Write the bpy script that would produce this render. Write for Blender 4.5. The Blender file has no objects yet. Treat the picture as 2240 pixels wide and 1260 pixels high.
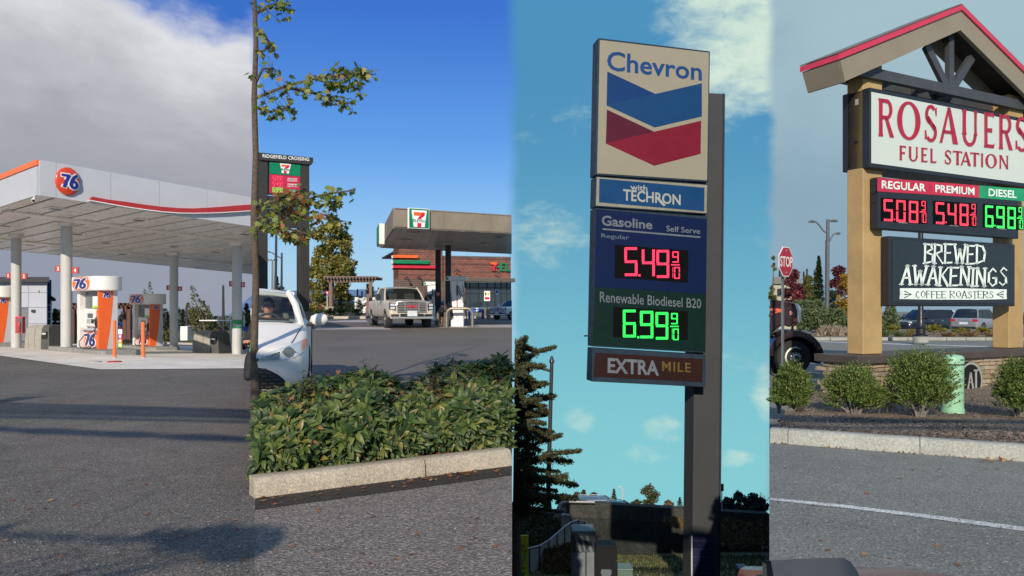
import bpy, bmesh, math, random
from mathutils import Vector, Matrix, noise

random.seed(7)
SC = bpy.context.scene
COL = SC.collection
R = math.radians
V = Vector

# ------------------------------------------------------------------ camera
FPX, CX, HY, EYE = 1700.0, 1120.0, 672.0, 1.45
cam_data = bpy.data.cameras.new('camera')
cam = bpy.data.objects.new('camera', cam_data)
COL.objects.link(cam)
cam.location = (0, 0, EYE)
cam.rotation_euler = (R(90), 0, 0)
cam_data.sensor_width = 36.0
cam_data.lens = 36.0 * FPX / 2240.0
cam_data.shift_y = (HY - 630.0) / 2240.0
cam_data.clip_start = 0.05
cam_data.clip_end = 6000
SC.camera = cam

# ------------------------------------------------------------------ sun
SUN_EL = R(25)
SUN_XY = V((-0.15, -0.99)).normalized()           # towards the sun, on the map
sdir = V((SUN_XY.x * math.cos(SUN_EL), SUN_XY.y * math.cos(SUN_EL), math.sin(SUN_EL)))
sl = bpy.data.lights.new('sun', 'SUN')
sl.energy = 4.7
sl.angle = R(0.5)
sl.color = (1.0, 0.875, 0.72)
so = bpy.data.objects.new('sun', sl)
COL.objects.link(so)
so.location = (20, -25, 30)
so.rotation_euler = sdir.to_track_quat('Z', 'Y').to_euler()

# ------------------------------------------------------------------ sky
world = bpy.data.worlds.new('World')
SC.world = world
world.use_nodes = True
wt = world.node_tree
wt.nodes.clear()


class NT:
 """little helper to wire shader nodes"""
 def __init__(self, tree):
  self.t = tree

 def n(self, kind, **kw):
  nd = self.t.nodes.new(kind)
  for k, v in kw.items():
   setattr(nd, k, v)
  return nd

 def link(self, a, b):
  self.t.links.new(a, b)

 def _in(self, sock, v):
  if v is None:
   return
  if isinstance(v, bpy.types.NodeSocket):
   self.t.links.new(v, sock)
  else:
   sock.default_value = v

 def math(self, op, a, b=None, c=None, clamp=False):
  nd = self.n('ShaderNodeMath', operation=op, use_clamp=clamp)
  self._in(nd.inputs[0], a)
  self._in(nd.inputs[1], b)
  self._in(nd.inputs[2], c)
  return nd.outputs[0]

 def rng(self, v, a, b, c=0.0, d=1.0, smooth=True):
  nd = self.n('ShaderNodeMapRange', interpolation_type='SMOOTHSTEP' if smooth else 'LINEAR')
  self._in(nd.inputs[0], v)
  for i, x in enumerate((a, b, c, d)):
   self._in(nd.inputs[i + 1], x)
  return nd.outputs[0]

 def mix(self, f, a, b, blend='MIX'):
  nd = self.n('ShaderNodeMix', data_type='RGBA', blend_type=blend)
  self._in(nd.inputs[0], f)
  for s, v in ((nd.inputs[6], a), (nd.inputs[7], b)):
   if isinstance(v, tuple) and len(v) == 3:
    v = (*v, 1)
   self._in(s, v)
  return nd.outputs[2]

 def noise(self, vec, scale, detail=4, rough=0.55, dist=0.0, lac=2.0):
  nd = self.n('ShaderNodeTexNoise')
  if vec is not None:
   self.t.links.new(vec, nd.inputs['Vector'])
  nd.inputs['Scale'].default_value = scale
  nd.inputs['Detail'].default_value = detail
  nd.inputs['Roughness'].default_value = rough
  nd.inputs['Distortion'].default_value = dist
  nd.inputs['Lacunarity'].default_value = lac
  return nd.outputs['Fac']

 def ramp(self, f, stops):
  nd = self.n('ShaderNodeValToRGB')
  cr = nd.color_ramp
  while len(cr.elements) < len(stops):
   cr.elements.new(0.5)
  for e, (p, c) in zip(cr.elements, stops):
   e.position = p
   e.color = (*c, 1) if len(c) == 3 else c
  self._in(nd.inputs[0], f)
  return nd.outputs[0]


def lin(r, g, b):
 f = lambda c: (c / 255 / 12.92) if c / 255 <= 0.04045 else ((c / 255 + 0.055) / 1.055) ** 2.4
 return (f(r), f(g), f(b))


def build_sky():
 w = NT(wt)
 tc = w.n('ShaderNodeTexCoord')
 sep = w.n('ShaderNodeSeparateXYZ')
 w.link(tc.outputs['Generated'], sep.inputs[0])
 x, y, z = sep.outputs
 az = w.math('ARCTAN2', x, y)                        # 0 ahead, + to the right
 el = w.math('ARCSINE', z)
 zc = w.math('MAXIMUM', z, 0.02)
 comb = w.n('ShaderNodeCombineXYZ')
 for i, s in enumerate((x, y, zc)):
  w.link(s, comb.inputs[i])
 sky = w.n('ShaderNodeTexSky', sky_type='NISHITA')
 sky.sun_disc = False
 sky.sun_elevation = SUN_EL
 sky.sun_rotation = math.atan2(SUN_XY.x, SUN_XY.y)
 sky.air_density = 1.0
 sky.dust_density = 0.35
 sky.ozone_density = 2.2
 w.link(comb.outputs[0], sky.inputs[0])
 vec = tc.outputs['Generated']
 mp = w.n('ShaderNodeMapping')
 mp.inputs['Scale'].default_value = (1.0, 1.0, 2.0)
 w.link(vec, mp.inputs[0])
 v2 = mp.outputs[0]
 S = 10.0                                            # the background runs at 0.1
 def c(r, g, b):
  l = lin(r, g, b)
  return (l[0] * S, l[1] * S, l[2] * S)
 up = w.rng(el, -0.02, 0.40, smooth=False)
 blue = w.mix(up, c(163, 211, 243), c(40, 108, 214))
 blue = w.mix(w.rng(el, 0.02, 0.22), c(160, 207, 240), w.mix(w.rng(el, 0.12, 0.40), c(96, 166, 242), c(44, 108, 212)))
 blue = w.mix(0.85, sky.outputs[0], blue)
 teal = w.mix(w.rng(el, -0.26, 0.30), c(134, 205, 213), c(78, 146, 190))
 big = w.noise(v2, 3.4, 6, 0.55, 0.4)
 fine = w.noise(v2, 9.0, 8, 0.62, 0.6)
 wisp = w.noise(v2, 22.0, 8, 0.65, 1.2)
 puff = w.math('ADD', w.math('ADD', w.math('MULTIPLY', big, 0.40), w.math('MULTIPLY', fine, 0.38)), w.math('MULTIPLY', wisp, 0.22))
 puff = w.math('SUBTRACT', puff, w.math('MULTIPLY', w.rng(az, 0.20, 0.05), 0.05))
 spots = None
 for a0, e0, ra, re_ in ((.045, .090, .055, .040), (.190, -.156, .022, .016), (.086, -.142, .018, .016), (.176, -.182, .030, .010), (.275, -.185, .02, .01), (.325, -.11, .02, .03)):
  dx = w.math('DIVIDE', w.math('SUBTRACT', az, a0), ra)
  dy = w.math('DIVIDE', w.math('SUBTRACT', el, e0), re_)
  r2 = w.math('ADD', w.math('MULTIPLY', dx, dx), w.math('MULTIPLY', dy, dy))
  g_ = w.rng(r2, 3.0, 0.0)
  spots = g_ if spots is None else w.math('MAXIMUM', spots, g_)
 upright = w.math('MULTIPLY', w.rng(el, 0.10, 0.32), w.rng(az, 0.13, 0.26))
 pm2 = w.rng(w.math('ADD', puff, w.math('MAXIMUM', w.math('MULTIPLY', upright, .22), w.math('MULTIPLY', spots, .15))), 0.545, 0.80)
 teal = w.mix(pm2, teal, c(212, 232, 216))
 gn = w.noise(v2, 2.6, 7, 0.56, 0.5)
 g2 = w.noise(v2, 7.0, 7, 0.6, 0.3)
 gmix = w.math('ADD', w.math('MULTIPLY', gn, 0.7), w.math('MULTIPLY', g2, 0.3))
 shade = w.math('ADD', w.rng(el, 0.02, 0.34), w.math('MULTIPLY', w.math('SUBTRACT', gmix, 0.5), 1.6))
 grey = w.ramp(shade, [(0.0, c(146, 154, 172)), (0.3, c(158, 162, 174)), (0.55, c(170, 170, 178)), (0.8, c(196, 197, 203)), (1.0, c(224, 225, 229))])
 edge = w.math('ADD', el, w.math('MULTIPLY', w.math('SUBTRACT', gmix, 0.5), 0.34))
 edge = w.math('ADD', edge, w.math('MULTIPLY', w.rng(az, -0.60, -0.30), 0.012))
 open_ = w.rng(edge, 0.315, 0.375)
 left = w.mix(open_, grey, c(58, 112, 200))
 on = w.noise(v2, 2.2, 5, 0.5, 0.2)
 ov = w.mix(w.rng(el, 0.0, 0.34), c(142, 170, 190), c(164, 192, 202))
 ov = w.mix(w.math('MULTIPLY', w.rng(on, 0.42, 0.66), 0.5), ov, c(128, 158, 178))
 sw = w.math('MULTIPLY', w.math('SUBTRACT', fine, 0.5), 0.02)
 azw = w.math('ADD', az, sw)
 col = w.mix(w.rng(azw, -0.326, -0.312), left, blue)
 col = w.mix(w.rng(azw, -0.010, 0.012), col, teal)
 col = w.mix(w.rng(azw, 0.314, 0.330), col, ov)
 back = w.rng(w.math('ABSOLUTE', az), 1.0, 1.9)
 col = w.mix(back, col, w.mix(0.5, blue, ov))
 bg = w.n('ShaderNodeBackground')
 bg.inputs[1].default_value = 0.1
 w.link(col, bg.inputs[0])
 out = w.n('ShaderNodeOutputWorld')
 w.link(bg.outputs[0], out.inputs[0])


build_sky()
SC.view_settings.view_transform = 'Standard'
SC.view_settings.look = 'None'
SC.view_settings.exposure = 0.0
SC.view_settings.gamma = 1.0
SC.view_settings.use_curve_mapping = False
SC.render.engine = 'CYCLES'
SC.cycles.max_bounces = 6
SC.cycles.transparent_max_bounces = 12

# ------------------------------------------------------------------ materials
MATS = {}


def mat(name, col, rough=0.6, metal=0.0, var=0.12, scale=6.0, bump=0.0, bscale=40.0, spec=0.5, emit=None, estr=0.0, coat=0.0, col2=None, isl=None):
 """procedural material: base colour broken up by two noises, fine bump, uneven gloss"""
 if name in MATS:
  return MATS[name]
 m = bpy.data.materials.new(name)
 m.use_nodes = True
 t = NT(m.node_tree)
 b = m.node_tree.nodes['Principled BSDF']
 tc = t.n('ShaderNodeTexCoord')
 v = tc.outputs['Object']
 n1 = t.noise(v, scale, 5, 0.6)
 dark = tuple(c * (1 - var) for c in col)
 lite = tuple(min(1.0, c * (1 + var)) for c in col) if col2 is None else col2
 base = t.mix(t.rng(n1, 0.3, 0.7), dark, lite)
 if isl:
  g = t.n('ShaderNodeNewGeometry')
  base2 = t.ramp(g.outputs['Random Per Island'], isl)
  base = t.mix(1.0, base2, t.mix(0.5, base, (1, 1, 1)), 'MULTIPLY') if False else base2
 t.link(base, b.inputs['Base Color'])
 b.inputs['Roughness'].default_value = rough
 if rough > 0.15:
  r = t.rng(t.noise(v, scale * 2.3, 4, 0.6), 0.25, 0.75, max(0.05, rough - 0.1), min(1, rough + 0.1))
  t.link(r, b.inputs['Roughness'])
 b.inputs['Metallic'].default_value = metal
 b.inputs['Specular IOR Level'].default_value = spec
 if coat:
  b.inputs['Coat Weight'].default_value = coat
  b.inputs['Coat Roughness'].default_value = 0.06
 if bump:
  bn = t.n('ShaderNodeBump')
  bn.inputs['Strength'].default_value = bump
  bn.inputs['Distance'].default_value = 0.02
  t.link(t.noise(v, bscale, 4, 0.65), bn.inputs['Height'])
  t.link(bn.outputs[0], b.inputs['Normal'])
 if emit:
  b.inputs['Emission Color'].default_value = (*emit, 1)
  b.inputs['Emission Strength'].default_value = estr
 MATS[name] = m
 return m


def leaf_mat(name, stops, trans=0.25, rough=0.5, spec=0.4):
 if name in MATS:
  return MATS[name]
 m = bpy.data.materials.new(name)
 m.use_nodes = True
 t = NT(m.node_tree)
 b = m.node_tree.nodes['Principled BSDF']
 g = t.n('ShaderNodeNewGeometry')
 oi = t.n('ShaderNodeObjectInfo')
 f = t.math('FRACT', t.math('ADD', g.outputs['Random Per Island'], oi.outputs['Random']))
 c = t.ramp(f, stops)
 t.link(c, b.inputs['Base Color'])
 b.inputs['Roughness'].default_value = rough
 b.inputs['Specular IOR Level'].default_value = spec
 tr = t.n('ShaderNodeBsdfTranslucent')
 t.link(c, tr.inputs['Color'])
 mx = t.n('ShaderNodeMixShader')
 mx.inputs[0].default_value = trans
 t.link(b.outputs[0], mx.inputs[1])
 t.link(tr.outputs[0], mx.inputs[2])
 t.link(mx.outputs[0], m.node_tree.nodes['Material Output'].inputs[0])
 MATS[name] = m
 return m


def glass_mat(name, tint, alpha=0.35, rough=0.03):
 """see-through pane: part mirror, part tinted transparency"""
 if name in MATS:
  return MATS[name]
 m = bpy.data.materials.new(name)
 m.use_nodes = True
 t = NT(m.node_tree)
 b = m.node_tree.nodes['Principled BSDF']
 b.inputs['Base Color'].default_value = (*tint, 1)
 b.inputs['Roughness'].default_value = rough
 b.inputs['Specular IOR Level'].default_value = 0.8
 tp = t.n('ShaderNodeBsdfTransparent')
 tp.inputs[0].default_value = (0.8, 0.88, 0.86, 1)
 mx = t.n('ShaderNodeMixShader')
 mx.inputs[0].default_value = alpha
 t.link(tp.outputs[0], mx.inputs[1])
 t.link(b.outputs[0], mx.inputs[2])
 t.link(mx.outputs[0], m.node_tree.nodes['Material Output'].inputs[0])
 MATS[name] = m
 return m


def ground_mat(name, col, grain=0.5, gscale=90.0, patch=0.15, bump=0.5, rough=0.85, specks=0.0, crack=0.0, stones=160.0):
 """asphalt / concrete: aggregate grain, larger worn patches, pale chips, optional cracks"""
 if name in MATS:
  return MATS[name]
 m = bpy.data.materials.new(name)
 m.use_nodes = True
 t = NT(m.node_tree)
 b = m.node_tree.nodes['Principled BSDF']
 tc = t.n('ShaderNodeTexCoord')
 v = tc.outputs['Object']
 g1 = t.noise(v, gscale, 3, 0.7)
 p1 = t.noise(v, 0.35, 6, 0.6, 0.3)
 p2 = t.noise(v, 2.2, 5, 0.65)
 vo = t.n('ShaderNodeTexVoronoi')
 t.link(v, vo.inputs['Vector'])
 vo.inputs['Scale'].default_value = stones
 k = t.rng(g1, 0.28, 0.72, 1 - grain, 1 + grain, False)
 k = t.math('MULTIPLY', k, t.rng(p1, 0.3, 0.7, 1 - patch, 1 + patch, False))
 k = t.math('MULTIPLY', k, t.rng(p2, 0.3, 0.7, 1 - patch * .6, 1 + patch * .6, False))
 st_ = t.noise(v, 0.8, 7, 0.68, 1.5)
 k = t.math('MULTIPLY', k, t.rng(st_, 0.60, 0.70, 1.0, 1 - patch * 1.5))
 sep = t.n('ShaderNodeSeparateColor')
 t.link(vo.outputs['Color'], sep.inputs[0])
 k = t.math('MULTIPLY', k, t.rng(sep.outputs[0], 0, 1, 1 - grain * .8, 1 + grain * .8, False))
 if specks:
  k = t.math('ADD', k, t.math('MULTIPLY', t.rng(sep.outputs[1], 0.93, 0.97), specks))
 if crack:
  vc = t.n('ShaderNodeTexVoronoi', feature='DISTANCE_TO_EDGE')
  vc.inputs['Scale'].default_value = 0.33
  nz = t.n('ShaderNodeTexNoise')
  nz.inputs['Scale'].default_value = 1.6
  nz.inputs['Detail'].default_value = 5
  t.link(v, nz.inputs['Vector'])
  va = t.n('ShaderNodeVectorMath', operation='ADD')
  t.link(v, va.inputs[0])
  t.link(nz.outputs['Color'], va.inputs[1])
  t.link(va.outputs[0], vc.inputs['Vector'])
  k = t.math('MULTIPLY', k, t.rng(vc.outputs['Distance'], 0.0, 0.012, 1 - crack, 1.0))
 cc = t.n('ShaderNodeVectorMath', operation='SCALE')
 cc.inputs[0].default_value = col
 t.link(k, cc.inputs['Scale'])
 t.link(cc.outputs[0], b.inputs['Base Color'])
 b.inputs['Roughness'].default_value = rough
 b.inputs['Specular IOR Level'].default_value = 0.3
 bn = t.n('ShaderNodeBump')
 bn.inputs['Strength'].default_value = bump
 bn.inputs['Distance'].default_value = 0.012
 t.link(t.math('ADD', g1, t.math('MULTIPLY', vo.outputs['Distance'], 0.8)), bn.inputs['Height'])
 t.link(bn.outputs[0], b.inputs['Normal'])
 MATS[name] = m
 return m


# ------------------------------------------------------------------ geometry helpers
def P(px, py, Y):
 return V(((px - CX) / FPX * Y, Y, EYE - (py - HY) / FPX * Y))


def onplane(px, py, p0, n):
 d = V(((px - CX) / FPX, 1.0, -(py - HY) / FPX))
 c = V((0, 0, EYE))
 t = (V(p0) - c).dot(n) / d.dot(n)
 return c + d * t


class MB:
 """collects faces in world coordinates, then links them as one mesh object"""
 def __init__(self):
  self.v, self.f, self.m = [], [], []

 def face(self, pts, mi=0):
  i = len(self.v)
  self.v += [V(p) for p in pts]
  self.f.append(tuple(range(i, i + len(pts))))
  self.m.append(mi)
  return self

 def mesh(self, verts, faces, mi=0):
  i = len(self.v)
  self.v += [V(p) for p in verts]
  self.f += [tuple(j + i for j in f) for f in faces]
  self.m += [mi] * len(faces)
  return self

 def obox(self, o, ex, ey, ez, mi=0):
  o, ex, ey, ez = V(o), V(ex), V(ey), V(ez)
  vs = [o, o + ex, o + ex + ey, o + ey]
  vs += [p + ez for p in vs]
  fs = [(3, 2, 1, 0), (4, 5, 6, 7), (0, 1, 5, 4), (1, 2, 6, 5), (2, 3, 7, 6), (3, 0, 4, 7)]
  if ex.cross(ey).dot(ez) < 0:
   fs = [tuple(reversed(f)) for f in fs]
  return self.mesh(vs, fs, mi)

 def box(self, c, s, rz=0.0, mi=0):
  ca, sa = math.cos(rz), math.sin(rz)
  ex, ey, ez = V((ca, sa, 0)) * s[0], V((-sa, ca, 0)) * s[1], V((0, 0, s[2]))
  o = V(c) - ex / 2 - ey / 2 - ez / 2
  return self.obox(o, ex, ey, ez, mi)

 def prism(self, pts, vec, mi=0):
  """polygon pts swept along vec (closed solid)"""
  pts = [V(p) for p in pts]
  vec = V(vec)
  n = len(pts)
  nrm = V((0, 0, 0))
  for i in range(n):
   nrm += (pts[i] - pts[0]).cross(pts[(i + 1) % n] - pts[0])
  if nrm.dot(vec) < 0:
   pts.reverse()
  vs = pts + [p + vec for p in pts]
  fs = [tuple(reversed(range(n))), tuple(range(n, 2 * n))]
  fs += [(i, (i + 1) % n, n + (i + 1) % n, n + i) for i in range(n)]
  return self.mesh(vs, fs, mi)

 def tube(self, pts, rad, n=8, mi=0, cap=True):
  pts = [V(p) for p in pts]
  if not hasattr(rad, '__len__'):
   rad = [rad] * len(pts)
  rings = []
  up = None
  for i, p in enumerate(pts):
   d = (pts[min(i + 1, len(pts) - 1)] - pts[max(i - 1, 0)]).normalized()
   if up is None:
    up = V((0, 0, 1)) if abs(d.z) < 0.9 else V((1, 0, 0))
   a = d.cross(up).normalized()
   b2 = a.cross(d).normalized()
   up = b2
   rings.append([p + (a * math.cos(t) + b2 * math.sin(t)) * rad[i] for t in [2 * math.pi * k / n for k in range(n)]])
  vs = [p for r in rings for p in r]
  fs = []
  for i in range(len(pts) - 1):
   for k in range(n):
    fs.append((i * n + k, i * n + (k + 1) % n, (i + 1) * n + (k + 1) % n, (i + 1) * n + k))
  if cap:
   fs.append(tuple(reversed(range(n))))
   fs.append(tuple(range((len(pts) - 1) * n, len(pts) * n)))
  return self.mesh(vs, fs, mi)

 def lathe(self, base, prof, n=16, mi=0, axis=None, sx=1.0):
  """prof = [(r, h)...] about the vertical through base (or about axis)"""
  base = V(base)
  if axis is None:
   a, b2, c = V((1, 0, 0)), V((0, 1, 0)), V((0, 0, 1))
  else:
   c = V(axis).normalized()
   a = c.cross(V((0, 0, 1)) if abs(c.z) < .9 else V((1, 0, 0))).normalized()
   b2 = c.cross(a)
  vs, fs = [], []
  for r, h in prof:
   for k in range(n):
    t = 2 * math.pi * k / n
    vs.append(base + a * (r * math.cos(t) * sx) + b2 * (r * math.sin(t)) + c * h)
  m = len(prof)
  for i in range(m - 1):
   for k in range(n):
    fs.append((i * n + k, i * n + (k + 1) % n, (i + 1) * n + (k + 1) % n, (i + 1) * n + k))
  fs.append(tuple(reversed(range(n))))
  fs.append(tuple(range((m - 1) * n, m * n)))
  return self.mesh(vs, fs, mi)

 def build(self, name, mats, parent=None, origin=None, smooth=False, bevel=0.0, cut=None):
  me = bpy.data.meshes.new(name)
  org = V(origin) if origin is not None else (V(parent['_o']) if parent is not None and '_o' in parent.keys() else V((0, 0, 0)))
  me.from_pydata([v - org for v in self.v], [], self.f)
  if not isinstance(mats, (list, tuple)):
   mats = [mats]
  for m in mats:
   me.materials.append(m)
  if len(mats) > 1:
   me.polygons.foreach_set('material_index', self.m)
  if cut or smooth:
   bm = bmesh.new()
   bm.from_mesh(me)
   if smooth:
    bmesh.ops.remove_doubles(bm, verts=bm.verts, dist=1e-5)
   if cut:
    res = bmesh.ops.bisect_plane(bm, geom=bm.verts[:] + bm.edges[:] + bm.faces[:], plane_co=V(cut[0]) - org, plane_no=cut[1], clear_outer=True)
    ed = [e for e in res['geom_cut'] if isinstance(e, bmesh.types.BMEdge)]
    if ed:
     bmesh.ops.holes_fill(bm, edges=[e for e in ed if e.is_boundary], sides=0)
   bm.to_mesh(me)
   bm.free()
  if smooth:
   me.polygons.foreach_set('use_smooth', [True] * len(me.polygons))
   me.set_sharp_from_angle(angle=R(40))
  me.update()
  o = bpy.data.objects.new(name, me)
  COL.objects.link(o)
  if parent is not None:
   o.parent = parent
   o['_o'] = tuple(org)
  else:
   o.location = org
   o['_o'] = tuple(org)
  if bevel:
   bv = o.modifiers.new('bevel', 'BEVEL')
   bv.width = bevel
   bv.segments = 2
   bv.limit_method = 'ANGLE'
  return o


def tag(o, label=None, cat=None, group=None, kind=None):
 if label:
  o['label'] = label
 if cat:
  o['category'] = cat
 if group:
  o['group'] = group
 if kind:
  o['kind'] = kind
 return o


def thing(name, loc, label, cat, group=None):
 o = bpy.data.objects.new(name, None)
 o.empty_display_size = 0.2
 COL.objects.link(o)
 o.location = loc
 o['_o'] = tuple(loc)
 return tag(o, label, cat, group)


def copy_tree(o, parent=None):
 c = o.copy()
 COL.objects.link(c)
 if parent is not None:
  c.parent = parent
 for ch in list(o.children):
  copy_tree(ch, c)
 return c


_tx = {}


def text_geo(s, bold=0.0, shear=0.0, spacing=1.0):
 """outline of a word in the built-in face, as 2D points and faces fitted into 0..1"""
 key = (s, bold, shear, spacing)
 if key in _tx:
  return _tx[key]
 cu = bpy.data.curves.new('txt', 'FONT')
 cu.body = s
 cu.size = 1.0
 cu.offset = bold
 cu.shear = shear
 cu.space_character = spacing
 cu.resolution_u = 3
 ob = bpy.data.objects.new('txt', cu)
 COL.objects.link(ob)
 dg = bpy.context.evaluated_depsgraph_get()
 me = ob.evaluated_get(dg).to_mesh()
 vs = [(v.co.x, v.co.y) for v in me.vertices]
 fs = [tuple(p.vertices) for p in me.polygons]
 ob.evaluated_get(dg).to_mesh_clear()
 bpy.data.objects.remove(ob)
 bpy.data.curves.remove(cu)
 x0, x1 = min(v[0] for v in vs), max(v[0] for v in vs)
 y0, y1 = min(v[1] for v in vs), max(v[1] for v in vs)
 vs = [((x - x0) / (x1 - x0), (y - y0) / (y1 - y0)) for x, y in vs]
 _tx[key] = (vs, fs)
 return vs, fs


def put_text(mb, s, quad, n, lift=0.004, mi=0, **kw):
 """word spread over the four world corners quad = (bottom left, bottom right, top right, top left)"""
 vs, fs = text_geo(s, **kw)
 bl, br, tr, tl = [V(q) for q in quad]
 n = V(n)
 pts = [bl * (1 - u) * (1 - v) + br * u * (1 - v) + tr * u * v + tl * (1 - u) * v + n * lift for u, v in vs]
 nn = V((0, 0, 0))
 for f in fs[:4]:
  nn += (pts[f[1]] - pts[f[0]]).cross(pts[f[2]] - pts[f[0]])
 if nn.dot(n) < 0:
  fs = [tuple(reversed(f)) for f in fs]
 mb.mesh(pts, fs, mi)


SEG = {'0': 'abcdef', '1': 'bc', '2': 'abged', '3': 'abgcd', '4': 'fgbc', '5': 'afgcd', '6': 'afgedc', '7': 'abc', '8': 'abcdefg', '9': 'abcdfg'}


def seg_digit(ch, t=0.2, asp=0.62):
 """seven-segment digit as quads in 0..1 (x, y); asp = real width / height"""
 out = []
 ty = t * asp
 g = 0.03
 defs = {'a': (0 + g, 1 - ty, 1 - g, 1), 'd': (0 + g, 0, 1 - g, ty), 'g': (g, .5 - ty / 2, 1 - g, .5 + ty / 2),
   'f': (0, .5 + g, t, 1 - g), 'e': (0, g, t, .5 - g), 'b': (1 - t, .5 + g, 1, 1 - g), 'c': (1 - t, g, 1, .5 - g)}
 for s in SEG[ch]:
  out.append(defs[s])
 return out


def put_digits(mb, spec, to_world, n, lift=0.006, dots=None):
 """spec = [(char, (x0,y0,x1,y1) picture box)...]; to_world(px, py) gives a point of the panel"""
 n = V(n)
 for ch, (x0, y0, x1, y1) in spec:
  if ch == '.':
   rects = [(0, 0, 1, 1)]
  elif ch == '-':
   rects = [(0, 0, 1, 1)]
  else:
   rects = seg_digit(ch, asp=abs((x1 - x0) / (y1 - y0)))
  for a, b, c, d in rects:
   q = [(a, b), (c, b), (c, d), (a, d)]
   pts = [to_world(x0 + (x1 - x0) * u, y1 - (y1 - y0) * v) + n * lift for u, v in q]
   mb.face(pts)


def leafquad(mb, c, d, nrm, L, W, mi=0, fold=0.15):
 """a small folded leaf: four points, two triangles pairs"""
 s = d.cross(nrm)
 if s.length < 1e-6:
  return
 s.normalize()
 d = d.normalized()
 up = s.cross(d)
 a = c - d * L * .5
 b = c + d * L * .5
 m = c - up * W * fold
 l = c + s * W * .5 - d * L * .05
 r = c - s * W * .5 - d * L * .05
 i = len(mb.v)
 mb.v += [a, r, b, l, m]
 mb.f += [(i, i + 1, i + 2, i + 4), (i, i + 4, i + 2, i + 3)]
 mb.m += [mi, mi]


def rdir(rnd):
 while True:
  v = V((rnd.uniform(-1, 1), rnd.uniform(-1, 1), rnd.uniform(-1, 1)))
  if 0.05 < v.length < 1:
   return v.normalized()


def branch_tree(name, base, height, label, cat, rnd, leafm, barkm, crown, nleaf=900, leaf=0.16, limbs=9, tr=0.09, lean=(0, 0), group=None, bare=0.0, clump=0.5, trunk_to=0.8):
 """tapered trunk with limbs; crown(rnd) -> list of (centre offset, radius) clumps that carry the leaves"""
 base = V(base)
 t = thing(name, base, label, cat, group)
 tk = MB()
 top = base + V((lean[0], lean[1], height * trunk_to))
 mid = base.lerp(top, .5) + V((rnd.uniform(-.02, .02) * height, 0, 0))
 tk.tube([base - V((0, 0, .15)), base.lerp(mid, .3), mid, top], [tr * 1.25, tr, tr * .7, tr * .15], 7)
 clumps = crown(rnd)
 for c, r in rnd.sample(clumps, min(limbs, len(clumps))):
  c = base + c
  hz = max(.12, min(.75, (c.z - base.z) / height - .18))
  st = base.lerp(top, hz / trunk_to if hz < trunk_to else .95)
  md = st.lerp(c, .55) + V((0, 0, r * .1))
  tk.tube([st, md, c], [tr * .45, tr * .25, tr * .06], 5)
 tk.build('trunk', barkm, t, smooth=True)
 lf = MB()
 tot = sum(r ** 2 for _, r in clumps)
 for c, r in clumps:
  k = max(5, int(nleaf * r ** 2 / tot))
  for _ in range(k):
   d = rdir(rnd)
   p = base + c + V((d.x, d.y, d.z * .85)) * r * (rnd.random() ** clump)
   dd = (d + rdir(rnd) * .9 + V((0, 0, -.3)))
   leafquad(lf, p, dd, rdir(rnd), leaf * rnd.uniform(.6, 1.3), leaf * rnd.uniform(.4, .8))
 lf.build('crown', leafm, t)
 return t


def conifer(name, base, h, w, label, rnd, leafm, barkm, n=700, cat='tree', group=None, tip=0.02, leaf=None):
 base = V(base)
 t = thing(name, base, label, cat, group)
 MB().tube([base - V((0, 0, .2)), base + V((0, 0, h * .97))], [w * .06, w * .008], 6).build('trunk', barkm, t)
 lf = MB()
 lf_l = leaf or max(.12, h * .06)
 levels = max(8, int(h * 2.2))
 per = max(5, n // levels)
 for i in range(levels):
  lo_ = i / levels
  for k in range(per):
   f = min(1, lo_ + rnd.random() * 1.3 / levels)
   z = base.z + h * (.04 + .96 * f)
   rr = w * .5 * (1 - f) ** .85 * (.85 + .3 * noise.noise(V((f * 9, k, base.x)))) + tip
   a = rnd.uniform(0, 2 * math.pi)
   q = rnd.random() ** .6
   p = V((base.x + math.cos(a) * rr * q, base.y + math.sin(a) * rr * q, z - rr * q * .28 + rnd.uniform(-.05, .05) * h * .3))
   d = V((math.cos(a), math.sin(a), rnd.uniform(-.5, .15)))
   leafquad(lf, p, d, V((rnd.uniform(-.4, .4), rnd.uniform(-.4, .4), 1)), lf_l * rnd.uniform(.6, 1.2), lf_l * .45)
 lf.build('crown', leafm, t)
 return t


def blob_crown(w, h, z0, n, rnd0, dy=None, rr=(.16, .3), taper=0.0):
 """clump list for an irregular crown w wide, h tall, starting z0 above the base"""
 out = []
 for i in range(n):
  a = rnd0.uniform(0, 2 * math.pi)
  f = rnd0.random()
  prof = math.sin(math.pi * min(.97, max(.06, f * (1 - taper * .3) + .08 + taper * .1))) ** .7
  q = rnd0.random() ** .5
  out.append((V((math.cos(a) * w * .5 * prof * q, math.sin(a) * (dy or w) * .5 * prof * q, z0 + f * h)), min(w, h) * rnd0.uniform(*rr)))
 return out


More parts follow.
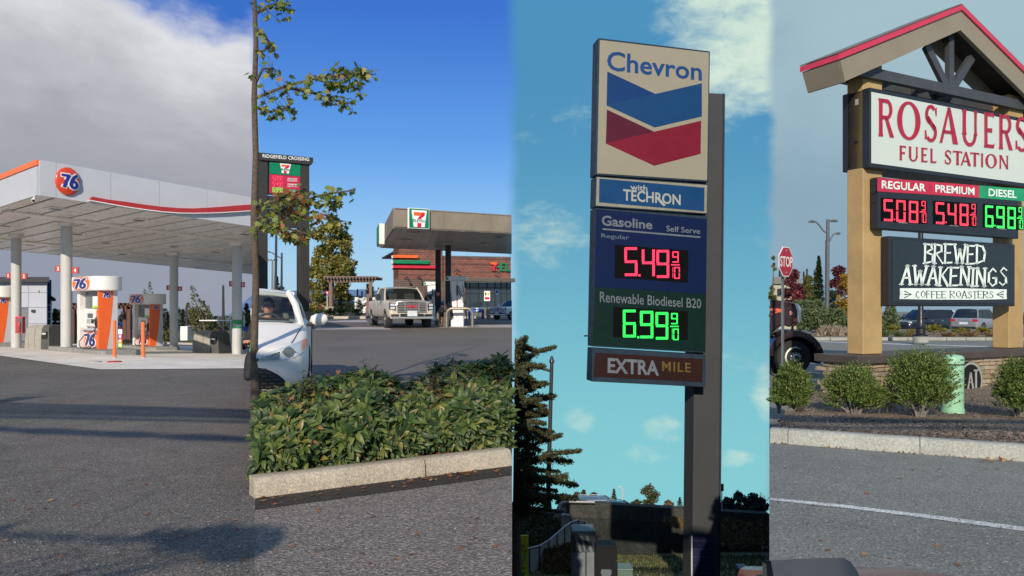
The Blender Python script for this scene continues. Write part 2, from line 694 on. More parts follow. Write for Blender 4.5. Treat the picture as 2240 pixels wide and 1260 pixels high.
def shrub(name, base, w, h, label, rnd, leafm, barkm, n=1600, leaf=.05, cat='shrub', group=None, dy=None, nb=16, low=0.1, elong=.42, rr=(.18, .3)):
 """bush of upright leafy shoots on visible stems"""
 base = V(base)
 t = thing(name, base, label, cat, group)
 cl = []
 for i in range(nb):
  r = min(w, h) * rnd.uniform(*rr)
  f = (i + .5) / nb
  z = h * low + r * .35 + (h * (1 - low) - r * 1.5) * f * rnd.uniform(.8, 1.0)
  wid = max(.15, math.sin(math.pi * min(1, .28 + .70 * f)) ** .7) * rnd.uniform(.75, 1.15)
  a, q_ = i * 2.4 + rnd.uniform(-.5, .5), rnd.random() ** .4
  cl.append((V((math.cos(a) * max(.02, w * .5 - r * .8) * wid * q_, math.sin(a) * max(.02, (dy or w) * .5 - r * .8) * wid * q_, z)), r))
 st = MB()
 for c, r in cl:
  st.tube([base + V((c.x * .15, c.y * .15, -.03)), base + V((c.x * .5, c.y * .5, c.z * .45)), base + c], [.014, .010, .004], 4)
 st.build('stem', barkm, t)
 lf = MB()
 tot = sum(r ** 2 for _, r in cl)
 for c, r in cl:
  k = int(n * r * r / tot)
  shoots = max(4, k // 14)
  for s in range(shoots):
   d = rdir(rnd)
   d.z = abs(d.z) * .8 + rnd.uniform(-.45, .3)
   d.normalize()
   p0 = base + c + d * r * rnd.uniform(.35, .75)
   ax = (d + V((0, 0, .7))).normalized()
   L = r * rnd.uniform(.4, .95)
   for q in range(14):
    f = q / 13
    a = q * 2.4
    sd = V((math.cos(a), math.sin(a), .0))
    dd = (sd * .8 + ax * (.45 + .6 * f)).normalized()
    p = p0 + ax * L * f + sd * leaf * .3
    if p.z < base.z + .02:
     continue
    leafquad(lf, p + dd * leaf * .4, dd, ax + rdir(rnd) * .3, leaf * rnd.uniform(.8, 1.25), leaf * elong)
 lf.build('foliage', leafm, t)
 return t

# ================================================================== ground
U12, U23, U34 = -562.0 / FPX, 0.0, 563.0 / FPX           # where one lot ends and the next begins (x / y on the map)


def z1(X, Y):
 return max(-3.0, min(0.0, -0.106 - 0.03 * (X + 15.5) - 0.05 * (Y - 27)))


def z2(X, Y):
 return min(0.9, 0.25 + 0.0105 * (Y - 9.5))


def z3(X, Y):
 if Y < 3.9:
  return 0.0
 if Y < 16:
  return -0.40 * (Y - 3.9)
 if Y < 22:
  return -4.84 - 0.2 * (Y - 16)
 return -6.04 - 0.28 * (Y - 22)


def z4(X, Y):
 return 0.0 if Y < 38 else max(-0.9, -0.02 * (Y - 38))


def ground_hit(px, py, zf):
 lo, hi = 1.5, 400.0
 f = lambda Y: EYE - (py - HY) / FPX * Y - zf((px - CX) / FPX * Y, Y)
 a = lo
 while a < hi:
  b = a * 1.03
  if f(a) >= 0 > f(b):
   for _ in range(30):
    m = (a + b) / 2
    if f(m) >= 0:
     a = m
    else:
     b = m
   break
  a = b
 Y = a
 X = (px - CX) / FPX * Y
 return V((X, Y, zf(X, Y)))


def on_ground(px, Y, zf, lift=0.0):
 X = (px - CX) / FPX * Y
 return V((X, Y, zf(X, Y) + lift))


def sector(name, m, us, ys, zf, lift=0.0):
 """ground sheet between two lot lines; ys = distances, us = list of x/y ratios"""
 g = MB()
 vs, fs = [], []
 for Y in ys:
  for u in us:
   vs.append(V((u * Y, Y, zf(u * Y, Y) + lift)))
 k = len(us)
 for i in range(len(ys) - 1):
  for j in range(k - 1):
   fs.append((i * k + j, i * k + j + 1, (i + 1) * k + j + 1, (i + 1) * k + j))
 g.mesh(vs, fs)
 return tag(g.build(name, m), kind='structure')


def lerp_list(a, b, n):
 return [a + (b - a) * i / (n - 1) for i in range(n)]


M_ASPH1 = ground_mat('asphalt_dark', (0.145, 0.128, 0.109), grain=0.6, gscale=70, patch=0.2, bump=0.7, specks=1.2, stones=95, crack=.22)
M_ASPH2 = ground_mat('asphalt_coarse', (0.200, 0.170, 0.147), grain=0.5, gscale=42, patch=0.10, bump=1.0, specks=0.8, stones=60)
M_ASPH2B = ground_mat('asphalt_lot', (0.150, 0.132, 0.118), grain=0.4, gscale=60, patch=0.12, bump=0.4, stones=90)
M_ASPH4 = ground_mat('asphalt_grey', (0.185, 0.190, 0.170), grain=0.34, gscale=60, patch=0.16, bump=0.35, specks=0.8, stones=85)
M_CONC = ground_mat('concrete_apron', (0.70, 0.645, 0.57), grain=0.10, gscale=40, patch=0.16, bump=0.15, stones=30)
M_CONC2 = ground_mat('concrete_walk', (0.40, 0.38, 0.36), grain=0.12, gscale=40, patch=0.14, bump=0.2, stones=30)
M_CURB = ground_mat('curb_concrete_warm', (0.46, 0.40, 0.31), grain=0.22, gscale=50, patch=0.22, bump=0.5, stones=70)
M_CURB4 = ground_mat('curb_concrete_grey', (0.33, 0.34, 0.30), grain=0.2, gscale=50, patch=0.22, bump=0.5, stones=70)
M_SOIL = ground_mat('soil_bark', (0.045, 0.034, 0.026), grain=0.9, gscale=45, patch=0.25, bump=1.0, stones=55)
M_MULCH = ground_mat('mulch', (0.20, 0.155, 0.115), grain=0.95, gscale=60, patch=0.25, bump=1.0, specks=1.2, stones=60)
M_GRASS = ground_mat('grass_slope', (0.11, 0.115, 0.05), grain=0.8, gscale=9, patch=0.5, bump=1.0, rough=0.95, stones=14)
M_TAR = ground_mat('gutter_grime', (0.040, 0.034, 0.029), grain=0.5, gscale=60, patch=0.2, bump=0.5, stones=80)

YS = [1.0, 2, 3, 3.9, 5, 6, 8, 10, 13, 16, 18, 19, 20, 22, 25, 28, 32, 36, 40, 46, 54, 62, 72, 85, 95, 110, 150, 220, 400]
sector('asphalt_forecourt', M_ASPH1, lerp_list(-3.0, U12, 28), YS, z1)
bk = MB()
bk.face([(-70, -60, -0.02), (70, -60, -0.02), (70, 1.0, -0.02), (-70, 1.0, -0.02)])
tag(bk.build('asphalt_ground', M_ASPH4), kind='structure')
C2L, C2R = V((-1.944, 5.88, 0)), V((0.0, 7.09, 0))
cdir = (C2R - C2L).normalized()
cnor = V((-cdir.y, cdir.x, 0))


def curbY(u, off):
 """distance at which the ray x = u*y meets the kerb line pushed back by off"""
 p0 = C2L + cnor * off
 return (p0.y - p0.x * cdir.y / cdir.x) / (1 - u * cdir.y / cdir.x)


us2 = lerp_list(U12, 0.0, 14)


def ribbon(name, m, offs, zf, us=us2, kind='structure', parent=None):
 g = MB()
 vs, fs = [], []
 for of in offs:
  for u in us:
   Y = curbY(u, of) if of is not None else 1.0
   vs.append(V((u * Y, Y, zf(u * Y, Y, of))))
 k = len(us)
 for i in range(len(offs) - 1):
  for j in range(k - 1):
   fs.append((i * k + j, i * k + j + 1, (i + 1) * k + j + 1, (i + 1) * k + j))
 g.mesh(vs, fs)
 return tag(g.build(name, m), kind=kind)


ribbon('road', M_ASPH2, [None, -3.0, -1.5, -0.5, 0.1], lambda X, Y, o: 0.0)
ribbon('gutter', M_TAR, [-0.34, -0.2, 0.03], lambda X, Y, o: 0.004 + 0.008 * noise.noise(V((X * 3, Y * 3, 0))) * 0)
ribbon('planting_bed', M_SOIL, [0.15, 0.6, 1.0, 1.5, 1.98], lambda X, Y, o: 0.10 + 0.03 * math.sin(o * 2.1))
ribbon('lot_edge_kerb', M_CURB, [1.95, 1.951, 2.1], lambda X, Y, o: 0.08 if o == 1.95 else 0.26)
lot = MB()
rows = [[V((u * curbY(u, 2.0), curbY(u, 2.0), 0.25)) for u in us2]]
for Y in [10, 12, 15, 18, 22, 27, 33, 40, 50, 60, 72, 100, 160, 400]:
 rows.append([V((u * Y, Y, z2(0, Y))) for u in us2])
k = len(us2)
lot.mesh([p for r in rows for p in r], [(i * k + j, i * k + j + 1, (i + 1) * k + j + 1, (i + 1) * k + j) for i in range(len(rows) - 1) for j in range(k - 1)])
tag(lot.build('parking_lot', M_ASPH2B), kind='structure')
sector('grass_slope', M_GRASS, lerp_list(0.0, U34, 16), [1, 2, 3, 3.9, 5, 7, 10, 13, 16, 19, 22, 25, 28, 31, 34, 40, 50, 60, 72, 90, 130], z3)
sector('asphalt_street', M_ASPH4, lerp_list(U34, 3.0, 24), [1, 2, 4, 6, 8, 12, 18, 26, 38, 48, 60, 83, 120, 200, 400], z4)
M_RET = ground_mat('retaining_concrete', (0.28, 0.27, 0.25), grain=0.1, gscale=20, patch=0.3, bump=0.2, stones=25)
for u, side, zf in ((0.0, -1, z2), (U34, 1, z4)):
 d = V((u, 1, 0)).normalized()
 nn = V((d.y, -d.x, 0)) * side
 g = MB()
 ys = [3.9, 5, 7, 8.5, 10, 16, 22, 28, 34, 44, 60, 90, 130]
 for a, b in zip(ys[:-1], ys[1:]):
  za = (0.0 if a < 9 else zf(0, a)) - 0.02
  zb = (0.0 if b < 9 else zf(0, b)) - 0.02
  p, q = V((u * a, a, 0)), V((u * b, b, 0))
  ba, bb = z3(0, a) - .5, z3(0, b) - .5
  o = nn * 0.003
  t2 = nn * 0.25
  vs = [p + o + V((0, 0, ba)), q + o + V((0, 0, bb)), q + o + V((0, 0, zb)), p + o + V((0, 0, za))]
  vs += [v + t2 for v in vs]
  g.mesh(vs, [(0, 1, 2, 3), (7, 6, 5, 4), (0, 4, 5, 1), (2, 6, 7, 3)])
 tag(g.build('retaining_wall', M_RET), kind='structure')

# ================================================================== lot 1: orange and white fuel station
M_FASC = mat('fascia_white', (0.50, 0.52, 0.56), 0.4, var=0.03, scale=1.2, spec=.3)
M_WHITE = mat('white_paint', (0.74, 0.74, 0.72), 0.35, var=0.04, scale=2)
M_SOFFIT = mat('soffit_white', (0.80, 0.76, 0.70), 0.32, var=0.015, scale=1)
M_SOFFIT2 = mat('soffit_joint', (0.20, 0.19, 0.17), 0.5)
M_ORANGE = mat('orange_paint', (0.80, 0.13, 0.025), 0.35, var=0.05)
M_ORANGE2 = mat('orange_bright', (0.85, 0.17, 0.04), 0.4, var=0.05)
M_RED = mat('red_paint', (0.42, 0.03, 0.03), 0.35, var=0.06)
M_BALL = mat('ball_orange_red', (0.62, 0.055, 0.02), 0.22, var=0.05, coat=0.4)
M_NAVY = mat('navy_print', (0.015, 0.025, 0.22), 0.4)
M_WPRINT = mat('white_print', (0.82, 0.82, 0.82), 0.5, var=0.02)
M_COLM = mat('column_grey', (0.50, 0.51, 0.50), 0.35, var=0.04, scale=3)
M_GREY = mat('grey_paint', (0.36, 0.37, 0.37), 0.4)
M_LAMPP = mat('lamp_grey', (0.085, 0.095, 0.105), 0.5)
M_SILVER = mat('silver_panel', (0.52, 0.53, 0.55), 0.35, metal=0.0, var=.03)
M_BLACK = mat('black_rubber', (0.015, 0.015, 0.017), 0.45)
M_DARK = mat('dark_metal', (0.035, 0.037, 0.04), 0.4)
M_BINL = mat('bin_grey', (0.30, 0.285, 0.25), 0.6, var=0.1, scale=8, bump=.1)
M_BIND = mat('bin_dark', (0.07, 0.07, 0.068), 0.55)
M_SIGNRED = mat('sign_red', (0.42, 0.05, 0.055), 0.45)
M_EXT = mat('extinguisher_red', (0.62, 0.03, 0.07), 0.35)
M_GREEN = mat('green_print', (0.02, 0.27, 0.10), 0.4)
M_BROWN = mat('pergola_wood', (0.10, 0.042, 0.030), 0.7, var=0.25, scale=9)
M_BARK = mat('bark_brown', (0.10, 0.075, 0.055), 0.9, var=0.3, scale=30, bump=.6, bscale=60)
M_BARKG = mat('bark_grey', (0.20, 0.19, 0.17), 0.9, var=0.25, scale=30, bump=.5, bscale=60)
M_SCREEN = mat('screen_grey', (0.12, 0.14, 0.14), 0.2)
M_YEL = mat('yellow_print', (0.85, 0.55, 0.03), 0.5)
M_LBLUE = mat('blue_print', (0.03, 0.13, 0.50), 0.5)
M_LIME = mat('lime_print', (0.42, 0.62, 0.06), 0.5)
M_PINK = mat('magenta_print', (0.45, 0.02, 0.17), 0.5)

A = V((-13.30, 21.85, 4.61))
ex = V((0.667, 0.745, -0.0573))
ey = V((-0.745, 0.667, -0.0110))
UP = V((0, 0, 1))


def cv(u, v, w=0.0):
 return A + ex * u + ey * v + UP * w


seam12_n = V((1, -U12, 0)).normalized()            # clear what lies beyond the lot line
SEAM12 = (V((U12 * 10 - 0.01, 10, 0)), seam12_n)
can = thing('station_canopy', cv(0, 0, 0), 'white flat fuel station canopy with orange and red trim and ball logo on its fascia', 'canopy')
FH = 0.98
ends = [0.0, 0.62, 6.0 - 3.1, 4.2, 6.6, 9.4]
ends = [0.0, 0.42, 1.9, 3.35, 4.9, 6.6, 8.6, 11.0]
for a, b in zip(ends[:-1], ends[1:]):
 MB().obox(cv(a + .004, -0.06, -0.02), ex * (b - a - .008), ey * .06, UP * (FH + .02)).build('fascia_panel', M_FASC, can, cut=SEAM12)
vs_ = [0.0, 0.55, 2.6, 5.0, 7.6, 10.4, 13.4, 18.0]
for a, b in zip(vs_[:-1], vs_[1:]):
 MB().obox(cv(-0.06, a + .004, -0.02), ex * .06, ey * (b - a - .008), UP * (FH - .17)).build('fascia_panel', M_FASC, can)
 MB().obox(cv(-0.07, a + .003, FH - .155), ex * .07, ey * (b - a - .006), UP * .155).build('cap_band', M_ORANGE2, can)
MB().obox(cv(0, 18.0, -0.02), ex * 26, ey * .06, UP * FH).build('rear_fascia', M_WHITE, can, cut=SEAM12)
MB().obox(cv(0, 0, FH - .25), ex * 26, ey * 18, UP * .05).build('deck', M_GREY, can, cut=SEAM12)
MB().obox(cv(0, 0, 0.03), ex * 26, ey * 18, UP * .03).build('ceiling_backing', M_SOFFIT2, can, cut=SEAM12)
pw = 0.42
for i in range(62):
 u0 = i * pw
 o = MB().obox(cv(u0 + .02, 0.02, -0.004 - 0.02 * (i % 2)), ex * (pw - .05), ey * 17.95, UP * .03).build('soffit_panel', M_SOFFIT, can, cut=SEAM12)
 if len(o.data.vertices) == 0:
  bpy.data.objects.remove(o)
for v in (4.2, 13.2):
 MB().obox(cv(0.3, v - .35, -0.07), ex * 25, ey * .7, UP * .06).build('ceiling_beam', M_SOFFIT, can, cut=SEAM12)
for px, py in ((122, 456), (303, 480), (10, 493), (168, 511), (65, 535), (380, 538), (535, 511), (268, 555), (470, 550), (430, 585), (230, 530)):
 w = onplane(px, py, cv(0, 0, -0.02), ex.cross(ey))
 lo = MB().obox(w - ex * .28 - ey * .28 - UP * .03, ex * .56, ey * .56, UP * .05).build('ceiling_light', M_SOFFIT, can, bevel=.01)
 MB().obox(w - ex * .15 - ey * .15 - UP * .042, ex * .3, ey * .3, UP * .012).build('lens', M_SCREEN, lo)
nF = -ey
fpl = cv(0, -0.06, 0)


def fp(px, py, lift=0.0):
 return onplane(px, py, fpl, nF) + nF * lift


top = [(199, 431), (230, 437), (270, 442), (310, 448), (350, 453), (390, 456), (420, 456.5), (450, 455), (480, 453), (515, 450), (560, 447)]
bot = [(192, 438), (230, 445), (270, 452), (310, 458), (350, 463), (390, 466), (420, 466.5), (450, 466), (480, 465), (515, 463), (560, 460)]
q, qw = MB(), MB()
for i in range(len(top) - 1):
 t0, t1, b0, b1 = fp(*top[i]), fp(*top[i + 1]), fp(*bot[i]), fp(*bot[i + 1])
 q.prism([t0 + nF * .005, t1 + nF * .005, b1 + nF * .005, b0 + nF * .005], nF * .12)
 dz = UP * .022
 qw.prism([b0 + nF * .005, b1 + nF * .005, b1 - dz + nF * .005, b0 - dz + nF * .005], nF * .13)
q.build('red_blade', M_RED, can, cut=SEAM12)
qw.build('white_edging', M_WPRINT, can, cut=SEAM12)


def seven_six(mbw, mbb, to_pt, n, lift, grow=0.0):
 """the numerals 7 and 6 as slanted strokes; to_pt(x, y) with x, y in 0..1"""
 seven = [(0.0, 1.0), (0.50, 1.0), (0.49, 0.84), (0.27, 0.0), (0.05, 0.0), (0.29, 0.76), (0.02, 0.76)]
 def put(mb, pts, l):
  mb.face([to_pt(x, y) + n * l for x, y in pts])
 def stroke(mb, path, wd, l):
  for (x0, y0), (x1, y1) in zip(path[:-1], path[1:]):
   dx, dy = x1 - x0, y1 - y0
   L = math.hypot(dx, dy)
   px, py = -dy / L * wd / 2, dx / L * wd / 2
   ax, ay = dx / L * wd * .25, dy / L * wd * .25
   put(mb, [(x0 - px - ax, y0 - py - ay), (x1 - px + ax, y1 - py + ay), (x1 + px + ax, y1 + py + ay), (x0 + px - ax, y0 + py - ay)], l)
   l += .0004
 p7 = [(0.06, 0.88), (0.42, 0.88), (0.17, 0.04)]
 c6 = [(0.70 + 0.17 * math.cos(t), 0.27 + 0.23 * math.sin(t)) for t in [2 * math.pi * i / 14 for i in range(15)]]
 p6 = [(0.87, 0.97), (0.70, 0.80), (0.58, 0.55), (0.53, 0.30)]
 for mb, w, l in ((mbw, 0.34, lift), (mbb, 0.19, lift + .012)):
  stroke(mb, p7, w, l)
  stroke(mb, p6, w, l)
  stroke(mb, c6, w, l)


bc = fp(147, 397)
bx, bz = ex.normalized(), UP
rad = (fp(147, 366) - fp(147, 427)).length / 2
ball = MB().lathe(bc + nF * .01, [(rad * .98, 0), (rad, .04)] + [(rad * r_, .03 + .09 * math.sqrt(1 - (r_ / 1.02) ** 2)) for r_ in (.99, .95, .88, .78, .65, .5, .35, .2, .08, .002)], 44, axis=nF, sx=.82).build('ball_logo', M_BALL, can, smooth=True)


def domept(x, y):
 dx, dz = (x - .46) * rad * 1.45, (y - .5) * rad * .98
 r = math.hypot(dx, dz) / rad
 dx += rad * .06
 r = math.hypot(dx, dz) / rad
 h = .03 + .09 * math.sqrt(max(0, 1 - (r / 1.02) ** 2))
 return bc + bx * dx * .82 + bz * dz + nF * (h + .012)


w_, b_ = MB(), MB()
seven_six(w_, b_, domept, nF, .012)
w_.build('numeral_outline', M_WPRINT, ball)
b_.build('numeral', M_NAVY, ball)
sc_ = thing('security_camera', P(75, 430, 22.0), 'small white security camera hanging under the canopy corner', 'camera')
q = MB()
p = P(75, 428, 22.0)
q.tube([p, p - UP * .1], .025, 6)
q.build('mount', M_WHITE, sc_)
MB().tube([p + V((-.05, .05, -.10)), p + V((.05, -.12, -.16))], [.055, .05], 10).build('housing', M_WHITE, sc_)
MB().tube([p + V((.05, -.12, -.16)), p + V((.06, -.14, -.168))], [.04, .03], 10).build('lens', M_BLACK, sc_)

# ------------------------------------------------------------------ columns with pump number plates
def column(pxc, base_y, D, dia_px, plates, label, soffit_top, band=None):
 X = (pxc - CX) / FPX * D
 g = z1(X, D)
 base = V((X, D, g))
 t = thing('canopy_column', base, label, 'column', 'columns holding up the white canopy')
 r = dia_px * D / FPX / 2
 n = ex.cross(ey)
 zt = A.z - (n.x * (X - A.x) + n.y * (D - A.y)) / n.z
 MB().lathe(base - UP * .05, [(r, 0), (r, zt - g + .03)], 28).build('shaft', M_COLM, t, smooth=True)
 MB().obox(base + UP * (zt - g - .16) - V((r * 1.15, r * 1.15, 0)), V((r * 2.3, 0, 0)), V((0, r * 2.3, 0)), UP * .14).build('head_box', M_SOFFIT, t)
 MB().box(base + UP * .012 + V((0, 0, 0)), (r * 2.6, r * 2.6, .024)).build('base_plate', M_GREY, t)
 view = V((X, D, 0)).normalized()
 side = V((view.y, -view.x, 0))
 for (x0, y0, x1, y1, digit) in plates:
  p0 = P(x0, y1, D - r * .3)
  p1 = P(x1, y0, D - r * .3)
  pl = MB().obox(p0, V((p1.x - p0.x, (p1.y - p0.y), 0)), V((0, .05, 0)), UP * (p1.z - p0.z)).build('number_plate', M_SIGNRED, t)
  q = MB()
  hh = p1.z - p0.z
  ww = p1.x - p0.x
  c0 = p0 + V((ww * .33, 0, hh * .18))
  put_text(q, digit, (c0, c0 + V((ww * (.16 if digit == '1' else .36), 0, 0)), c0 + V((ww * (.16 if digit == '1' else .36), 0, hh * .62)), c0 + UP * hh * .62), V((0, -1, 0)), .012, bold=.025)
  q.build('digit', M_WPRINT, pl)
 if band:
  q = MB()
  z0 = EYE - (band[1] - HY) / FPX * D - g
  z1_ = EYE - (band[0] - HY) / FPX * D - g
  q.lathe(base + UP * z0, [(r + .006, 0), (r + .006, z1_ - z0)], 28)
  bnd = q.build('green_band', M_GREEN, t, smooth=True)
  q = MB()
  vs, fs = text_geo('Diesel', bold=.01)
  vang = math.atan2(-view.y, -view.x)
  pts = []
  for x, y in vs:
   a = vang + (x - .42) * 1.9
   pts.append(base + V((math.cos(a) * (r + .012), math.sin(a) * (r + .012), z0 + (z1_ - z0) * (.22 + .3 * y))))
  q.mesh(pts, fs)
  q.build('lettering', M_WPRINT, bnd)
 return t


column(35.5, 760, 30.8, 20, [(13, 596.5, 25.5, 609, '1'), (46, 598, 58.5, 610.5, '2')], 'grey canopy column carrying number plates 1 and 2 and a red extinguisher box', 512)
column(145.5, 769, 27.0, 23, [(120, 581, 134, 594.5, '3'), (157, 584.5, 171.5, 598, '4')], 'tall grey canopy column carrying red number plates 3 and 4', 485)
column(380.5, 767, 35.7, 17.5, [(364, 624, 376, 634.5, '5'), (389, 626.5, 397.5, 636.5, '6')], 'grey canopy column carrying red number plates 5 and 6 by the far pump', 553)
column(518.5, 776, 31.2, 21, [(501, 614.5, 511, 626.5, '7'), (528, 617, 535, 628.5, '8')], 'grey canopy column with a green diesel band and number plates 7 and 8', 532, band=(699.5, 718))

p = P(41.5, 729, 30.45)
t = thing('fire_extinguisher_box', p, 'red wall box for a fire extinguisher mounted on the column with plates 1 and 2', 'extinguisher box')
MB().obox(P(33, 729, 30.45), V((.30, 0, 0)), V((0, .16, 0)), UP * .65).build('case', M_EXT, t, bevel=.012)
MB().obox(P(37, 727, 30.43), V((.21, 0, 0)), V((0, .02, 0)), UP * .56).build('window', M_SCREEN, t)
MB().lathe(P(42.5, 725, 30.42), [(.05, 0), (.055, .1), (.055, .32), (.02, .4)], 12).build('cylinder', M_RED, t, smooth=True)

# ------------------------------------------------------------------ concrete apron, slab by slab
ap = thing('concrete_apron', (-12, 24, z1(-12, 24)), None, None)
tag(ap, kind='structure')
gex, gey = V((0.667, 0.745, 0)), V((-0.745, 0.667, 0))
apf = ground_hit(217, 809, z1)                           # front left corner of the apron
lft = ground_hit(42, 784.5, z1)
gey2 = (lft - apf)
gey2.z = 0
gey2.normalize()
lnor = V((gey2.y, -gey2.x, 0))
if lnor.x > 0:
 lnor = -lnor
rt = ground_hit(553, 806.5, z1)
fdir = V((rt.x - apf.x, rt.y - apf.y, 0)).normalized()
fnor = V((fdir.y, -fdir.x, 0))
if fnor.y > 0:
 fnor = -fnor
cuts = [(apf, lnor), (apf, fnor), SEAM12]
step = 3.6
rnd = random.Random(3)
for i in range(-5, 9):
 for j in range(-1, 9):
  o2 = V((apf.x, apf.y, 0)) + gex * (i * step) + gey * (j * step - 1.0)
  vs, fs = [], []
  n = 5
  for a in range(n):
   for b in range(n):
    w = o2 + gex * (.012 + (step - .024) * a / (n - 1)) + gey * (.012 + (step - .024) * b / (n - 1))
    vs.append(V((w.x, w.y, z1(w.x, w.y) + .012)))
  for a in range(n - 1):
   for b in range(n - 1):
    fs.append((a * n + b, (a + 1) * n + b, (a + 1) * n + b + 1, a * n + b + 1))
  ctr = o2 + gex * step / 2 + gey * step / 2
  if ctr.y > 52 or ctr.x / max(ctr.y, 1) < -1.0:
   continue
  bmx = MB().mesh(vs, fs)
  bmx2 = bmx.build('slab', M_CONC, ap, cut=cuts[0])
  bm = bmesh.new()
  bm.from_mesh(bmx2.data)
  org = V(bmx2['_o'])
  for co, no in cuts[1:]:
   bmesh.ops.bisect_plane(bm, geom=bm.verts[:] + bm.edges[:] + bm.faces[:], plane_co=co - org, plane_no=no, clear_outer=True)
  bm.to_mesh(bmx2.data)
  bm.free()
  if len(bmx2.data.polygons) == 0:
   bpy.data.objects.remove(bmx2)
q = MB()
poly = [(-60, 770), (0, 774.5), (86, 782), (42, 784.5)]
pp = [ground_hit(x, y, z1) + UP * .016 for x, y in poly]
far = [ground_hit(60, 768, z1) + UP * .016, ground_hit(-60, 762, z1) + UP * .016]
q.face([pp[0], pp[1], pp[2], far[0], far[1]])
q.build('slab', M_CONC, ap)
for px, py, rr, m, lab in ((250, 793, .18, M_RED, 'flat red tank lid in the apron beside the bollards'), (207, 793, .17, M_CONC2, 'pale round tank lid in the apron in front of the pump')):
 w = ground_hit(px, py, z1)
 tag(MB().lathe(w + UP * .012, [(rr, 0), (rr, .02), (rr * .9, .028)], 24).build('tank_lid', m, origin=w), lab, 'tank lid')

# ------------------------------------------------------------------ pumps
def make_pump(nc, label):
 """nc = near corner of the cabinet on its island; pa runs along the island (back left), pb across it"""
 pa, pb = V((-0.745, 0.667, 0)), V((0.667, 0.745, 0))
 t = thing('fuel_pump', nc, label, 'fuel pump', 'orange and white pumps under the canopy')
 def w(a, b, z):
  return nc + pa * a + pb * b + UP * z
 L, W, H = 1.95, 0.57, 1.93
 def bx_(name, a0, a1, b0, b1, z0, z1_, m, par=t, bevel=.01):
  q = MB()
  q.obox(w(a0, b0, z0), pa * (a1 - a0), pb * (b1 - b0), UP * (z1_ - z0))
  return q.build(name, m, par, bevel=bevel)
 bx_('cabinet', .10, L - .25, .20, W - .02, 0.0, H, M_WHITE)
 bx_('end_post', L - .22, L, .0, W, 0.0, H, M_WHITE)
 lp = bx_('lower_panel', .04, L - .25, .14, .20, .04, .52, M_ORANGE2)
 bx_('ledge', .04, L - .25, .05, .22, .60, .66, M_SILVER)
 bx_('middle_panel', .04, L - .25, .15, .20, .66, 1.32, M_WPRINT)
 bx_('upper_panel', .35, L - .3, .16, .20, 1.34, H - .03, M_SCREEN)
 bx_('price_topper', .18, .85, .10, .16, 1.34, 1.74, M_WPRINT)
 bx_('topper_stripe', .18, .85, .09, .10, 1.34, 1.42, M_LIME)
 bx_('display_head', .45, 1.25, .02, .16, .72, 1.30, M_WHITE, bevel=.05)
 bx_('display', .58, 1.02, .005, .02, 1.02, 1.17, M_SCREEN, bevel=0)
 bx_('card_reader', .5, .72, .005, .02, .84, .98, M_DARK, bevel=0)
 bx_('keypad', .8, 1.1, .005, .02, .84, .98, M_GREY, bevel=0)
 for k, m in enumerate((M_LBLUE, M_WPRINT, M_ORANGE2)):
  g = bx_('grade_button', 1.18 - .30 * k, 1.40 - .30 * k, .09, .15, .70, .86, m, bevel=0)
  bx_('button_light', 1.24 - .30 * k, 1.34 - .30 * k, .08, .09, .71, .77, M_YEL, g, 0)
 bx_('receipt_box', .20, .40, .06, .15, 1.02, 1.28, M_ORANGE2, bevel=0)
 q = MB()
 w_, b_ = MB(), MB()
 seven_six(w_, b_, lambda x, y: w(1.66 - 1.0 * x, .14, .08 + .40 * y), -pb, .006)
 w_.build('numeral_outline', M_WPRINT, lp)
 b_.build('numeral', M_NAVY, lp)
 es = MB()
 npt = 14
 edge = []
 for i in range(npt + 1):
  f = i / npt
  edge.append((.44 - .20 * (1 - f) ** 1.6, H * f))
 oc = [(0, 0)] + edge + [(0, H)]
 es.prism([w(-.005, b, z) for b, z in oc], pa * .10)
 eo = es.build('end_panel', M_ORANGE, t)
 sp = MB()
 sc2 = edge + [(W, H), (W, 0)]
 sp.prism([w(-.003, b + .004, z) for b, z in sc2], pa * .095)
 sp.build('silver_panel', M_SILVER, t)
 w_, b_ = MB(), MB()
 seven_six(w_, b_, lambda x, y: w(-.005, .10 + .24 * x, 1.70 + .18 * y), -pa, .004)
 w_.build('numeral_outline', M_WPRINT, eo)
 b_.build('numeral', M_NAVY, eo)
 bx_('red_edge', -.004, .06, -.03, .0, 0.0, H, M_ORANGE2, bevel=0)
 for da in (.14, .28):
  MB().tube([w(da, .06, 1.08), w(da + .02, .0, .96), w(da + .05, .02, .80), w(da + .03, .08, .66)], [.035, .05, .045, .02], 8).build('nozzle', M_BLACK, t, smooth=True)
 q = MB()
 key = [(.20, .66), (.62, .54), (1.10, .40), (1.42, .22), (1.36, .08), (1.05, -.06), (.72, -.08), (.45, .0), (.26, .18), (.17, .5), (.13, 1.0)]
 pts = []
 for i in range(len(key) - 1):
  for f in (0, .5):
   a = key[i][0] + (key[i + 1][0] - key[i][0]) * f
   z = key[i][1] + (key[i + 1][1] - key[i][1]) * f
   pts.append(w(a, -.04 - .10 * math.sin(math.pi * i / 10), max(.02, z)))
 q.tube(pts, .015, 6)
 q.build('hose', M_BLACK, t, smooth=True)
 MB().tube([w(.05, .02, .75), w(.03, -.03, 1.3), w(.02, .03, 1.9)], .014, 6).build('hose', M_RED, t, smooth=True)
 q = MB()
 prof = []
 e1_, e0_ = L + .06, -.12
 bmid = W / 2
 hb = W / 2 + .20
 for i in range(25):
  th = math.pi * i / 24
  prof.append((e0_ + .33 - .45 * math.sin(th) * 1.0, bmid + hb * math.cos(th)))
 for i in range(25):
  th = math.pi * i / 24
  prof.append((e1_ - .2 + .35 * math.sin(th), bmid - hb * math.cos(th)))
 q.prism([w(a, b, H - .005) for a, b in prof], UP * .47)
 dr = q.build('drum_top', M_WHITE, t, bevel=.02)
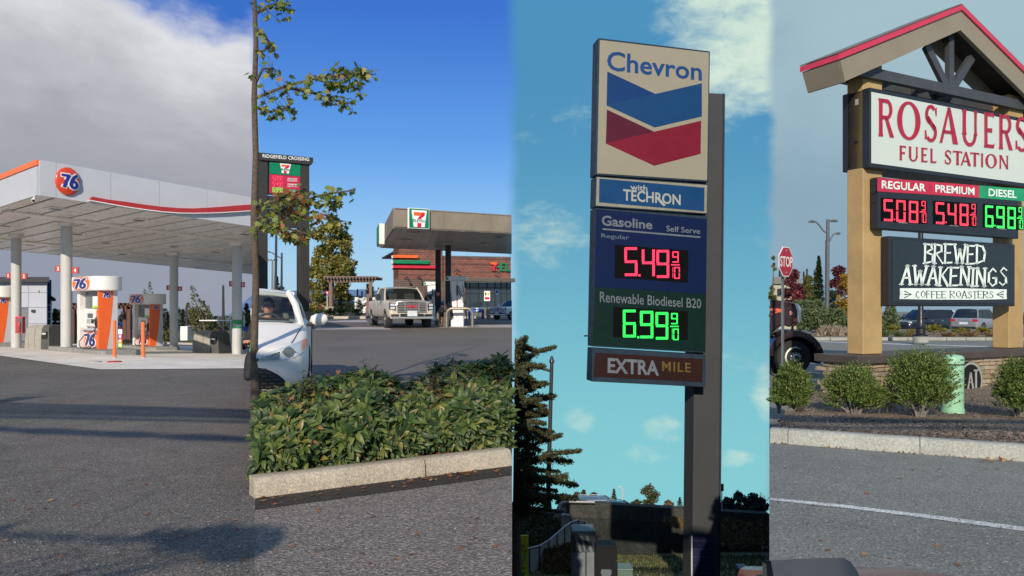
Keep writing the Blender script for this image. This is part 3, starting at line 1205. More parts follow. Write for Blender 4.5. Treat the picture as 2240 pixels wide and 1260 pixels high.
 MB().prism([w(a * 1.004 - .002, bmid + (b - bmid) * 1.01, H + .03) for a, b in prof], UP * .012).build('drum_band', M_SILVER, t)
 bf = bmid - hb - .006
 q = MB()
 oval = []
 for i in range(24):
  th = 2 * math.pi * i / 24
  cx_, cz_ = math.cos(th), math.sin(th)
  oval.append((1.0 + .74 * cx_, H + .235 + max(-.215, min(.215, .29 * cz_))))
 q.prism([w(a, bf, z) for a, z in oval], -pb * .012)
 lg = q.build('logo_patch', M_ORANGE2, t)
 w_, b_ = MB(), MB()
 seven_six(w_, b_, lambda x, y: w(1.56 - 1.12 * x, bf - .012, H + .07 + .33 * y), -pb, .006)
 w_.build('numeral_outline', M_WPRINT, lg)
 b_.build('numeral', M_NAVY, lg)
 return t


ISL = ground_mat('island_concrete', (0.24, 0.24, 0.23), grain=0.12, gscale=40, patch=0.15, bump=0.2, stones=30)


def island(nc, label, la=3.6):
 pa, pb = V((-0.745, 0.667, 0)), V((0.667, 0.745, 0))
 q = MB()
 pts = []
 for (a, b) in ((-.9, -.38), (-1.05, -.2), (-1.05, .75), (-.9, .95), (la, .95), (la, -.38)):
  w = nc + pa * a + pb * b
  pts.append(V((w.x, w.y, nc.z - .42)))
 q.prism(pts, UP * .42)
 return tag(q.build('pump_island', ISL, origin=nc - UP * .16, bevel=.03), label, 'pump island', 'raised islands under the pumps')


ncA = V(((217 - CX) / FPX * 25.4, 25.4, 0))
ncA.z = z1(ncA.x, ncA.y) + .16
pumpA = make_pump(ncA, 'nearest orange and white fuel pump, beside the column with plates 3 and 4')
island(ncA, 'grey kerbed island under the nearest orange and white pump')
for px, D, lab, li in ((329, 35.5, 'second fuel pump standing further back, left of the column with plates 5 and 6', 'grey kerbed island under the pump left of plate 5'),
                       (-7, 33.0, 'orange and white fuel pump cut by the left edge, in front of the white building', 'grey kerbed island at the left edge under the cut-off pump')):
 nc = V(((px - CX) / FPX * D, D, 0))
 nc.z = z1(nc.x, nc.y) + .16
 c = copy_tree(pumpA)
 c.location = nc
 c['_o'] = tuple(nc)
 c['label'] = lab
 island(nc, li)

D = 30.0
p = on_ground(550, D, z1)
t = thing('diesel_hose', P(550, 768, D), 'green diesel hose hanging in a loop beside the column with the green band', 'hose')
MB().tube([P(553, 690, D), P(552, 735, D), P(548, 752, D), P(547, 768, D), P(549.5, 777, D), P(553, 778, D)], .022, 8).build('hose', mat('green_hose', (.10, .40, .16), .4), t, smooth=True)
MB().obox(P(548.5, 690, D + .05), V((.16, 0, 0)), V((0, .3, 0)), UP * .26).build('hose_bracket', M_WHITE, t)
MB().obox(P(549, 796, D + .1), V((.05, 0, 0)), V((0, .05, 0)), UP * 2.0).build('post', M_SILVER, t)

# ------------------------------------------------------------------ bins for waste and windscreen kit
def station_bin(x0, x1, ytop, ybase, D, label):
 base = P(x0, ybase, D)
 base.z = z1(base.x + .8, D)
 t = thing('waste_bin', base, label, 'waste bin', 'grey service bins between the columns')
 L = (x1 - x0) * D / FPX
 H = EYE - (ytop - HY) / FPX * D - base.z
 d = V((0.93, -.12, 0))
 d.normalize()
 bk_ = V((.35, .94, 0))
 def prof(off, y):
  return base + d * off + bk_ * y
 def hood(name, o0, o1, m, taper0, taper1):
  q = MB()
  rows_ = []
  for off, tp in ((o0, taper0), (o1, taper1)):
   r_ = [prof(off * L, 0), prof(off * L + tp[0] * L, .0) + UP * H * .45, prof(off * L + tp[1] * L, .04) + UP * H * .86, prof(off * L + tp[2] * L, .14) + UP * H,
                  prof(off * L + tp[2] * L, .62) + UP * H, prof(off * L + tp[1] * L, .72) + UP * H * .86, prof(off * L, .78)]
   rows_.append(r_)
  n = 7
  vs = rows_[0] + rows_[1]
  fs = [(i, i + 1, n + i + 1, n + i) for i in range(n - 1)] + [tuple(reversed(range(n))), tuple(range(n, 2 * n))]
  q.mesh(vs, fs)
  o = q.build(name, m, t)
  bm = bmesh.new()
  bm.from_mesh(o.data)
  bmesh.ops.recalc_face_normals(bm, faces=bm.faces[:])
  bm.to_mesh(o.data)
  bm.free()
  b = o.modifiers.new('bevel', 'BEVEL')
  b.width = .015
  b.segments = 2
  return o
 z_ = (0, 0, 0)
 hood('body', .16, .40, M_BINL, (.0, .005, .02), z_)
 hood('end_section', 0.0, .152, M_BINL, (.02, .05, .12), (.005, .01, .03))
 hood('body', .408, .66, M_BINL, z_, z_)
 hood('front_section', .668, 1.0, M_BIND, z_, (-.02, -.06, -.12))
 q = MB()
 e = base + d * L * .90
 f0 = base + d * L * .72
 q.obox(f0 + UP * H * .45 - bk_ * .03, d * L * .20, bk_ * .04, UP * H * .28)
 q.build('opening', M_BLACK, t)
 MB().obox(f0 + UP * H * .62 - bk_ * .04 + d * .02, d * L * .15, bk_ * .02, UP * H * .07).build('flap', M_SILVER, t)
 return t


station_bin(53, 113, 711, 767, 29.5, 'grey sloped waste bin left of the nearest pump, by the extinguisher column')
station_bin(420, 482, 724, 772, 31.5, 'grey sloped waste bin under the white barrier arm near the diesel column')

# ------------------------------------------------------------------ bollards
def bollard(px, ytop, ybase, wpx, label):
 w = ground_hit(px, ybase, z1)
 D = w.y
 H = (ybase - ytop) * D / FPX
 r = wpx * D / FPX / 2
 t = thing('bollard', w, label, 'bollard', 'orange bollards guarding the pumps')
 MB().lathe(w - UP * .03, [(r, 0), (r, H - r * .2), (r * .8, H), (r * .3, H + r * .15)], 18).build('post', M_ORANGE2, t, smooth=True)
 MB().lathe(w + UP * .003, [(r * 1.35, 0), (r * 1.25, .035)], 18).build('collar', M_CONC2, t)


bollard(250.5, 699, 783, 7.2, 'orange bollard in front of the nearest pump')
bollard(313, 702, 783.5, 8.0, 'orange bollard in front of the second, further pump')
bollard(547.5, 722, 762, 4.2, 'orange bollard at the green diesel hose')
bollard(261.5, 711, 762, 5.0, 'slim orange bollard behind the nearest pump next to the coloured notice')

w = P(263, 760, 31.0)
t = thing('notice_board', w, 'narrow upright notice with white, magenta, orange and lime bands behind the pump', 'notice')
for i, (y0, y1, m) in enumerate(((720, 731, M_WPRINT), (731, 741, M_PINK), (741, 750.5, M_ORANGE2), (750.5, 760, M_LIME))):
 b = MB().obox(P(258.5, y1, 31), V((.155, 0, 0)), V((0, .05, 0)), UP * ((y1 - y0) * 31 / FPX - .004)).build('panel', m, t)
 if i:
  MB().lathe(P(262.5, (y0 + y1) / 2, 30.995), [(.05, 0), (.05, .006)], 14, axis=(0, -1, 0)).build('roundel', M_WPRINT, b)

w = ground_hit(492, 758, z1)
t = thing('traffic_cone', w, 'small orange traffic cone with white bands beside the dark post', 'traffic cone')
D = w.y
hc = 18 * D / FPX
MB().box(w + UP * .02, (.26 * D / 30, .26 * D / 30, .05)).build('base', M_ORANGE2, t)
cn = MB().lathe(w + UP * .04, [(hc * .18, 0), (hc * .04, hc * .95), (hc * .03, hc)], 14).build('cone', M_ORANGE2, t, smooth=True)
for f in (.38, .66):
 MB().lathe(w + UP * (.04 + hc * f), [(hc * (.185 - .15 * f), 0), (hc * (.185 - .15 * (f + .14)), hc * .14)], 14).build('band', M_WPRINT, t, smooth=True)
w = on_ground(483, 42, z1)
t = thing('post_sign', w, 'round magenta sign over a small blue sign on a dark post behind the bin', 'sign')
MB().lathe(P(482.5, 724, 42), [(.12, 0), (.12, .03)], 18, axis=(0, -1, 0)).build('round_panel', M_PINK, t)
MB().obox(P(478, 739, 42), V((.16, 0, 0)), V((0, .03, 0)), UP * .16).build('blue_panel', M_LBLUE, t)
MB().tube([w, P(482.5, 728, 42.05)], .035, 8).build('post', M_DARK, t)

# ------------------------------------------------------------------ background of lot 1
M_WALLW = mat('building_white', (0.42, 0.44, 0.50), 0.6, var=0.03, scale=1)
M_ROOFD = mat('roof_dark', (0.028, 0.028, 0.033), 0.5)
M_GLASSD = mat('window_dark', (0.03, 0.045, 0.055), 0.08, spec=0.8)
D = 55.0
t = thing('shop_building', on_ground(40, D, z1), 'pale two-storey panel-clad shop building with a dark roof edge behind the columns', 'building')
x0 = P(-140, 700, D).x
x1_ = P(102.5, 700, D).x
gz = z1((x0 + x1_) / 2, D) - .1
cols = [-140, -90, -40, 9, 62, 102.5]
rowsz = [742, 708, 672.5, 640, 617]
MB().obox(V((x0, D + .06, gz)), V((x1_ - x0 - .05, 0, 0)), V((-7.4, 12, 0)), UP * (EYE + 62 * D / FPX - gz)).build('wall', mat('cladding_joint', (.16, .17, .19), .7), t)
for a, b in zip(cols[:-1], cols[1:]):
 for c_, d_ in zip(rowsz[:-1], rowsz[1:]):
  if a < 20 and c_ > 700 and b > -95:
   continue
  q = MB()
  pa_, pb_ = P(a, c_, D), P(b, d_, D)
  q.obox(pa_ + V((.012, 0, .012)), V((pb_.x - pa_.x - .024, 0, 0)), V((0, .09, 0)), UP * (pb_.z - pa_.z - .024))
  q.build('cladding_panel', M_WALLW, t)
MB().obox(P(-145, 617, D - .5), V((P(108, 0, D - .5).x - P(-145, 0, D - .5).x, 0, 0)), V((-8, 13, 0)), UP * .36).build('roof', M_ROOFD, t)
MB().obox(P(68, 683, D - .12), V((.24, 0, 0)), V((0, .12, 0)), UP * .18).build('wall_lamp', M_DARK, t)
MB().obox(P(82, 638, D - .1), V((.09, 0, 0)), V((0, .1, 0)), UP * .09).build('wall_camera', M_GREY, t)
sf = MB().obox(P(-40, 738, D - .02), V((P(23, 0, D).x - P(-40, 0, D).x, 0, 0)), V((0, .1, 0)), UP * 2.0).build('shop_window', M_GLASSD, t)
for k in range(4):
 MB().obox(P(-40 + k * 16, 738, D - .06), V((.06, 0, 0)), V((0, .05, 0)), UP * 2.0).build('mullion', M_DARK, sf)
s_ = MB().lathe(P(19.5, 674, D - .1), [(.18, 0), (.18, .05)], 20, axis=(0, -1, 0)).build('round_sign', mat('teal_print', (.03, .33, .42), .5), t)
MB().lathe(P(19.5, 674, D - .16), [(.09, 0), (.09, .01)], 20, axis=(0, -1, 0)).build('roundel', M_WPRINT, s_)
for y, m in ((697, M_WPRINT), (713, M_LBLUE), (722, M_SIGNRED)):
 MB().obox(P(17, y, D - .08), V((.2, 0, 0)), V((0, .04, 0)), UP * .14).build('window_sign', m, t)
gl = MB().obox(P(103, 740, D + 2), V((.32, 0, 0)), V((-3, 5, 0)), UP * (EYE + 19 * (D + 2) / FPX + 2.2)).build('side_glazing', mat('glazing_blue', (.03, .12, .22), .1, spec=.8), t)
for y in (668, 683, 698):
 MB().obox(P(103, y, D + 1.95), V((.34, 0, 0)), V((0, .1, 0)), UP * .05).build('glazing_bar', M_WPRINT, gl)
MB().prism([P(103, 641, D + 1.6), P(122, 653, D + 1.6), P(122, 657.5, D + 1.6), P(114, 657.5, D + 1.6), P(103, 652, D + 1.6)], V((-3.6, 6, 0))).build('roof', M_ROOFD, t)
MB().tube([P(112, 741, D + 2), P(112, 655, D + 2)], .05, 8).build('post', M_WHITE, t)

ks = MB()
kb = MB()
prev = None
for i in range(13):
 px = 20 + i * 46
 Y = 62.0
 w = on_ground(px, Y, z1)
 if prev is not None and px > 60:
  ks.obox(prev, w - prev, V((0, .2, 0)), UP * .15)
  kb.face([prev + V((0, .2, .13)), w + V((0, .2, .13)), w + V((0, 40, -.4)), prev + V((0, 40, -.4))])
 prev = w
tag(ks.build('kerb', M_CONC2, cut=SEAM12), kind='structure')
tag(kb.build('planting_strip', M_GRASS, cut=SEAM12), kind='structure')

L_DARK = leaf_mat('leaf_conifer', [(0, (.018, .030, .022)), (.5, (.030, .046, .030)), (1, (.048, .064, .038))], .1)
L_GREEN = leaf_mat('leaf_green', [(0, (.035, .062, .018)), (.5, (.070, .110, .028)), (1, (.125, .155, .045))], .3)
L_OLIVE = leaf_mat('leaf_olive', [(0, (.055, .068, .020)), (.5, (.12, .125, .034)), (1, (.22, .19, .055))], .3)
L_RED = leaf_mat('leaf_red', [(0, (.09, .018, .024)), (.5, (.20, .036, .042)), (1, (.32, .08, .06))], .3)
L_DKRED = leaf_mat('leaf_wine', [(0, (.055, .014, .024)), (.5, (.11, .026, .038)), (1, (.20, .06, .05))], .25)
L_GOLD = leaf_mat('leaf_gold', [(0, (.07, .090, .022)), (.35, (.16, .18, .040)), (.7, (.28, .26, .055)), (1, (.46, .36, .09))], .35)
L_GOLD2 = leaf_mat('leaf_amber', [(0, (.16, .09, .012)), (.5, (.36, .21, .02)), (1, (.52, .33, .05))], .3)
rnd = random.Random(11)


def px_tree(kind, px, ytop, ybase, wpx, D, zf, label, leafm=L_DARK, n=700, **kw):
 b = on_ground(px, D, zf)
 zb = EYE - (ybase - HY) / FPX * D
 b.z = min(b.z, zb) if kw.pop('sink', False) else b.z
 h = EYE - (ytop - HY) / FPX * D - b.z
 w = wpx * D / FPX
 if kind == 'c':
  return conifer(kw.pop('name', 'conifer'), b, h, w, label, rnd, leafm, M_BARK, n, **kw)
 lf = kw.pop('leaf', max(.10, w * .045)) * 1.25
 n = int(n * 1.7)
 z0 = kw.pop('z0', .18)
 nb = kw.pop('nb', 22)
 rr = kw.pop('rr', (.16, .28))
 return branch_tree(kw.pop('name', 'tree'), b, h, label, 'tree', rnd, leafm, kw.pop('bark', M_BARK), lambda r_: blob_crown(w, h * (1 - z0) * .9, h * z0, nb, r_, None, rr), n, lf, tr=kw.pop('tr', max(.05, h * .018)), **kw)


CG = 'conifers behind the orange fuel station'
for px, yt, w_, D, lab in ((164, 686, 15, 90, 'dark conifer seen between the columns left of the nearest pump'), (274, 690, 13, 92, 'small dark conifer behind the brown pergola'),
                           (291, 692, 10, 96, 'narrow dark conifer just left of the second pump'), (367, 682, 15, 88, 'dark conifer left of the column with plate 5'),
                           (400, 677, 17, 85, 'tall pointed conifer right of the column with plate 6'), (428, 684, 14, 92, 'dark conifer behind the young poplar'),
                           (457, 681, 17, 90, 'dark conifer to the right of the young poplar'), (470, 696, 14, 98, 'low dark conifer left of the utility pole')):
 px_tree('c', px, yt, 745, w_, D, z1, lab, n=650, group=CG, leaf=.3)
q = MB()
for i in range(2600):
 px = rnd.uniform(110, 556)
 D = rnd.uniform(118, 135)
 w = on_ground(px, D, z1)
 hgt = 3.2 + 2.2 * noise.noise(V((px * .035, 3.3, 0))) + 1.0 * noise.noise(V((px * .15, 8, 0)))
 p = w + UP * rnd.uniform(0, max(.6, hgt))
 leafquad(q, p, rdir(rnd), rdir(rnd), .8, .55)
tag(q.build('far_wood', L_DARK), kind='stuff')
q = MB()
for i in range(3600):
 px = rnd.choice((rnd.uniform(352, 376), rnd.uniform(410, 470), rnd.uniform(490, 540), rnd.uniform(112, 180), rnd.uniform(470, 520)))
 D = rnd.uniform(63.5, 68)
 w = on_ground(px, D, z1)
 hgt = 1.0 + .8 * noise.noise(V((px * .09, 1.3, 0)))
 p = w + UP * rnd.uniform(0.05, max(.3, hgt))
 leafquad(q, p, rdir(rnd), rdir(rnd), .22, .16)
tag(q.build('undergrowth', L_OLIVE), kind='stuff')
px_tree('b', 122, 671, 741, 20, 60, z1, 'dark rounded columnar shrub tree beside the pale shop building', L_GREEN, 900, z0=.05, leaf=.2)
px_tree('b', 421, 697, 745, 18, 66, z1, 'small red-leaved autumn tree left of the young poplar', L_RED, 700, leaf=.18)
px_tree('b', 372, 713, 745, 18, 64, z1, 'low green bush tree left of the column with plate 5', L_OLIVE, 500, z0=.06, leaf=.18)
def leaders(name, px, D, tips, label, zf, leafm, n=900, leaf=.10):
 b = on_ground(px, D, zf)
 t = thing(name, b, label, 'tree')
 tk, lf = MB(), MB()
 for tx, ty, wd in tips:
  top_ = P(tx, ty, D + rnd.uniform(-.6, .6))
  md = b.lerp(top_, .45) + V(((b.x - top_.x) * .12, 0, 0))
  tk.tube([b - UP * .1, b.lerp(md, .5), md, top_], [.07, .05, .035, .008], 6)
  for k in range(n // len(tips)):
   f = .25 + .75 * rnd.random()
   c = md.lerp(top_, (f - .25) / .75)
   rr = wd * (1.05 - f) + .06
   p = c + rdir(rnd) * rr
   leafquad(lf, p, rdir(rnd), rdir(rnd), leaf * rnd.uniform(.7, 1.4), leaf)
 tk.build('trunk', M_BARKG, t, smooth=True)
 lf.build('crown', leafm, t)


leaders('poplar', 445, 52, [(421, 628, .8), (409, 662, .6), (417, 678, .6), (444, 659, .7), (455, 671, .7), (432, 672, .9), (440, 690, 1.0)], 'young poplar with thin upright leafy leaders between two columns', z1, L_OLIVE, 1100, .13)
leaders('sapling', 329, 60, [(328, 618, .5), (317, 634, .5), (310, 645, .5), (333, 640, .4)], 'thin leafy sapling rising behind the second pump', z1, L_GREEN, 420, .12)
px_tree('b', 545, 664, 748, 20, 48, z1, 'green tree with reddened top at the edge by the diesel hose', L_GREEN, 700, z0=.2, leaf=.2)
px_tree('b', 540, 663, 705, 9, 49, z1, 'reddened leafy sapling top beside the green tree at the diesel hose', L_RED, 260, z0=.72, leaf=.16, nb=10)

for px, yt, yb, D, lab, arm in ((489, 625, 745, 70, 'dark utility pole standing right of the young poplar', True), (409, 669, 742, 75, 'short dark utility pole left of the young poplar', False)):
 b = on_ground(px, D, z1)
 t = thing('utility_pole', b, lab, 'utility pole')
 MB().tube([b - UP * .3, P(px - .8, yt, D)], [.16, .10], 8).build('pole', M_DARK, t)
 if arm:
  q = MB()
  q.tube([P(486, 630, D), P(491, 627, D)], .05, 6)
  q.tube([P(488, 622, D), P(488, 640, D)], .09, 6)
  q.build('fitting', M_BARKG, t)
tag(MB().obox(P(394, 745, 60), V((P(410, 0, 60).x - P(394, 0, 60).x, 0, 0)), V((0, 2, 0)), UP * (31 * 60 / FPX)).build('enclosure', M_WHITE, origin=on_ground(402, 60, z1), bevel=.02), 'plain white enclosure wall right of the column with plate 6', 'wall')
q = MB()
q.obox(P(436, 702.2, 50), V((P(514, 0, 50).x - P(436, 0, 50).x, 0, 0)), V((0, .3, 0)), UP * .07)
q.tube([P(505, 702, 50.2), on_ground(505, 50.2, z1)], .05, 8)
tag(q.build('barrier', M_WHITE, origin=on_ground(505, 50, z1)), 'long thin white barrier arm behind the column with plate 7', 'barrier')
for i, (a, b_2, y0, y1) in enumerate(((468, 520, 740, 728), (414, 436, 744, 735))):
 tag(MB().obox(P(a, y0, 72), V((P(b_2, 0, 72).x - P(a, 0, 72).x, 0, 0)), V((0, .2, 0)), UP * ((y0 - y1) * 72 / FPX)).build('low_wall', M_WHITE if i == 0 else mat('tan_wall', (.45, .36, .26), .7), origin=P(a, y0, 72)), ('long low white wall behind the right waste bin', 'low tan wall behind the young poplar')[i], 'wall')
q = MB()
t = thing('street_sign', on_ground(534, 46, z1), 'small blue street sign on a pale post right of the diesel column', 'sign')
q.obox(P(531, 722.5, 46), V((.26, 0, 0)), V((0, .03, 0)), UP * .2)
q.build('panel', M_LBLUE, t)
MB().tube([on_ground(535, 46.1, z1), P(534, 690, 46.1)], .05, 8).build('post', M_SILVER, t)
for a, b_2, D, lab in ((268, 296, 46, 'warm wooden planter bench under the brown pergola'), (532, 553, 44, 'warm wooden planter bench right of the diesel column')):
 t = thing('planter_bench', on_ground((a + b_2) / 2, D, z1), lab, 'bench')
 for k in range(3):
  MB().obox(P(a, 755 - k * 4.2, D), V((P(b_2, 0, D).x - P(a, 0, D).x, 0, 0)), V((0, .5, 0)), UP * .10).build('plank', mat('warm_wood', (.30, .15, .06), .6, var=.2), t)
 for xx in (a + 1, b_2 - 2):
  MB().box(on_ground(xx, D + .2, z1) + UP * .1, (.1, .4, .45)).build('leg', M_BROWN, t)

D = 50.0
t = thing('pergola', on_ground(225, D, z1), 'dark brown timber pergola behind the nearest pump', 'pergola')
for px in (158.5, 190, 272, 281):
 q = MB()
 w = on_ground(px, D + (1.5 if px in (190, 272) else 0), z1)
 q.obox(w - V((.12, 0, .1)), V((.24, 0, 0)), V((0, .24, 0)), UP * (EYE + (HY - 668) * D / FPX - w.z))
 q.build('post', M_BROWN, t)
MB().obox(P(155, 676, D), V((P(288, 0, D).x - P(155, 0, D).x, 0, 0)), V((0, .15, 0)), UP * .28).build('beam', M_BROWN, t)
for k in range(15):
 px = 156 + k * 9.3
 MB().obox(P(px, 668, D - .5), V((.09, 0, 0)), V((0, 3.2, 0)), UP * .16).build('rafter', M_BROWN, t)

# ================================================================== vehicles
M_TYRE = mat('tyre_rubber', (0.022, 0.022, 0.023), 0.85, var=0.2, scale=20)
M_RIM = mat('rim_alloy', (0.55, 0.55, 0.56), 0.25, metal=0.9)
M_CHROME = mat('chrome', (0.80, 0.80, 0.80), 0.22, metal=.75, var=0.02)
M_BLKTRIM = mat('black_trim', (0.018, 0.018, 0.02), 0.5)
M_LAMPC = mat('headlamp_clear', (0.55, 0.58, 0.60), 0.08, spec=0.9, var=0.2, scale=30)
M_LAMPR = mat('tail_lamp_red', (0.45, 0.02, 0.02), 0.15, spec=0.8)
M_LAMPA = mat('indicator_amber', (0.75, 0.16, 0.02), 0.2, spec=0.8)
M_GLASS = glass_mat('car_glass', (0.012, 0.018, 0.02), 0.80)
M_GLASSL = glass_mat('windscreen_glass', (0.02, 0.028, 0.03), 0.22)
M_SEAT = mat('seat_fabric', (0.06, 0.06, 0.062), 0.9)
M_SEATL = mat('seat_pale', (0.24, 0.24, 0.22), 0.9)
M_PLATE = mat('plate_white', (0.62, 0.66, 0.70), 0.5)


def boolean_cut(o, cutters):
 for me in cutters:
  co = bpy.data.objects.new('cutter', me)
  COL.objects.link(co)
  co.matrix_world = Matrix.Identity(4)
  md = o.modifiers.new('cut', 'BOOLEAN')
  md.operation = 'DIFFERENCE'
  md.solver = 'EXACT'
  md.object = co
  dg = bpy.context.evaluated_depsgraph_get()
  dg.update()
  nm = bpy.data.meshes.new_from_object(o.evaluated_get(dg))
  o.modifiers.clear()
  o.data = nm
  bpy.data.objects.remove(co)


def cyl_mesh(c, axis, r, L, n=28):
 q = MB()
 q.lathe(V(c) - V(axis) * L / 2, [(r, 0), (r, L)], n, axis=axis)
 me = bpy.data.meshes.new('cyl')
 me.from_pydata(q.v, [], q.f)
 bm = bmesh.new()
 bm.from_mesh(me)
 bmesh.ops.recalc_face_normals(bm, faces=bm.faces[:])
 bm.to_mesh(me)
 bm.free()
 return me


def loft_body(stations, subdiv=1):
 """stations: (x, [(y, z)...]) half sections from the floor centre up to the top centre; mirrored"""
 vs, fs = [], []
 n = None
 for x, sec in stations:
  ring = [V((x, y, z)) for y, z in sec] + [V((x, -y, z)) for y, z in reversed(sec[1:-1])]
  n = len(ring)
  vs += ring
 for i in range(len(stations) - 1):
  for k in range(n):
   fs.append((i * n + k, i * n + (k + 1) % n, (i + 1) * n + (k + 1) % n, (i + 1) * n + k))
 fs.append(tuple(range(n)))
 fs.append(tuple(reversed(range((len(stations) - 1) * n, len(stations) * n))))
 return vs, fs


def body_obj(name, stations, m, parent, wheels, wr, W, subdiv=2):
 vs, fs = loft_body(stations)
 me = bpy.data.meshes.new(name)
 me.from_pydata(vs, [], fs)
 bm = bmesh.new()
 bm.from_mesh(me)
 bmesh.ops.recalc_face_normals(bm, faces=bm.faces[:])
 bm.to_mesh(me)
 bm.free()
 o = bpy.data.objects.new(name, me)
 COL.objects.link(o)
 ss = o.modifiers.new('s', 'SUBSURF')
 ss.levels = ss.render_levels = subdiv
 dg = bpy.context.evaluated_depsgraph_get()
 nm = bpy.data.meshes.new_from_object(o.evaluated_get(dg))
 o.modifiers.clear()
 o.data = nm
 cut = []
 for x in wheels:
  cut.append(cyl_mesh((x, 0, wr), (0, 1, 0), wr * 1.13, W * 1.4))
 boolean_cut(o, cut)
 o.data.materials.clear()
 o.data.materials.append(m)
 o.data.polygons.foreach_set('use_smooth', [True] * len(o.data.polygons))
 o.data.set_sharp_from_angle(angle=R(38))
 o.parent = parent
 o['_o'] = (0, 0, 0)
 return o


def patch(body, rows, lift=.008):
 """sheet laid on the nose of a car body; rows of (y, z) seen from the front"""
 from mathutils.bvhtree import BVHTree
 me = body.data
 bv = BVHTree.FromPolygons([v.co for v in me.vertices], [tuple(p.vertices) for p in me.polygons])
 q = MB()
 grid = []
 for r in rows:
  line = []
  for y, z in r:
   hit, nr, _, _ = bv.ray_cast(V((6, y, z)), V((-1, 0, 0)))
   if hit is None:
    hit, nr, _, _ = bv.find_nearest(V((2, y, z)))
   if nr.x < 0 and abs(nr.x) > abs(nr.y):
    nr = -nr
   line.append(hit + nr.normalized() * lift)
  grid.append(line)
 k = len(rows[0])
 q.mesh([p for l in grid for p in l], [(i * k + j, i * k + j + 1, (i + 1) * k + j + 1, (i + 1) * k + j) for i in range(len(rows) - 1) for j in range(k - 1)])
 return q


def band(ys, lo, hi, s, n=5):
 """rows between a lower and an upper edge given at the positions ys"""
 return [[(s * y, lo[j] + (hi[j] - lo[j]) * i / (n - 1)) for j, y in enumerate(ys)] for i in range(n)]


def wheel(parent, x, y, r, w, rim=M_RIM, spokes=5):
 s = 1 if y > 0 else -1
 ty = MB().lathe((x, y - s * w / 2, r), [(r * .72, 0), (r * .95, .0), (r, w * .15), (r, w * .85), (r * .95, w), (r * .68, w), (r * .66, w * .8)], 26, axis=(0, s, 0)).build('wheel', M_TYRE, parent, smooth=True)
 q = MB()
 q.lathe((x, y - s * w / 2, r), [(r * .68, w * .80), (r * .66, w * 1.01), (r * .60, w * 1.01), (r * .58, w * .80)], 26, axis=(0, s, 0))
 for k in range(spokes):
  a = 2 * math.pi * k / spokes + .3
  d = V((math.cos(a), 0, math.sin(a)))
  tq = V((-math.sin(a), 0, math.cos(a)))
  c = V((x, y + s * w * .38, r))
  q.obox(c + d * r * .06 - tq * r * .08, d * r * .56, tq * r * .16, V((0, s * w * .14, 0)))
 q.lathe((x, y + s * w * .34, r), [(r * .16, 0), (r * .14, w * .2)], 12, axis=(0, s, 0))
 q.build('rim', rim, ty)
 MB().lathe((x, y - s * w * .1, r), [(r * .62, 0), (r * .62, .02)], 20, axis=(0, s, 0)).build('brake_disc', M_BLKTRIM, ty)
 return ty


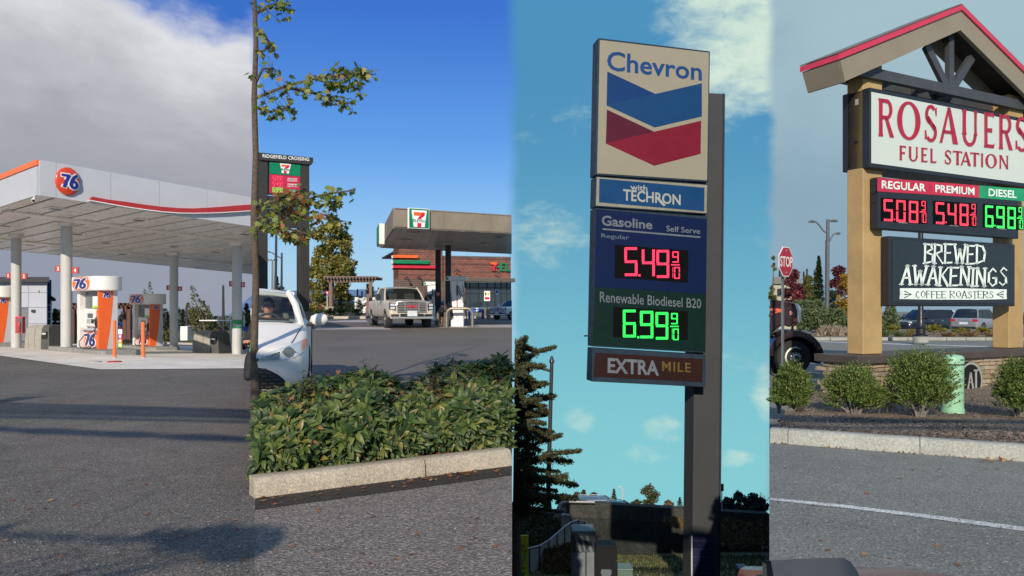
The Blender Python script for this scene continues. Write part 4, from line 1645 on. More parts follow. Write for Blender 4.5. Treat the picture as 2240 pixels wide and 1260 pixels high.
def greenhouse(root, paint, gl, xb0, xt0, xt1, xb1, zb, zr, wb, wt, splits, glm=M_GLASS, crown=.05, pil=.07, zb1=None):
 """roof, pillars and panes; xb0/xt0 windscreen base/top, xt1/xb1 rear screen top/base"""
 zb1 = zb1 or zb
 q = MB()
 nx, ny = 6, 6
 vs, fs = [], []
 for s in (0, 1):
  for i in range(nx + 1):
   for j in range(ny + 1):
    fx, fy = i / nx, j / ny * 2 - 1
    x = xt0 + .05 + (xt1 - xt0 - .1) * fx
    y = (wt + .035) * fy * (1 - .03 * abs(2 * fx - 1) ** 3)
    z = zr + crown * (1 - fy ** 2) * (1 - .5 * abs(2 * fx - 1) ** 2) - .035 * abs(2 * fx - 1) ** 2 - .02 * abs(fy) ** 4 - (.04 if s else 0)
    vs.append(V((x, y, z)))
 k = (nx + 1) * (ny + 1)
 for s in (0, 1):
  for i in range(nx):
   for j in range(ny):
    a = s * k + i * (ny + 1) + j
    f = (a, a + 1, a + ny + 2, a + ny + 1)
    fs.append(f if s else tuple(reversed(f)))
 for i in range(nx):
  for j in (0, ny):
   a = i * (ny + 1) + j
   fs.append((a, a + ny + 1, k + a + ny + 1, k + a))
 for j in range(ny):
  for i in (0, nx):
   a = i * (ny + 1) + j
   fs.append((a, a + 1, k + a + 1, k + a))
 q.mesh(vs, fs)
 rf = q.build('roof', paint, root, smooth=True)
 cb = [V((xb0, wb, zb)), V((xb1, wb, zb1))]
 ct = [V((xt0, wt, zr - .03)), V((xt1, wt, zr - .03))]
 for s in (1, -1):
  m = lambda v: V((v.x, v.y * s, v.z))
  for k_, (b, t_) in enumerate(zip(cb, ct)):
   MB().tube([m(b) - V((0, 0, .06)), m(b.lerp(t_, .5)) + V((0, s * .015, .02)), m(t_) + V((0, 0, .005))], [pil * .7, pil * .6, pil * .55], 8).build('pillar', paint, root, smooth=True)
  fr = [0.0] + splits + [1.0]
  for a, b in zip(fr[:-1], fr[1:]):
   g = .018
   p = lambda f, e: m((cb[0].lerp(cb[1], f) if e == 0 else ct[0].lerp(ct[1], f)) + V((0, .012 if e == 0 else .008, 0)))
   q = MB()
   pts = [p(a + g, 0), p(b - g, 0), p(b - g, 1), p(a + g, 1)]
   q.prism(pts, V((0, -s * .008, 0)))
   q.build('side_window', glm, root)
  for f in splits:
   MB().obox(m(cb[0].lerp(cb[1], f)) - V((.04, 0, .05)), V((.08, 0, 0)), V((0, s * .016, 0)), m(ct[0].lerp(ct[1], f)) - m(cb[0].lerp(cb[1], f)) + UP * .05).build('pillar', M_BLKTRIM, root)
 for nm, b, t_, e in (('windscreen', cb[0], ct[0], 1), ('rear_window', cb[1], ct[1], -1)):
  q = MB()
  n = 8
  vs, fs = [], []
  for i in range(5):
   f = i / 4
   c = b.lerp(t_, f)
   for j in range(n + 1):
    g = j / n * 2 - 1
    vs.append(V((c.x + e * .10 * (1 - g * g) + e * .03 * math.sin(math.pi * f), c.y * g * .96, c.z + (crown * .6 * (1 - g * g) if i == 4 else 0))))
  for i in range(4):
   for j in range(n):
    a = i * (n + 1) + j
    fs.append((a, a + 1, a + n + 2, a + n + 1))
  q.mesh(vs, fs)
  o = q.build(nm, gl if nm == 'windscreen' else glm, root, smooth=True)
 return rf


def sedan_sections(L, W, zh0, zh1, zbelt, ztail, zf=.18):
 h = W / 2
 def sec(w, z0, zm, zs, zt, tw=.86, wl=.93):
  return [(0, z0), (w * wl, z0), (w, zm * .55 + z0 * .45), (w, zm), (w * .985, zs), (w * tw, zt), (w * .45, zt + .02), (0, zt + .025)]
 f, r = L / 2, -L / 2
 return [
  (f, sec(h * .62, zf + .10, .45, .56, zh0 - .10)),
  (f - .05, sec(h * .78, zf + .02, .48, .60, zh0 - .05)),
  (f - .22, sec(h * .92, zf, .50, .64, zh0, .84)),
  (f - .60, sec(h * .985, zf, .55, zh0 - .03, zh0 + .06, .82)),
  (f - 1.15, sec(h * .995, zf, .58, zh1 - .08, zh1 - .03, .80)),
  (f - 1.42, sec(h, zf, .60, zbelt - .06, zh1, .84)),
  (f - 2.1, sec(h, zf, .62, zbelt - .06, zbelt, .86)),
  (f - 3.2, sec(h, zf, .62, zbelt - .04, zbelt + .02, .86)),
  (r + .95, sec(h * .99, zf, .62, zbelt - .03, zbelt + .03, .85)),
  (r + .45, sec(h * .95, zf, .60, ztail - .08, ztail, .83)),
  (r + .08, sec(h * .86, zf + .06, .58, ztail - .12, ztail - .03, .82)),
  (r, sec(h * .74, zf + .14, .56, ztail - .18, ztail - .10, .82)),
 ]


def suv(name, label, paint, L=4.6, W=1.86, H=1.66, group=None, gl=M_GLASS, wr=.36, cat='car', tail=True):
 root = thing(name, (0, 0, 0), label, cat, group)
 h = W / 2
 zb = H * .60
 st = sedan_sections(L, W, zb - .20, zb - .04, zb, zb + .02, .24)
 st[-3:] = [(-L / 2 + .40, [(0, .24), (h * .9, .24), (h * .98, .45), (h * .98, .62), (h * .97, zb - .03), (h * .86, zb + .05), (h * .4, zb + .06), (0, zb + .06)]),
               (-L / 2 + .06, [(0, .30), (h * .86, .30), (h * .92, .46), (h * .93, .62), (h * .92, zb - .05), (h * .84, zb + .03), (h * .4, zb + .04), (0, zb + .04)]),
               (-L / 2, [(0, .36), (h * .80, .36), (h * .86, .48), (h * .87, .62), (h * .86, zb - .08), (h * .78, zb - .0), (h * .4, zb + .0), (0, zb + .0)])]
 fx, rx = L / 2 - .92, -L / 2 + .82
 body_obj('body', st, paint, root, (fx, rx), wr, W)
 greenhouse(root, paint, gl, L / 2 - 1.22, L / 2 - 2.0, -L / 2 + .55, -L / 2 + .16, zb, H - .03, h * .86, h * .68, [.36, .70], crown=.04)
 for x in (fx, rx):
  for s in (1, -1):
   wheel(root, x, s * (h - .13), wr, .24)
 for s in (1, -1):
  MB().obox((L / 2 - .30, s * h * .60, zb - .33), (.16, 0, 0), (0, s * h * .30, 0), (0, 0, .13)).build('headlight', M_LAMPC, root, bevel=.02)
  MB().obox((-L / 2 - .005, s * h * .56, zb - .20), (.16, 0, 0), (0, s * h * .35, 0), (0, 0, .16)).build('tail_light', M_LAMPR, root, bevel=.02)
  MB().lathe((L / 2 - 1.42, s * (h + .02), zb + .06), [(.02, 0), (.08, .03), (.09, .12), (.06, .2)], 10, axis=(0, s, .1)).build('mirror', paint, root, smooth=True)
  for dx in (.18, -.75):
   MB().obox((dx, s * (h - .005), zb - .16), (.18, 0, 0), (0, s * .03, 0), (0, 0, .03)).build('door_handle', M_CHROME, root)
  MB().obox((rx + wr * 1.15, s * (h - .05), .20), (fx - rx - wr * 2.3, 0, 0), (0, s * .06, 0), (0, 0, .13)).build('sill', M_BLKTRIM, root)
  MB().tube([(L / 2 - 2.1, s * h * .62, H + .005), (-L / 2 + .7, s * h * .62, H + .005)], .02, 6).build('roof_rail', M_CHROME, root)
 MB().obox((L / 2 - .16, -h * .45, zb - .42), (.14, 0, 0), (0, h * .9, 0), (0, 0, .2)).build('grille', M_BLKTRIM, root)
 MB().obox((-L / 2 - .02, -.26, zb - .38), (.05, 0, 0), (0, .52, 0), (0, 0, .13)).build('number_plate', M_PLATE, root)
 MB().obox((-L / 2 - .02, -h * .8, .32), (.1, 0, 0), (0, h * 1.6, 0), (0, 0, .16)).build('bumper', M_BLKTRIM, root, bevel=.03)
 MB().box((0, 0, .6), (L * .5, W * .7, .5)).build('interior', M_SEAT, root)
 return root


def place(root, loc, rz):
 root.location = loc
 root.rotation_euler = (0, 0, rz)
 return root


def pickup(name, label, paint, detail=True, L=5.85, W=2.06, H=1.93, group=None):
 root = thing(name, (0, 0, 0), label, 'pickup truck', group)
 h = W / 2
 zf = .42
 def sec(w, z0, zm, zs, zt, tw=.93):
  return [(0, z0), (w * .93, z0), (w, z0 + .16), (w, zm), (w * .99, zs), (w * tw, zt), (w * .5, zt + .02), (0, zt + .03)]
 f, r = L / 2, -L / 2
 zh, zb = 1.24, 1.27
 st = [
  (f, sec(h * .86, .55, .85, 1.0, 1.12, .94)),
  (f - .06, sec(h * .95, .46, .86, 1.05, 1.18, .94)),
  (f - .3, sec(h * .985, zf, .86, 1.08, zh - .02, .93)),
  (f - .9, sec(h, zf, .88, 1.12, zh + .02, .90)),
  (f - 1.5, sec(h, zf, .88, zb - .08, zh + .06, .90)),
  (f - 1.9, sec(h, zf, .88, zb - .05, zb + .01, .92)),
  (f - 3.9, sec(h, zf, .88, zb - .04, zb + .01, .92)),
  (r + 1.75, sec(h, zf + .02, .88, zb - .04, zb + .02, .94)),
  (r + .15, sec(h * .99, zf + .06, .88, zb - .04, zb + .02, .94)),
  (r, sec(h * .96, zf + .12, .86, zb - .10, zb - .04, .94)),
 ]
 fx, rx = f - .98, r + 1.15
 body_obj('body', st, paint, root, (fx, rx), .42, W)
 greenhouse(root, paint, M_GLASSL if detail else M_GLASS, f - 1.55, f - 2.32, r + 2.05, r + 1.86, zb, H - .04, h * .88, h * .72, [.5], crown=.04)
 for x in (fx, rx):
  for s in (1, -1):
   wheel(root, x, s * (h - .15), .42, .28, spokes=6)
 MB().obox((r + .10, -h * .78, zb - .02), (1.62, 0, 0), (0, h * 1.56, 0), (0, 0, .075)).build('bed', M_BLKTRIM, root)
 g = MB().obox((f - .02, -h * .64, .72), (.05, 0, 0), (0, h * 1.28, 0), (0, 0, .46)).build('grille', M_BLKTRIM, root, bevel=.03)
 for k in range(6):
  MB().tube([(f + .035, -h * .60, .76 + k * .075), (f + .06, 0, .755 + k * .075), (f + .035, h * .60, .76 + k * .075)], .020, 6).build('grille_bar', M_CHROME, g)
 for s in (-1, 1):
  for xx in (.30, .62):
   MB().obox((f + .03, s * h * xx - .015, .72), (.03, 0, 0), (0, .03, 0), (0, 0, .45)).build('grille_post', M_CHROME, g)
 MB().tube([(f + .02, -h * .68, 1.02), (f + .02, -h * .62, 1.19), (f + .05, 0, 1.215), (f + .02, h * .62, 1.19), (f + .02, h * .68, 1.02)], .035, 8).build('grille_surround', M_CHROME, root, smooth=True)
 q = MB()
 put_text(q, 'GMC', ((f + .085, -.27, .93), (f + .085, .27, .93), (f + .085, .27, 1.05), (f + .085, -.27, 1.05)), (1, 0, 0), .004, bold=.02)
 q.build('badge', M_EXT, g)
 for s in (1, -1):
  hl = MB().prism([(f - .03, s * h * .70, .80), (f - .03, s * h * .70, 1.14), (f - .10, s * h * .97, 1.16), (f - .10, s * h * .97, .86)], V((.06, 0, 0))).build('headlight', M_BLKTRIM, root, bevel=.015)
  for zz in (.92, 1.06):
   MB().obox((f + .0, s * h * .74, zz - .05), (.045, 0, 0), (-.05, s * h * .18, 0), (0, 0, .10)).build('lamp', M_LAMPC, hl)
  MB().obox((f - .04, s * h * .56, .50), (.06, 0, 0), (-.04, s * h * .32, 0), (0, 0, .15)).build('fog_recess', M_BLKTRIM, root)
  MB().obox((f - 1.75, s * (h + .06), zb + .03), (.14, 0, 0), (0, s * .22, 0), (0, 0, .26)).build('mirror', M_BLKTRIM if detail else paint, root, bevel=.04)
  MB().obox((rx + .5, s * (h - .02), .36), (fx - rx - 1.0, 0, 0), (0, s * .14, 0), (0, 0, .06)).build('running_board', M_BLKTRIM, root, bevel=.02)
  for dx in (.35, -.55):
   MB().obox((dx, s * (h - .005), zb - .18), (.2, 0, 0), (0, s * .035, 0), (0, 0, .04)).build('door_handle', M_CHROME, root)
  for dx in (1.25, .25, -.85):
   MB().obox((dx, s * (h - .004), .55), (.012, 0, 0), (0, s * .008, 0), (0, 0, zb - .62)).build('door_gap', M_BLKTRIM, root)
  MB().obox((r - .01, s * h * .84, .85), (.08, 0, 0), (0, s * h * .13, 0), (0, 0, .36)).build('tail_light', M_LAMPR, root)
  q = MB()
  for k in range(9):
   t0, t1 = math.pi * k / 9, math.pi * (k + 1) / 9
  q.build('seam', M_BLKTRIM, root) if False else None
  MB().box((f - 2.45, s * .42, 1.30), (.16, .5, .62)).build('seat', M_SEAT, root, bevel=.06)
 MB().obox((f - .06, -h * .93, .44), (.16, 0, 0), (0, h * 1.86, 0), (0, 0, .10)).build('bumper', M_CHROME, root, bevel=.03)
 MB().obox((f - .05, -h * .5, .53), (.14, 0, 0), (0, h * 1.0, 0), (0, 0, .14)).build('lower_grille', M_BLKTRIM, root)
 MB().obox((f + .09, -.22, .56), (.02, 0, 0), (0, .44, 0), (0, 0, .24)).build('number_plate', M_PLATE, root)
 MB().obox((r - .14, -h * .9, .5), (.2, 0, 0), (0, h * 1.8, 0), (0, 0, .2)).build('bumper', M_CHROME, root, bevel=.03)
 MB().obox((f - 1.7, -h * .8, 1.0), (.2, 0, 0), (0, h * 1.6, 0), (0, 0, .30)).build('dashboard', M_SEAT, root, bevel=.05)
 return root


def cut_tree(root, co, no):
 """keep only what lies on the near side of the lot line (the rest is outside the photograph)"""
 bpy.context.view_layer.update()
 for o in list(root.children_recursive):
  if o.type != 'MESH':
   continue
  mw = o.matrix_world
  inv = mw.inverted()
  lc = inv @ V(co)
  ln = (mw.to_3x3().transposed() @ V(no)).normalized()
  bm = bmesh.new()
  if o.data.users > 1:
   o.data = o.data.copy()
  bm.from_mesh(o.data)
  res = bmesh.ops.bisect_plane(bm, geom=bm.verts[:] + bm.edges[:] + bm.faces[:], plane_co=lc, plane_no=ln, clear_outer=True)
  ed = [e for e in res['geom_cut'] if isinstance(e, bmesh.types.BMEdge) and e.is_boundary]
  if ed and len(bm.faces) and o.name.split('.')[0] not in ('windscreen', 'rear_window'):
   try:
    bmesh.ops.holes_fill(bm, edges=ed, sides=0)
   except Exception:
    pass
  bm.to_mesh(o.data)
  bm.free()
 for o in sorted(root.children_recursive, key=lambda x: -len(x.parent.name)):
  if o.type == 'MESH' and len(o.data.polygons) == 0 and not o.children:
   bpy.data.objects.remove(o)
 for o in list(root.children_recursive):
  if o.type == 'MESH' and len(o.data.polygons) == 0 and not o.children:
   bpy.data.objects.remove(o)

# ================================================================== lot 2: brick shop with fuel canopy
def brick_mat(name, c1, c2, mortar, scale=1.0):
 if name in MATS:
  return MATS[name]
 m = bpy.data.materials.new(name)
 m.use_nodes = True
 t = NT(m.node_tree)
 b = m.node_tree.nodes['Principled BSDF']
 tc = t.n('ShaderNodeTexCoord')
 sp = t.n('ShaderNodeSeparateXYZ')
 t.link(tc.outputs['Object'], sp.inputs[0])
 cb = t.n('ShaderNodeCombineXYZ')
 t.link(t.math('ADD', sp.outputs[0], sp.outputs[1]), cb.inputs[0])
 t.link(sp.outputs[2], cb.inputs[1])
 br = t.n('ShaderNodeTexBrick')
 br.inputs['Color1'].default_value = (*c1, 1)
 br.inputs['Color2'].default_value = (*c2, 1)
 br.inputs['Mortar'].default_value = (*mortar, 1)
 br.inputs['Scale'].default_value = scale
 br.inputs['Brick Width'].default_value = .40
 br.inputs['Row Height'].default_value = .13
 br.inputs['Mortar Size'].default_value = .012
 t.link(cb.outputs[0], br.inputs['Vector'])
 nz = t.noise(tc.outputs['Object'], 2.0, 5)
 t.link(t.mix(t.rng(nz, .3, .7, 0, .35), br.outputs[0], (0.05, .03, .025), 'MIX'), b.inputs['Base Color'])
 b.inputs['Roughness'].default_value = .85
 bn = t.n('ShaderNodeBump')
 bn.inputs['Strength'].default_value = .5
 bn.inputs['Distance'].default_value = .02
 t.link(t.math('SUBTRACT', 1.0, br.outputs['Fac']), bn.inputs['Height'])
 t.link(bn.outputs[0], b.inputs['Normal'])
 MATS[name] = m
 return m


M_BRICK = brick_mat('brick_red', (.24, .072, .048), (.17, .050, .036), (.26, .18, .15))
M_BRICKD = brick_mat('brick_brown', (.12, .075, .058), (.085, .052, .042), (.20, .16, .14))
M_STUCCO = mat('fascia_taupe', (0.235, 0.200, 0.155), .75, var=.10, scale=1.5, bump=.2, bscale=25)
M_SOFF2 = mat('soffit_grey', (0.36, 0.34, 0.32), .45, var=.15, scale=1.2)
M_COLD = mat('column_black', (0.020, 0.020, 0.022), .5)
M_7G = mat('logo_green', (0.0, .20, .085), .35)
M_7O = mat('logo_orange', (.75, .13, .02), .35)
M_7R = mat('logo_red', (.60, .015, .045), .35)
M_PYL = mat('pylon_charcoal', (0.032, 0.030, 0.028), .55, var=.1)
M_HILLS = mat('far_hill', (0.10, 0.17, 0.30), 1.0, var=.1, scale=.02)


def logo_seven(mk, quad_pt, n, depth, parent, with_word=True):
 """white tapered shield with the striped numeral; quad_pt(x, y) in 0..1 of the square sign"""
 def poly(name, pts, m, lift, par):
  q = MB()
  q.prism([quad_pt(x, y) + n * lift for x, y in pts], n * depth)
  return q.build(name, m, par)
 sh = poly('shield', [(.13, .90), (.87, .90), (.76, .08), (.24, .08)], M_WPRINT, .004, parent)
 poly('numeral', [(.24, .80), (.62, .80), (.60, .63), (.24, .63)], M_7O, .012, sh)
 poly('numeral', [(.62, .80), (.78, .80), (.75, .64), (.60, .52), (.58, .47), (.42, .47), (.50, .60), (.60, .66)], M_7R, .012, sh)
 poly('numeral', [(.41, .28), (.60, .28), (.60, .07), (.41, .07)], M_7R, .012, sh)
 if with_word:
  q = MB()
  put_text(q, 'ELEVEn', (quad_pt(.20, .31), quad_pt(.78, .31), quad_pt(.78, .46), quad_pt(.20, .46)), n, .014, bold=.03)
  q.build('lettering', M_7G, sh)


# --- canopy
SZ = 4.50
def cpt(px, py, z=SZ):
 """where the picture ray meets height z"""
 Y = (z - EYE) * FPX / (HY - py)
 return V(((px - CX) / FPX * Y, Y, z))


cA = cpt(860, 499)
cB = V((-0.02, 32.35, SZ))
cL = cpt(832, 542)
cBK = V((-0.02, 44.5, SZ))
ch = .79
t = thing('fuel_canopy', cA, 'taupe boxy fuel canopy with a square logo sign on its front corner', 'canopy')
fd = (cB - cA).normalized()
fn = V((fd.y, -fd.x, 0))
Lf = (cB - cA).length
for a, b in ((0, .205), (.205, .41), (.41, .815), (.815, 1.0)):
 MB().obox(cA + fd * (Lf * a + .004) - fn * .0, fd * (Lf * (b - a) - .008), -fn * .08, UP * ch).build('fascia_panel', M_STUCCO, t)
sd = (cL - cA)
Ls = sd.length
sd.normalize()
for a, b in ((0.009, .5), (.5, 1.0)):
 MB().obox(cA + sd * (Ls * a + .004), sd * (Ls * (b - a) - .008), fd * .08, UP * ch).build('fascia_panel', M_STUCCO, t)
MB().prism([cA + UP * .02 + fd * .05, cB + UP * .02, cBK + UP * .02, cL + UP * .02 + fd * .05], UP * .05).build('ceiling_backing', M_SOFF2, t)
nP = 16
for i in range(nP):
 f0, f1 = i / nP + .003, (i + 1) / nP - .003
 p0, p1 = (cA + fd * .06).lerp(cB, f0), (cA + fd * .06).lerp(cB, f1)
 r0, r1 = (cL + fd * .06).lerp(cBK, f0), (cL + fd * .06).lerp(cBK, f1)
 MB().prism([p0, p1, r1, r0], UP * .018).build('soffit_panel', M_SOFF2, t)
MB().prism([cA + UP * (ch - .06) + fd * .1, cB + UP * (ch - .06), cBK + UP * (ch - .06), cL + UP * (ch - .06) + fd * .1], UP * .03).build('deck', M_GREY, t)
MB().obox(cL, cBK - cL, V((0, .08, 0)), UP * ch).build('rear_fascia', M_STUCCO, t)
for px, py in ((907, 507), (885, 523), (1092, 517), (1060, 532), (985, 541), (1018, 545)):
 w = cpt(px, py)
 lo = MB().box(w - UP * .02, (.5, .5, .05)).build('ceiling_light', M_SOFF2, t)
 MB().box(w - UP * .05, (.3, .3, .012)).build('lens', M_SCREEN, lo)
sp0 = onplane(891, 500, cA + fn * .05, fn)
sp1 = onplane(936.5, 500, cA + fn * .05, fn)
stop = onplane(891, 455, cA + fn * .05, fn)
sw = (sp1 - sp0)
sw.z = 0
shh = stop.z - sp0.z
sg = MB().obox(sp0, sw, -fn * .14 + fn * .28, UP * shh).build('sign_box', M_WPRINT, t, bevel=.012)
fb = sp0 + fn * .14
q = MB()
e = .03
q.obox(fb + sw * e + UP * shh * e, sw * (1 - 2 * e), fn * .006, UP * shh * (1 - 2 * e))
gp = q.build('sign_face', M_7G, sg)
gb = fb + fn * .006
def qp(x, y):
 return gb + sw * x + UP * shh * y
logo_seven(None, qp, fn, .008, sg)
for o in [o for o in bpy.data.objects if o.parent and o.parent.name.startswith('shield') and o.parent.parent == sg]:
 o.parent = sg
sl_ = MB().obox(cL + sd * -1.9 + fd * -.25 - UP * .12, fd * .25, -sd * 2.0, UP * .95).build('side_sign', M_WPRINT, t)
MB().obox(cL + sd * -1.95 + fd * -.29 - UP * .08, fd * .04, -sd * 1.9, UP * .87).build('sign_face', M_7G, sl_)

# --- columns
for px, w_, yt, D, lab in ((958.5, 11.5, 533, 39.5, 'black square canopy column behind the card reader box'), (980.5, 12, 527, 36.5, 'black square canopy column behind the white fuel pump')):
 b = on_ground(px, D, z2)
 b.z = z2(0, D)
 t = thing('canopy_column', b, lab, 'column', 'black columns of the taupe canopy')
 r = w_ * D / FPX
 MB().obox(b + V((-r / 2, -r / 2, -.05)), V((r, 0, 0)), V((0, r, 0)), UP * (SZ - b.z + .05)).build('shaft', M_COLD, t, bevel=.015)
 MB().obox(b + V((-r / 2 - .04, -r / 2 - .04, SZ - b.z - .14)), V((r + .08, 0, 0)), V((0, r + .08, 0)), UP * .13).build('head_plate', M_SOFF2, t)
 MB().obox(b + V((-r / 2 - .05, -r / 2 - .05, 0)), V((r + .1, 0, 0)), V((0, r + .1, 0)), UP * .05).build('base_plate', M_COLD, t)

# --- pumps
def shop_pump(px0, px1, yt, yb, D, label, front=True):
 b = on_ground((px0 + px1) / 2, D, z2)
 b.z = z2(0, D)
 t = thing('fuel_pump', b, label, 'fuel pump', 'white fuel pumps under the taupe canopy')
 k = D / FPX
 x = lambda px: (px - CX) / FPX * D
 z = lambda py: EYE - (py - HY) * k
 s = (px1 - px0) / 46.0
 zt = z(yt)
 def bx_(name, fx0, fx1, y0, y1, z0, z1_, m, par=t, bev=.012):
  q = MB()
  xa, xb = b.x + (fx0 - .5) * (px1 - px0) * k, b.x + (fx1 - .5) * (px1 - px0) * k
  q.obox((xa, D + y0, z0), (xb - xa, 0, 0), (0, y1 - y0, 0), (0, 0, z1_ - z0))
  return q.build(name, m, par, bevel=bev)
 H = zt - b.z
 bx_('cabinet', .24, .86, -.30, .30, b.z, b.z + H * .92, M_WHITE)
 bx_('end_rib', .30, .52, -.33, -.30, b.z + .02, b.z + H * .90, M_WPRINT)
 bx_('end_rib', .62, .82, -.33, -.30, b.z + .02, b.z + H * .90, M_WPRINT)
 q = MB()
 hw = (px1 - px0) * k
 q.prism([(b.x - hw * .48, D - .38, b.z + H * .91), (b.x + hw * .46, D - .38, b.z + H * .93), (b.x + hw * .5, D - .38, b.z + H), (b.x - hw * .40, D - .38, b.z + H * 1.005), (b.x - hw * .5, D - .38, b.z + H * .97)], V((0, .76, 0)))
 tp = q.build('top', M_WHITE, t, bevel=.02)
 MB().lathe((b.x - hw * .40, D - .385, b.z + H * .955), [(.07, 0), (.07, .01)], 16, axis=(0, -1, 0)).build('logo_disc', M_7G, tp)
 bx_('panel_label', .54, .60, -.34, -.33, b.z + H * .62, b.z + H * .82, M_DARK, bev=0)
 bx_('panel_label', .545, .585, -.34, -.33, b.z + H * .40, b.z + H * .56, M_7O, bev=0)
 bx_('island', .0, 1.05, -.55, .9, b.z - .02, b.z + .02, M_CONC2, bev=0)
 for i, xx in enumerate((.10, .20)):
  q = MB()
  xq = b.x + (xx - .5) * hw
  q.tube([(xq, D - .2, b.z + H * .62), (xq - .03, D - .28, b.z + H * .52), (xq, D - .26, b.z + H * .42), (xq + .05, D - .2, b.z + H * .33)], [.04, .06, .06, .03], 8)
  q.build('nozzle', M_BLACK, t, smooth=True)
 for i, (fa, top_, sw_, low) in enumerate(((.62, .80, .30, .45), (.08, .86, .34, .14), (.84, .82, .22, .06), (.20, .84, .25, .16))):
  q = MB()
  pts = []
  for j in range(15):
   f = j / 14
   pts.append((b.x + (fa - .5) * hw + math.sin(f * math.pi) * sw_ * hw * (1 if i % 2 == 0 else .7), D - .36 - .05 * math.sin(f * math.pi), b.z + H * (top_ - (top_ - low) * math.sin(f * math.pi * .92))))
  q.tube(pts, .016, 6)
  q.build('hose', M_BLACK, t, smooth=True)
 return t


shop_pump(975, 1021, 605, 713, 36.5, 'white fuel pump with black hoses behind the steel hoop guard')
shop_pump(928, 962, 617, 672, 47.0, 'second white fuel pump further back beside the black column')
t = thing('pay_terminal', P(956, 668, 38.9), 'black pay terminal with a red panel on the black column', 'pay terminal')
MB().obox(P(951, 669, 38.9), V((.31, 0, 0)), V((0, .3, 0)), UP * .75).build('case', M_BLACK, t, bevel=.02)
rp = MB().obox(P(954, 648, 38.87), V((.21, 0, 0)), V((0, .03, 0)), UP * .2).build('red_panel', M_7R, t)
for k in range(3):
 MB().obox(P(955.5, 645.5 - k * 2, 38.85), V((.14, 0, 0)), V((0, .02, 0)), UP * .02).build('print_line', M_WPRINT, rp)
t = thing('brick_pier', on_ground(970, 37.6, z2), 'low brick pier between the two steel hoop guards', 'pier')
zg = z2(0, 37.6)
for r_ in range(7):
 for k in range(2):
  MB().obox(((966 + k * 4.6 - CX) / FPX * 37.6 - (.05 if r_ % 2 else 0), 37.5, zg + r_ * .098), (.095, 0, 0), (0, .3, 0), (0, 0, .086)).build('brick', mat('brick_unit', (.13, .06, .045), .85, var=.3), t)
MB().obox(((966 - CX) / FPX * 37.6 - .03, 37.52, zg), (.22, 0, 0), (0, .26, 0), (0, 0, .68)).build('mortar_core', M_CONC2, t)
t = thing('squeegee_bin', P(968, 668, 37.9), 'small blue and white squeegee bin beside the black column', 'bin')
MB().obox(P(965, 669, 37.9), V((.14, 0, 0)), V((0, .14, 0)), UP * .3).build('bin', M_LBLUE, t, bevel=.015)
MB().obox(P(965.5, 660, 37.89), V((.12, 0, 0)), V((0, .13, 0)), UP * .12).build('lid', M_WPRINT, t, bevel=.015)
M_STEEL = mat('brushed_steel', (.28, .25, .22), .4, metal=.6)
for x0, x1, yt, yb, D, lab in ((977, 1033.5, 672, 713.5, 35.6, 'steel hoop guard in front of the white fuel pump'), (958, 974, 673, 711, 37.2, 'narrower steel hoop guard left of the white fuel pump')):
 bl = on_ground(x0, D, z2)
 br = on_ground(x1, D + (.0), z2)
 bl.z = br.z = z2(0, D)
 t = thing('hoop_guard', (bl + br) / 2, lab, 'guard rail', 'steel hoop guards at the pump')
 H = (yb - yt) * D / FPX
 rr = .28
 pts = [bl - UP * .05, bl + UP * (H - rr)]
 for i in range(1, 7):
  a = math.pi / 2 * i / 6
  pts.append(bl + V((rr * (1 - math.cos(a)), 0, H - rr + rr * math.sin(a))))
 for i in range(0, 7):
  a = math.pi / 2 * i / 6
  pts.append(br + V((-rr * (1 - math.sin(a)), 0, H - rr + rr * math.cos(a))))
 pts.append(br - UP * .05)
 MB().tube(pts, .07, 10).build('hoop', M_STEEL, t, smooth=True)
 for e_ in (bl, br):
  MB().lathe(e_, [(.10, 0), (.10, .02)], 14).build('foot_plate', M_STEEL, t)

# --- the shop
D = 52.0
SL, SRr = P(862, 690, D), P(1119.6, 690, D + 2.2)
wd = SRr - SL
wd.z = 0
WL = wd.length
wd.normalize()
wn = V((wd.y, -wd.x, 0))
gz = .78


def sh(px, py, lift=0.0):
 return onplane(px, py, SL, wn) + wn * lift


t = thing('corner_shop', SL * 1.0, 'red brick shop with three coloured stripes and dark glass front behind the fuel canopy', 'shop')
def wallbox(name, px0, px1, y_top, y_bot, m, out=0.0, deep=.3, par=t, bev=0.0):
 p0, p1 = sh(px0, y_bot), sh(px1, y_bot)
 zt = sh((px0 + px1) / 2, y_top).z
 zb = sh((px0 + px1) / 2, y_bot).z
 q = MB()
 o = V((p0.x, p0.y, zb)) + wn * out
 dd = p1 - p0
 dd.z = 0
 q.obox(o, dd, -wn * (deep), UP * (zt - zb))
 return q.build(name, m, par, bevel=bev)


wallbox('wall', 862, 968, 540, 610.5, M_BRICK, 0, .4)
wallbox('wall', 862, 1018, 611, 692.5, M_BRICKD, .05, .4)
wallbox('wall', 968.3, 1119.5, 566, 612, M_BRICK, -.25, .4)
wallbox('parapet', 968.3, 1119.5, 560, 566, M_BRICKD, -.2, .5)
for y in (552, 566, 578, 589, 601):
 wallbox('brick_course', 862, 968, y - 1.0, y + .4, M_BRICKD, .03, .1)
for y in (577.5, 594.5):
 wallbox('brick_course', 968.5, 1119.5, y - .8, y + .5, M_BRICKD, -.22, .1)
MB().obox(sh(862, 692) + UP * 0, V((-.95, 9.0, 0)), wd * .3, UP * (sh(862, 540).z - sh(862, 692).z)).build('wall', M_BRICKD, t)
q = MB()
zroof = sh(862, 541).z
q.prism([V((v.x, v.y, zroof - .3)) for v in (sh(863, 600) - wn * .3, sh(967, 600) - wn * .3, sh(967, 600) - wn * 8, sh(863, 600) - wn * 8 )], UP * .1)
q.build('roof', M_ROOFD, t)
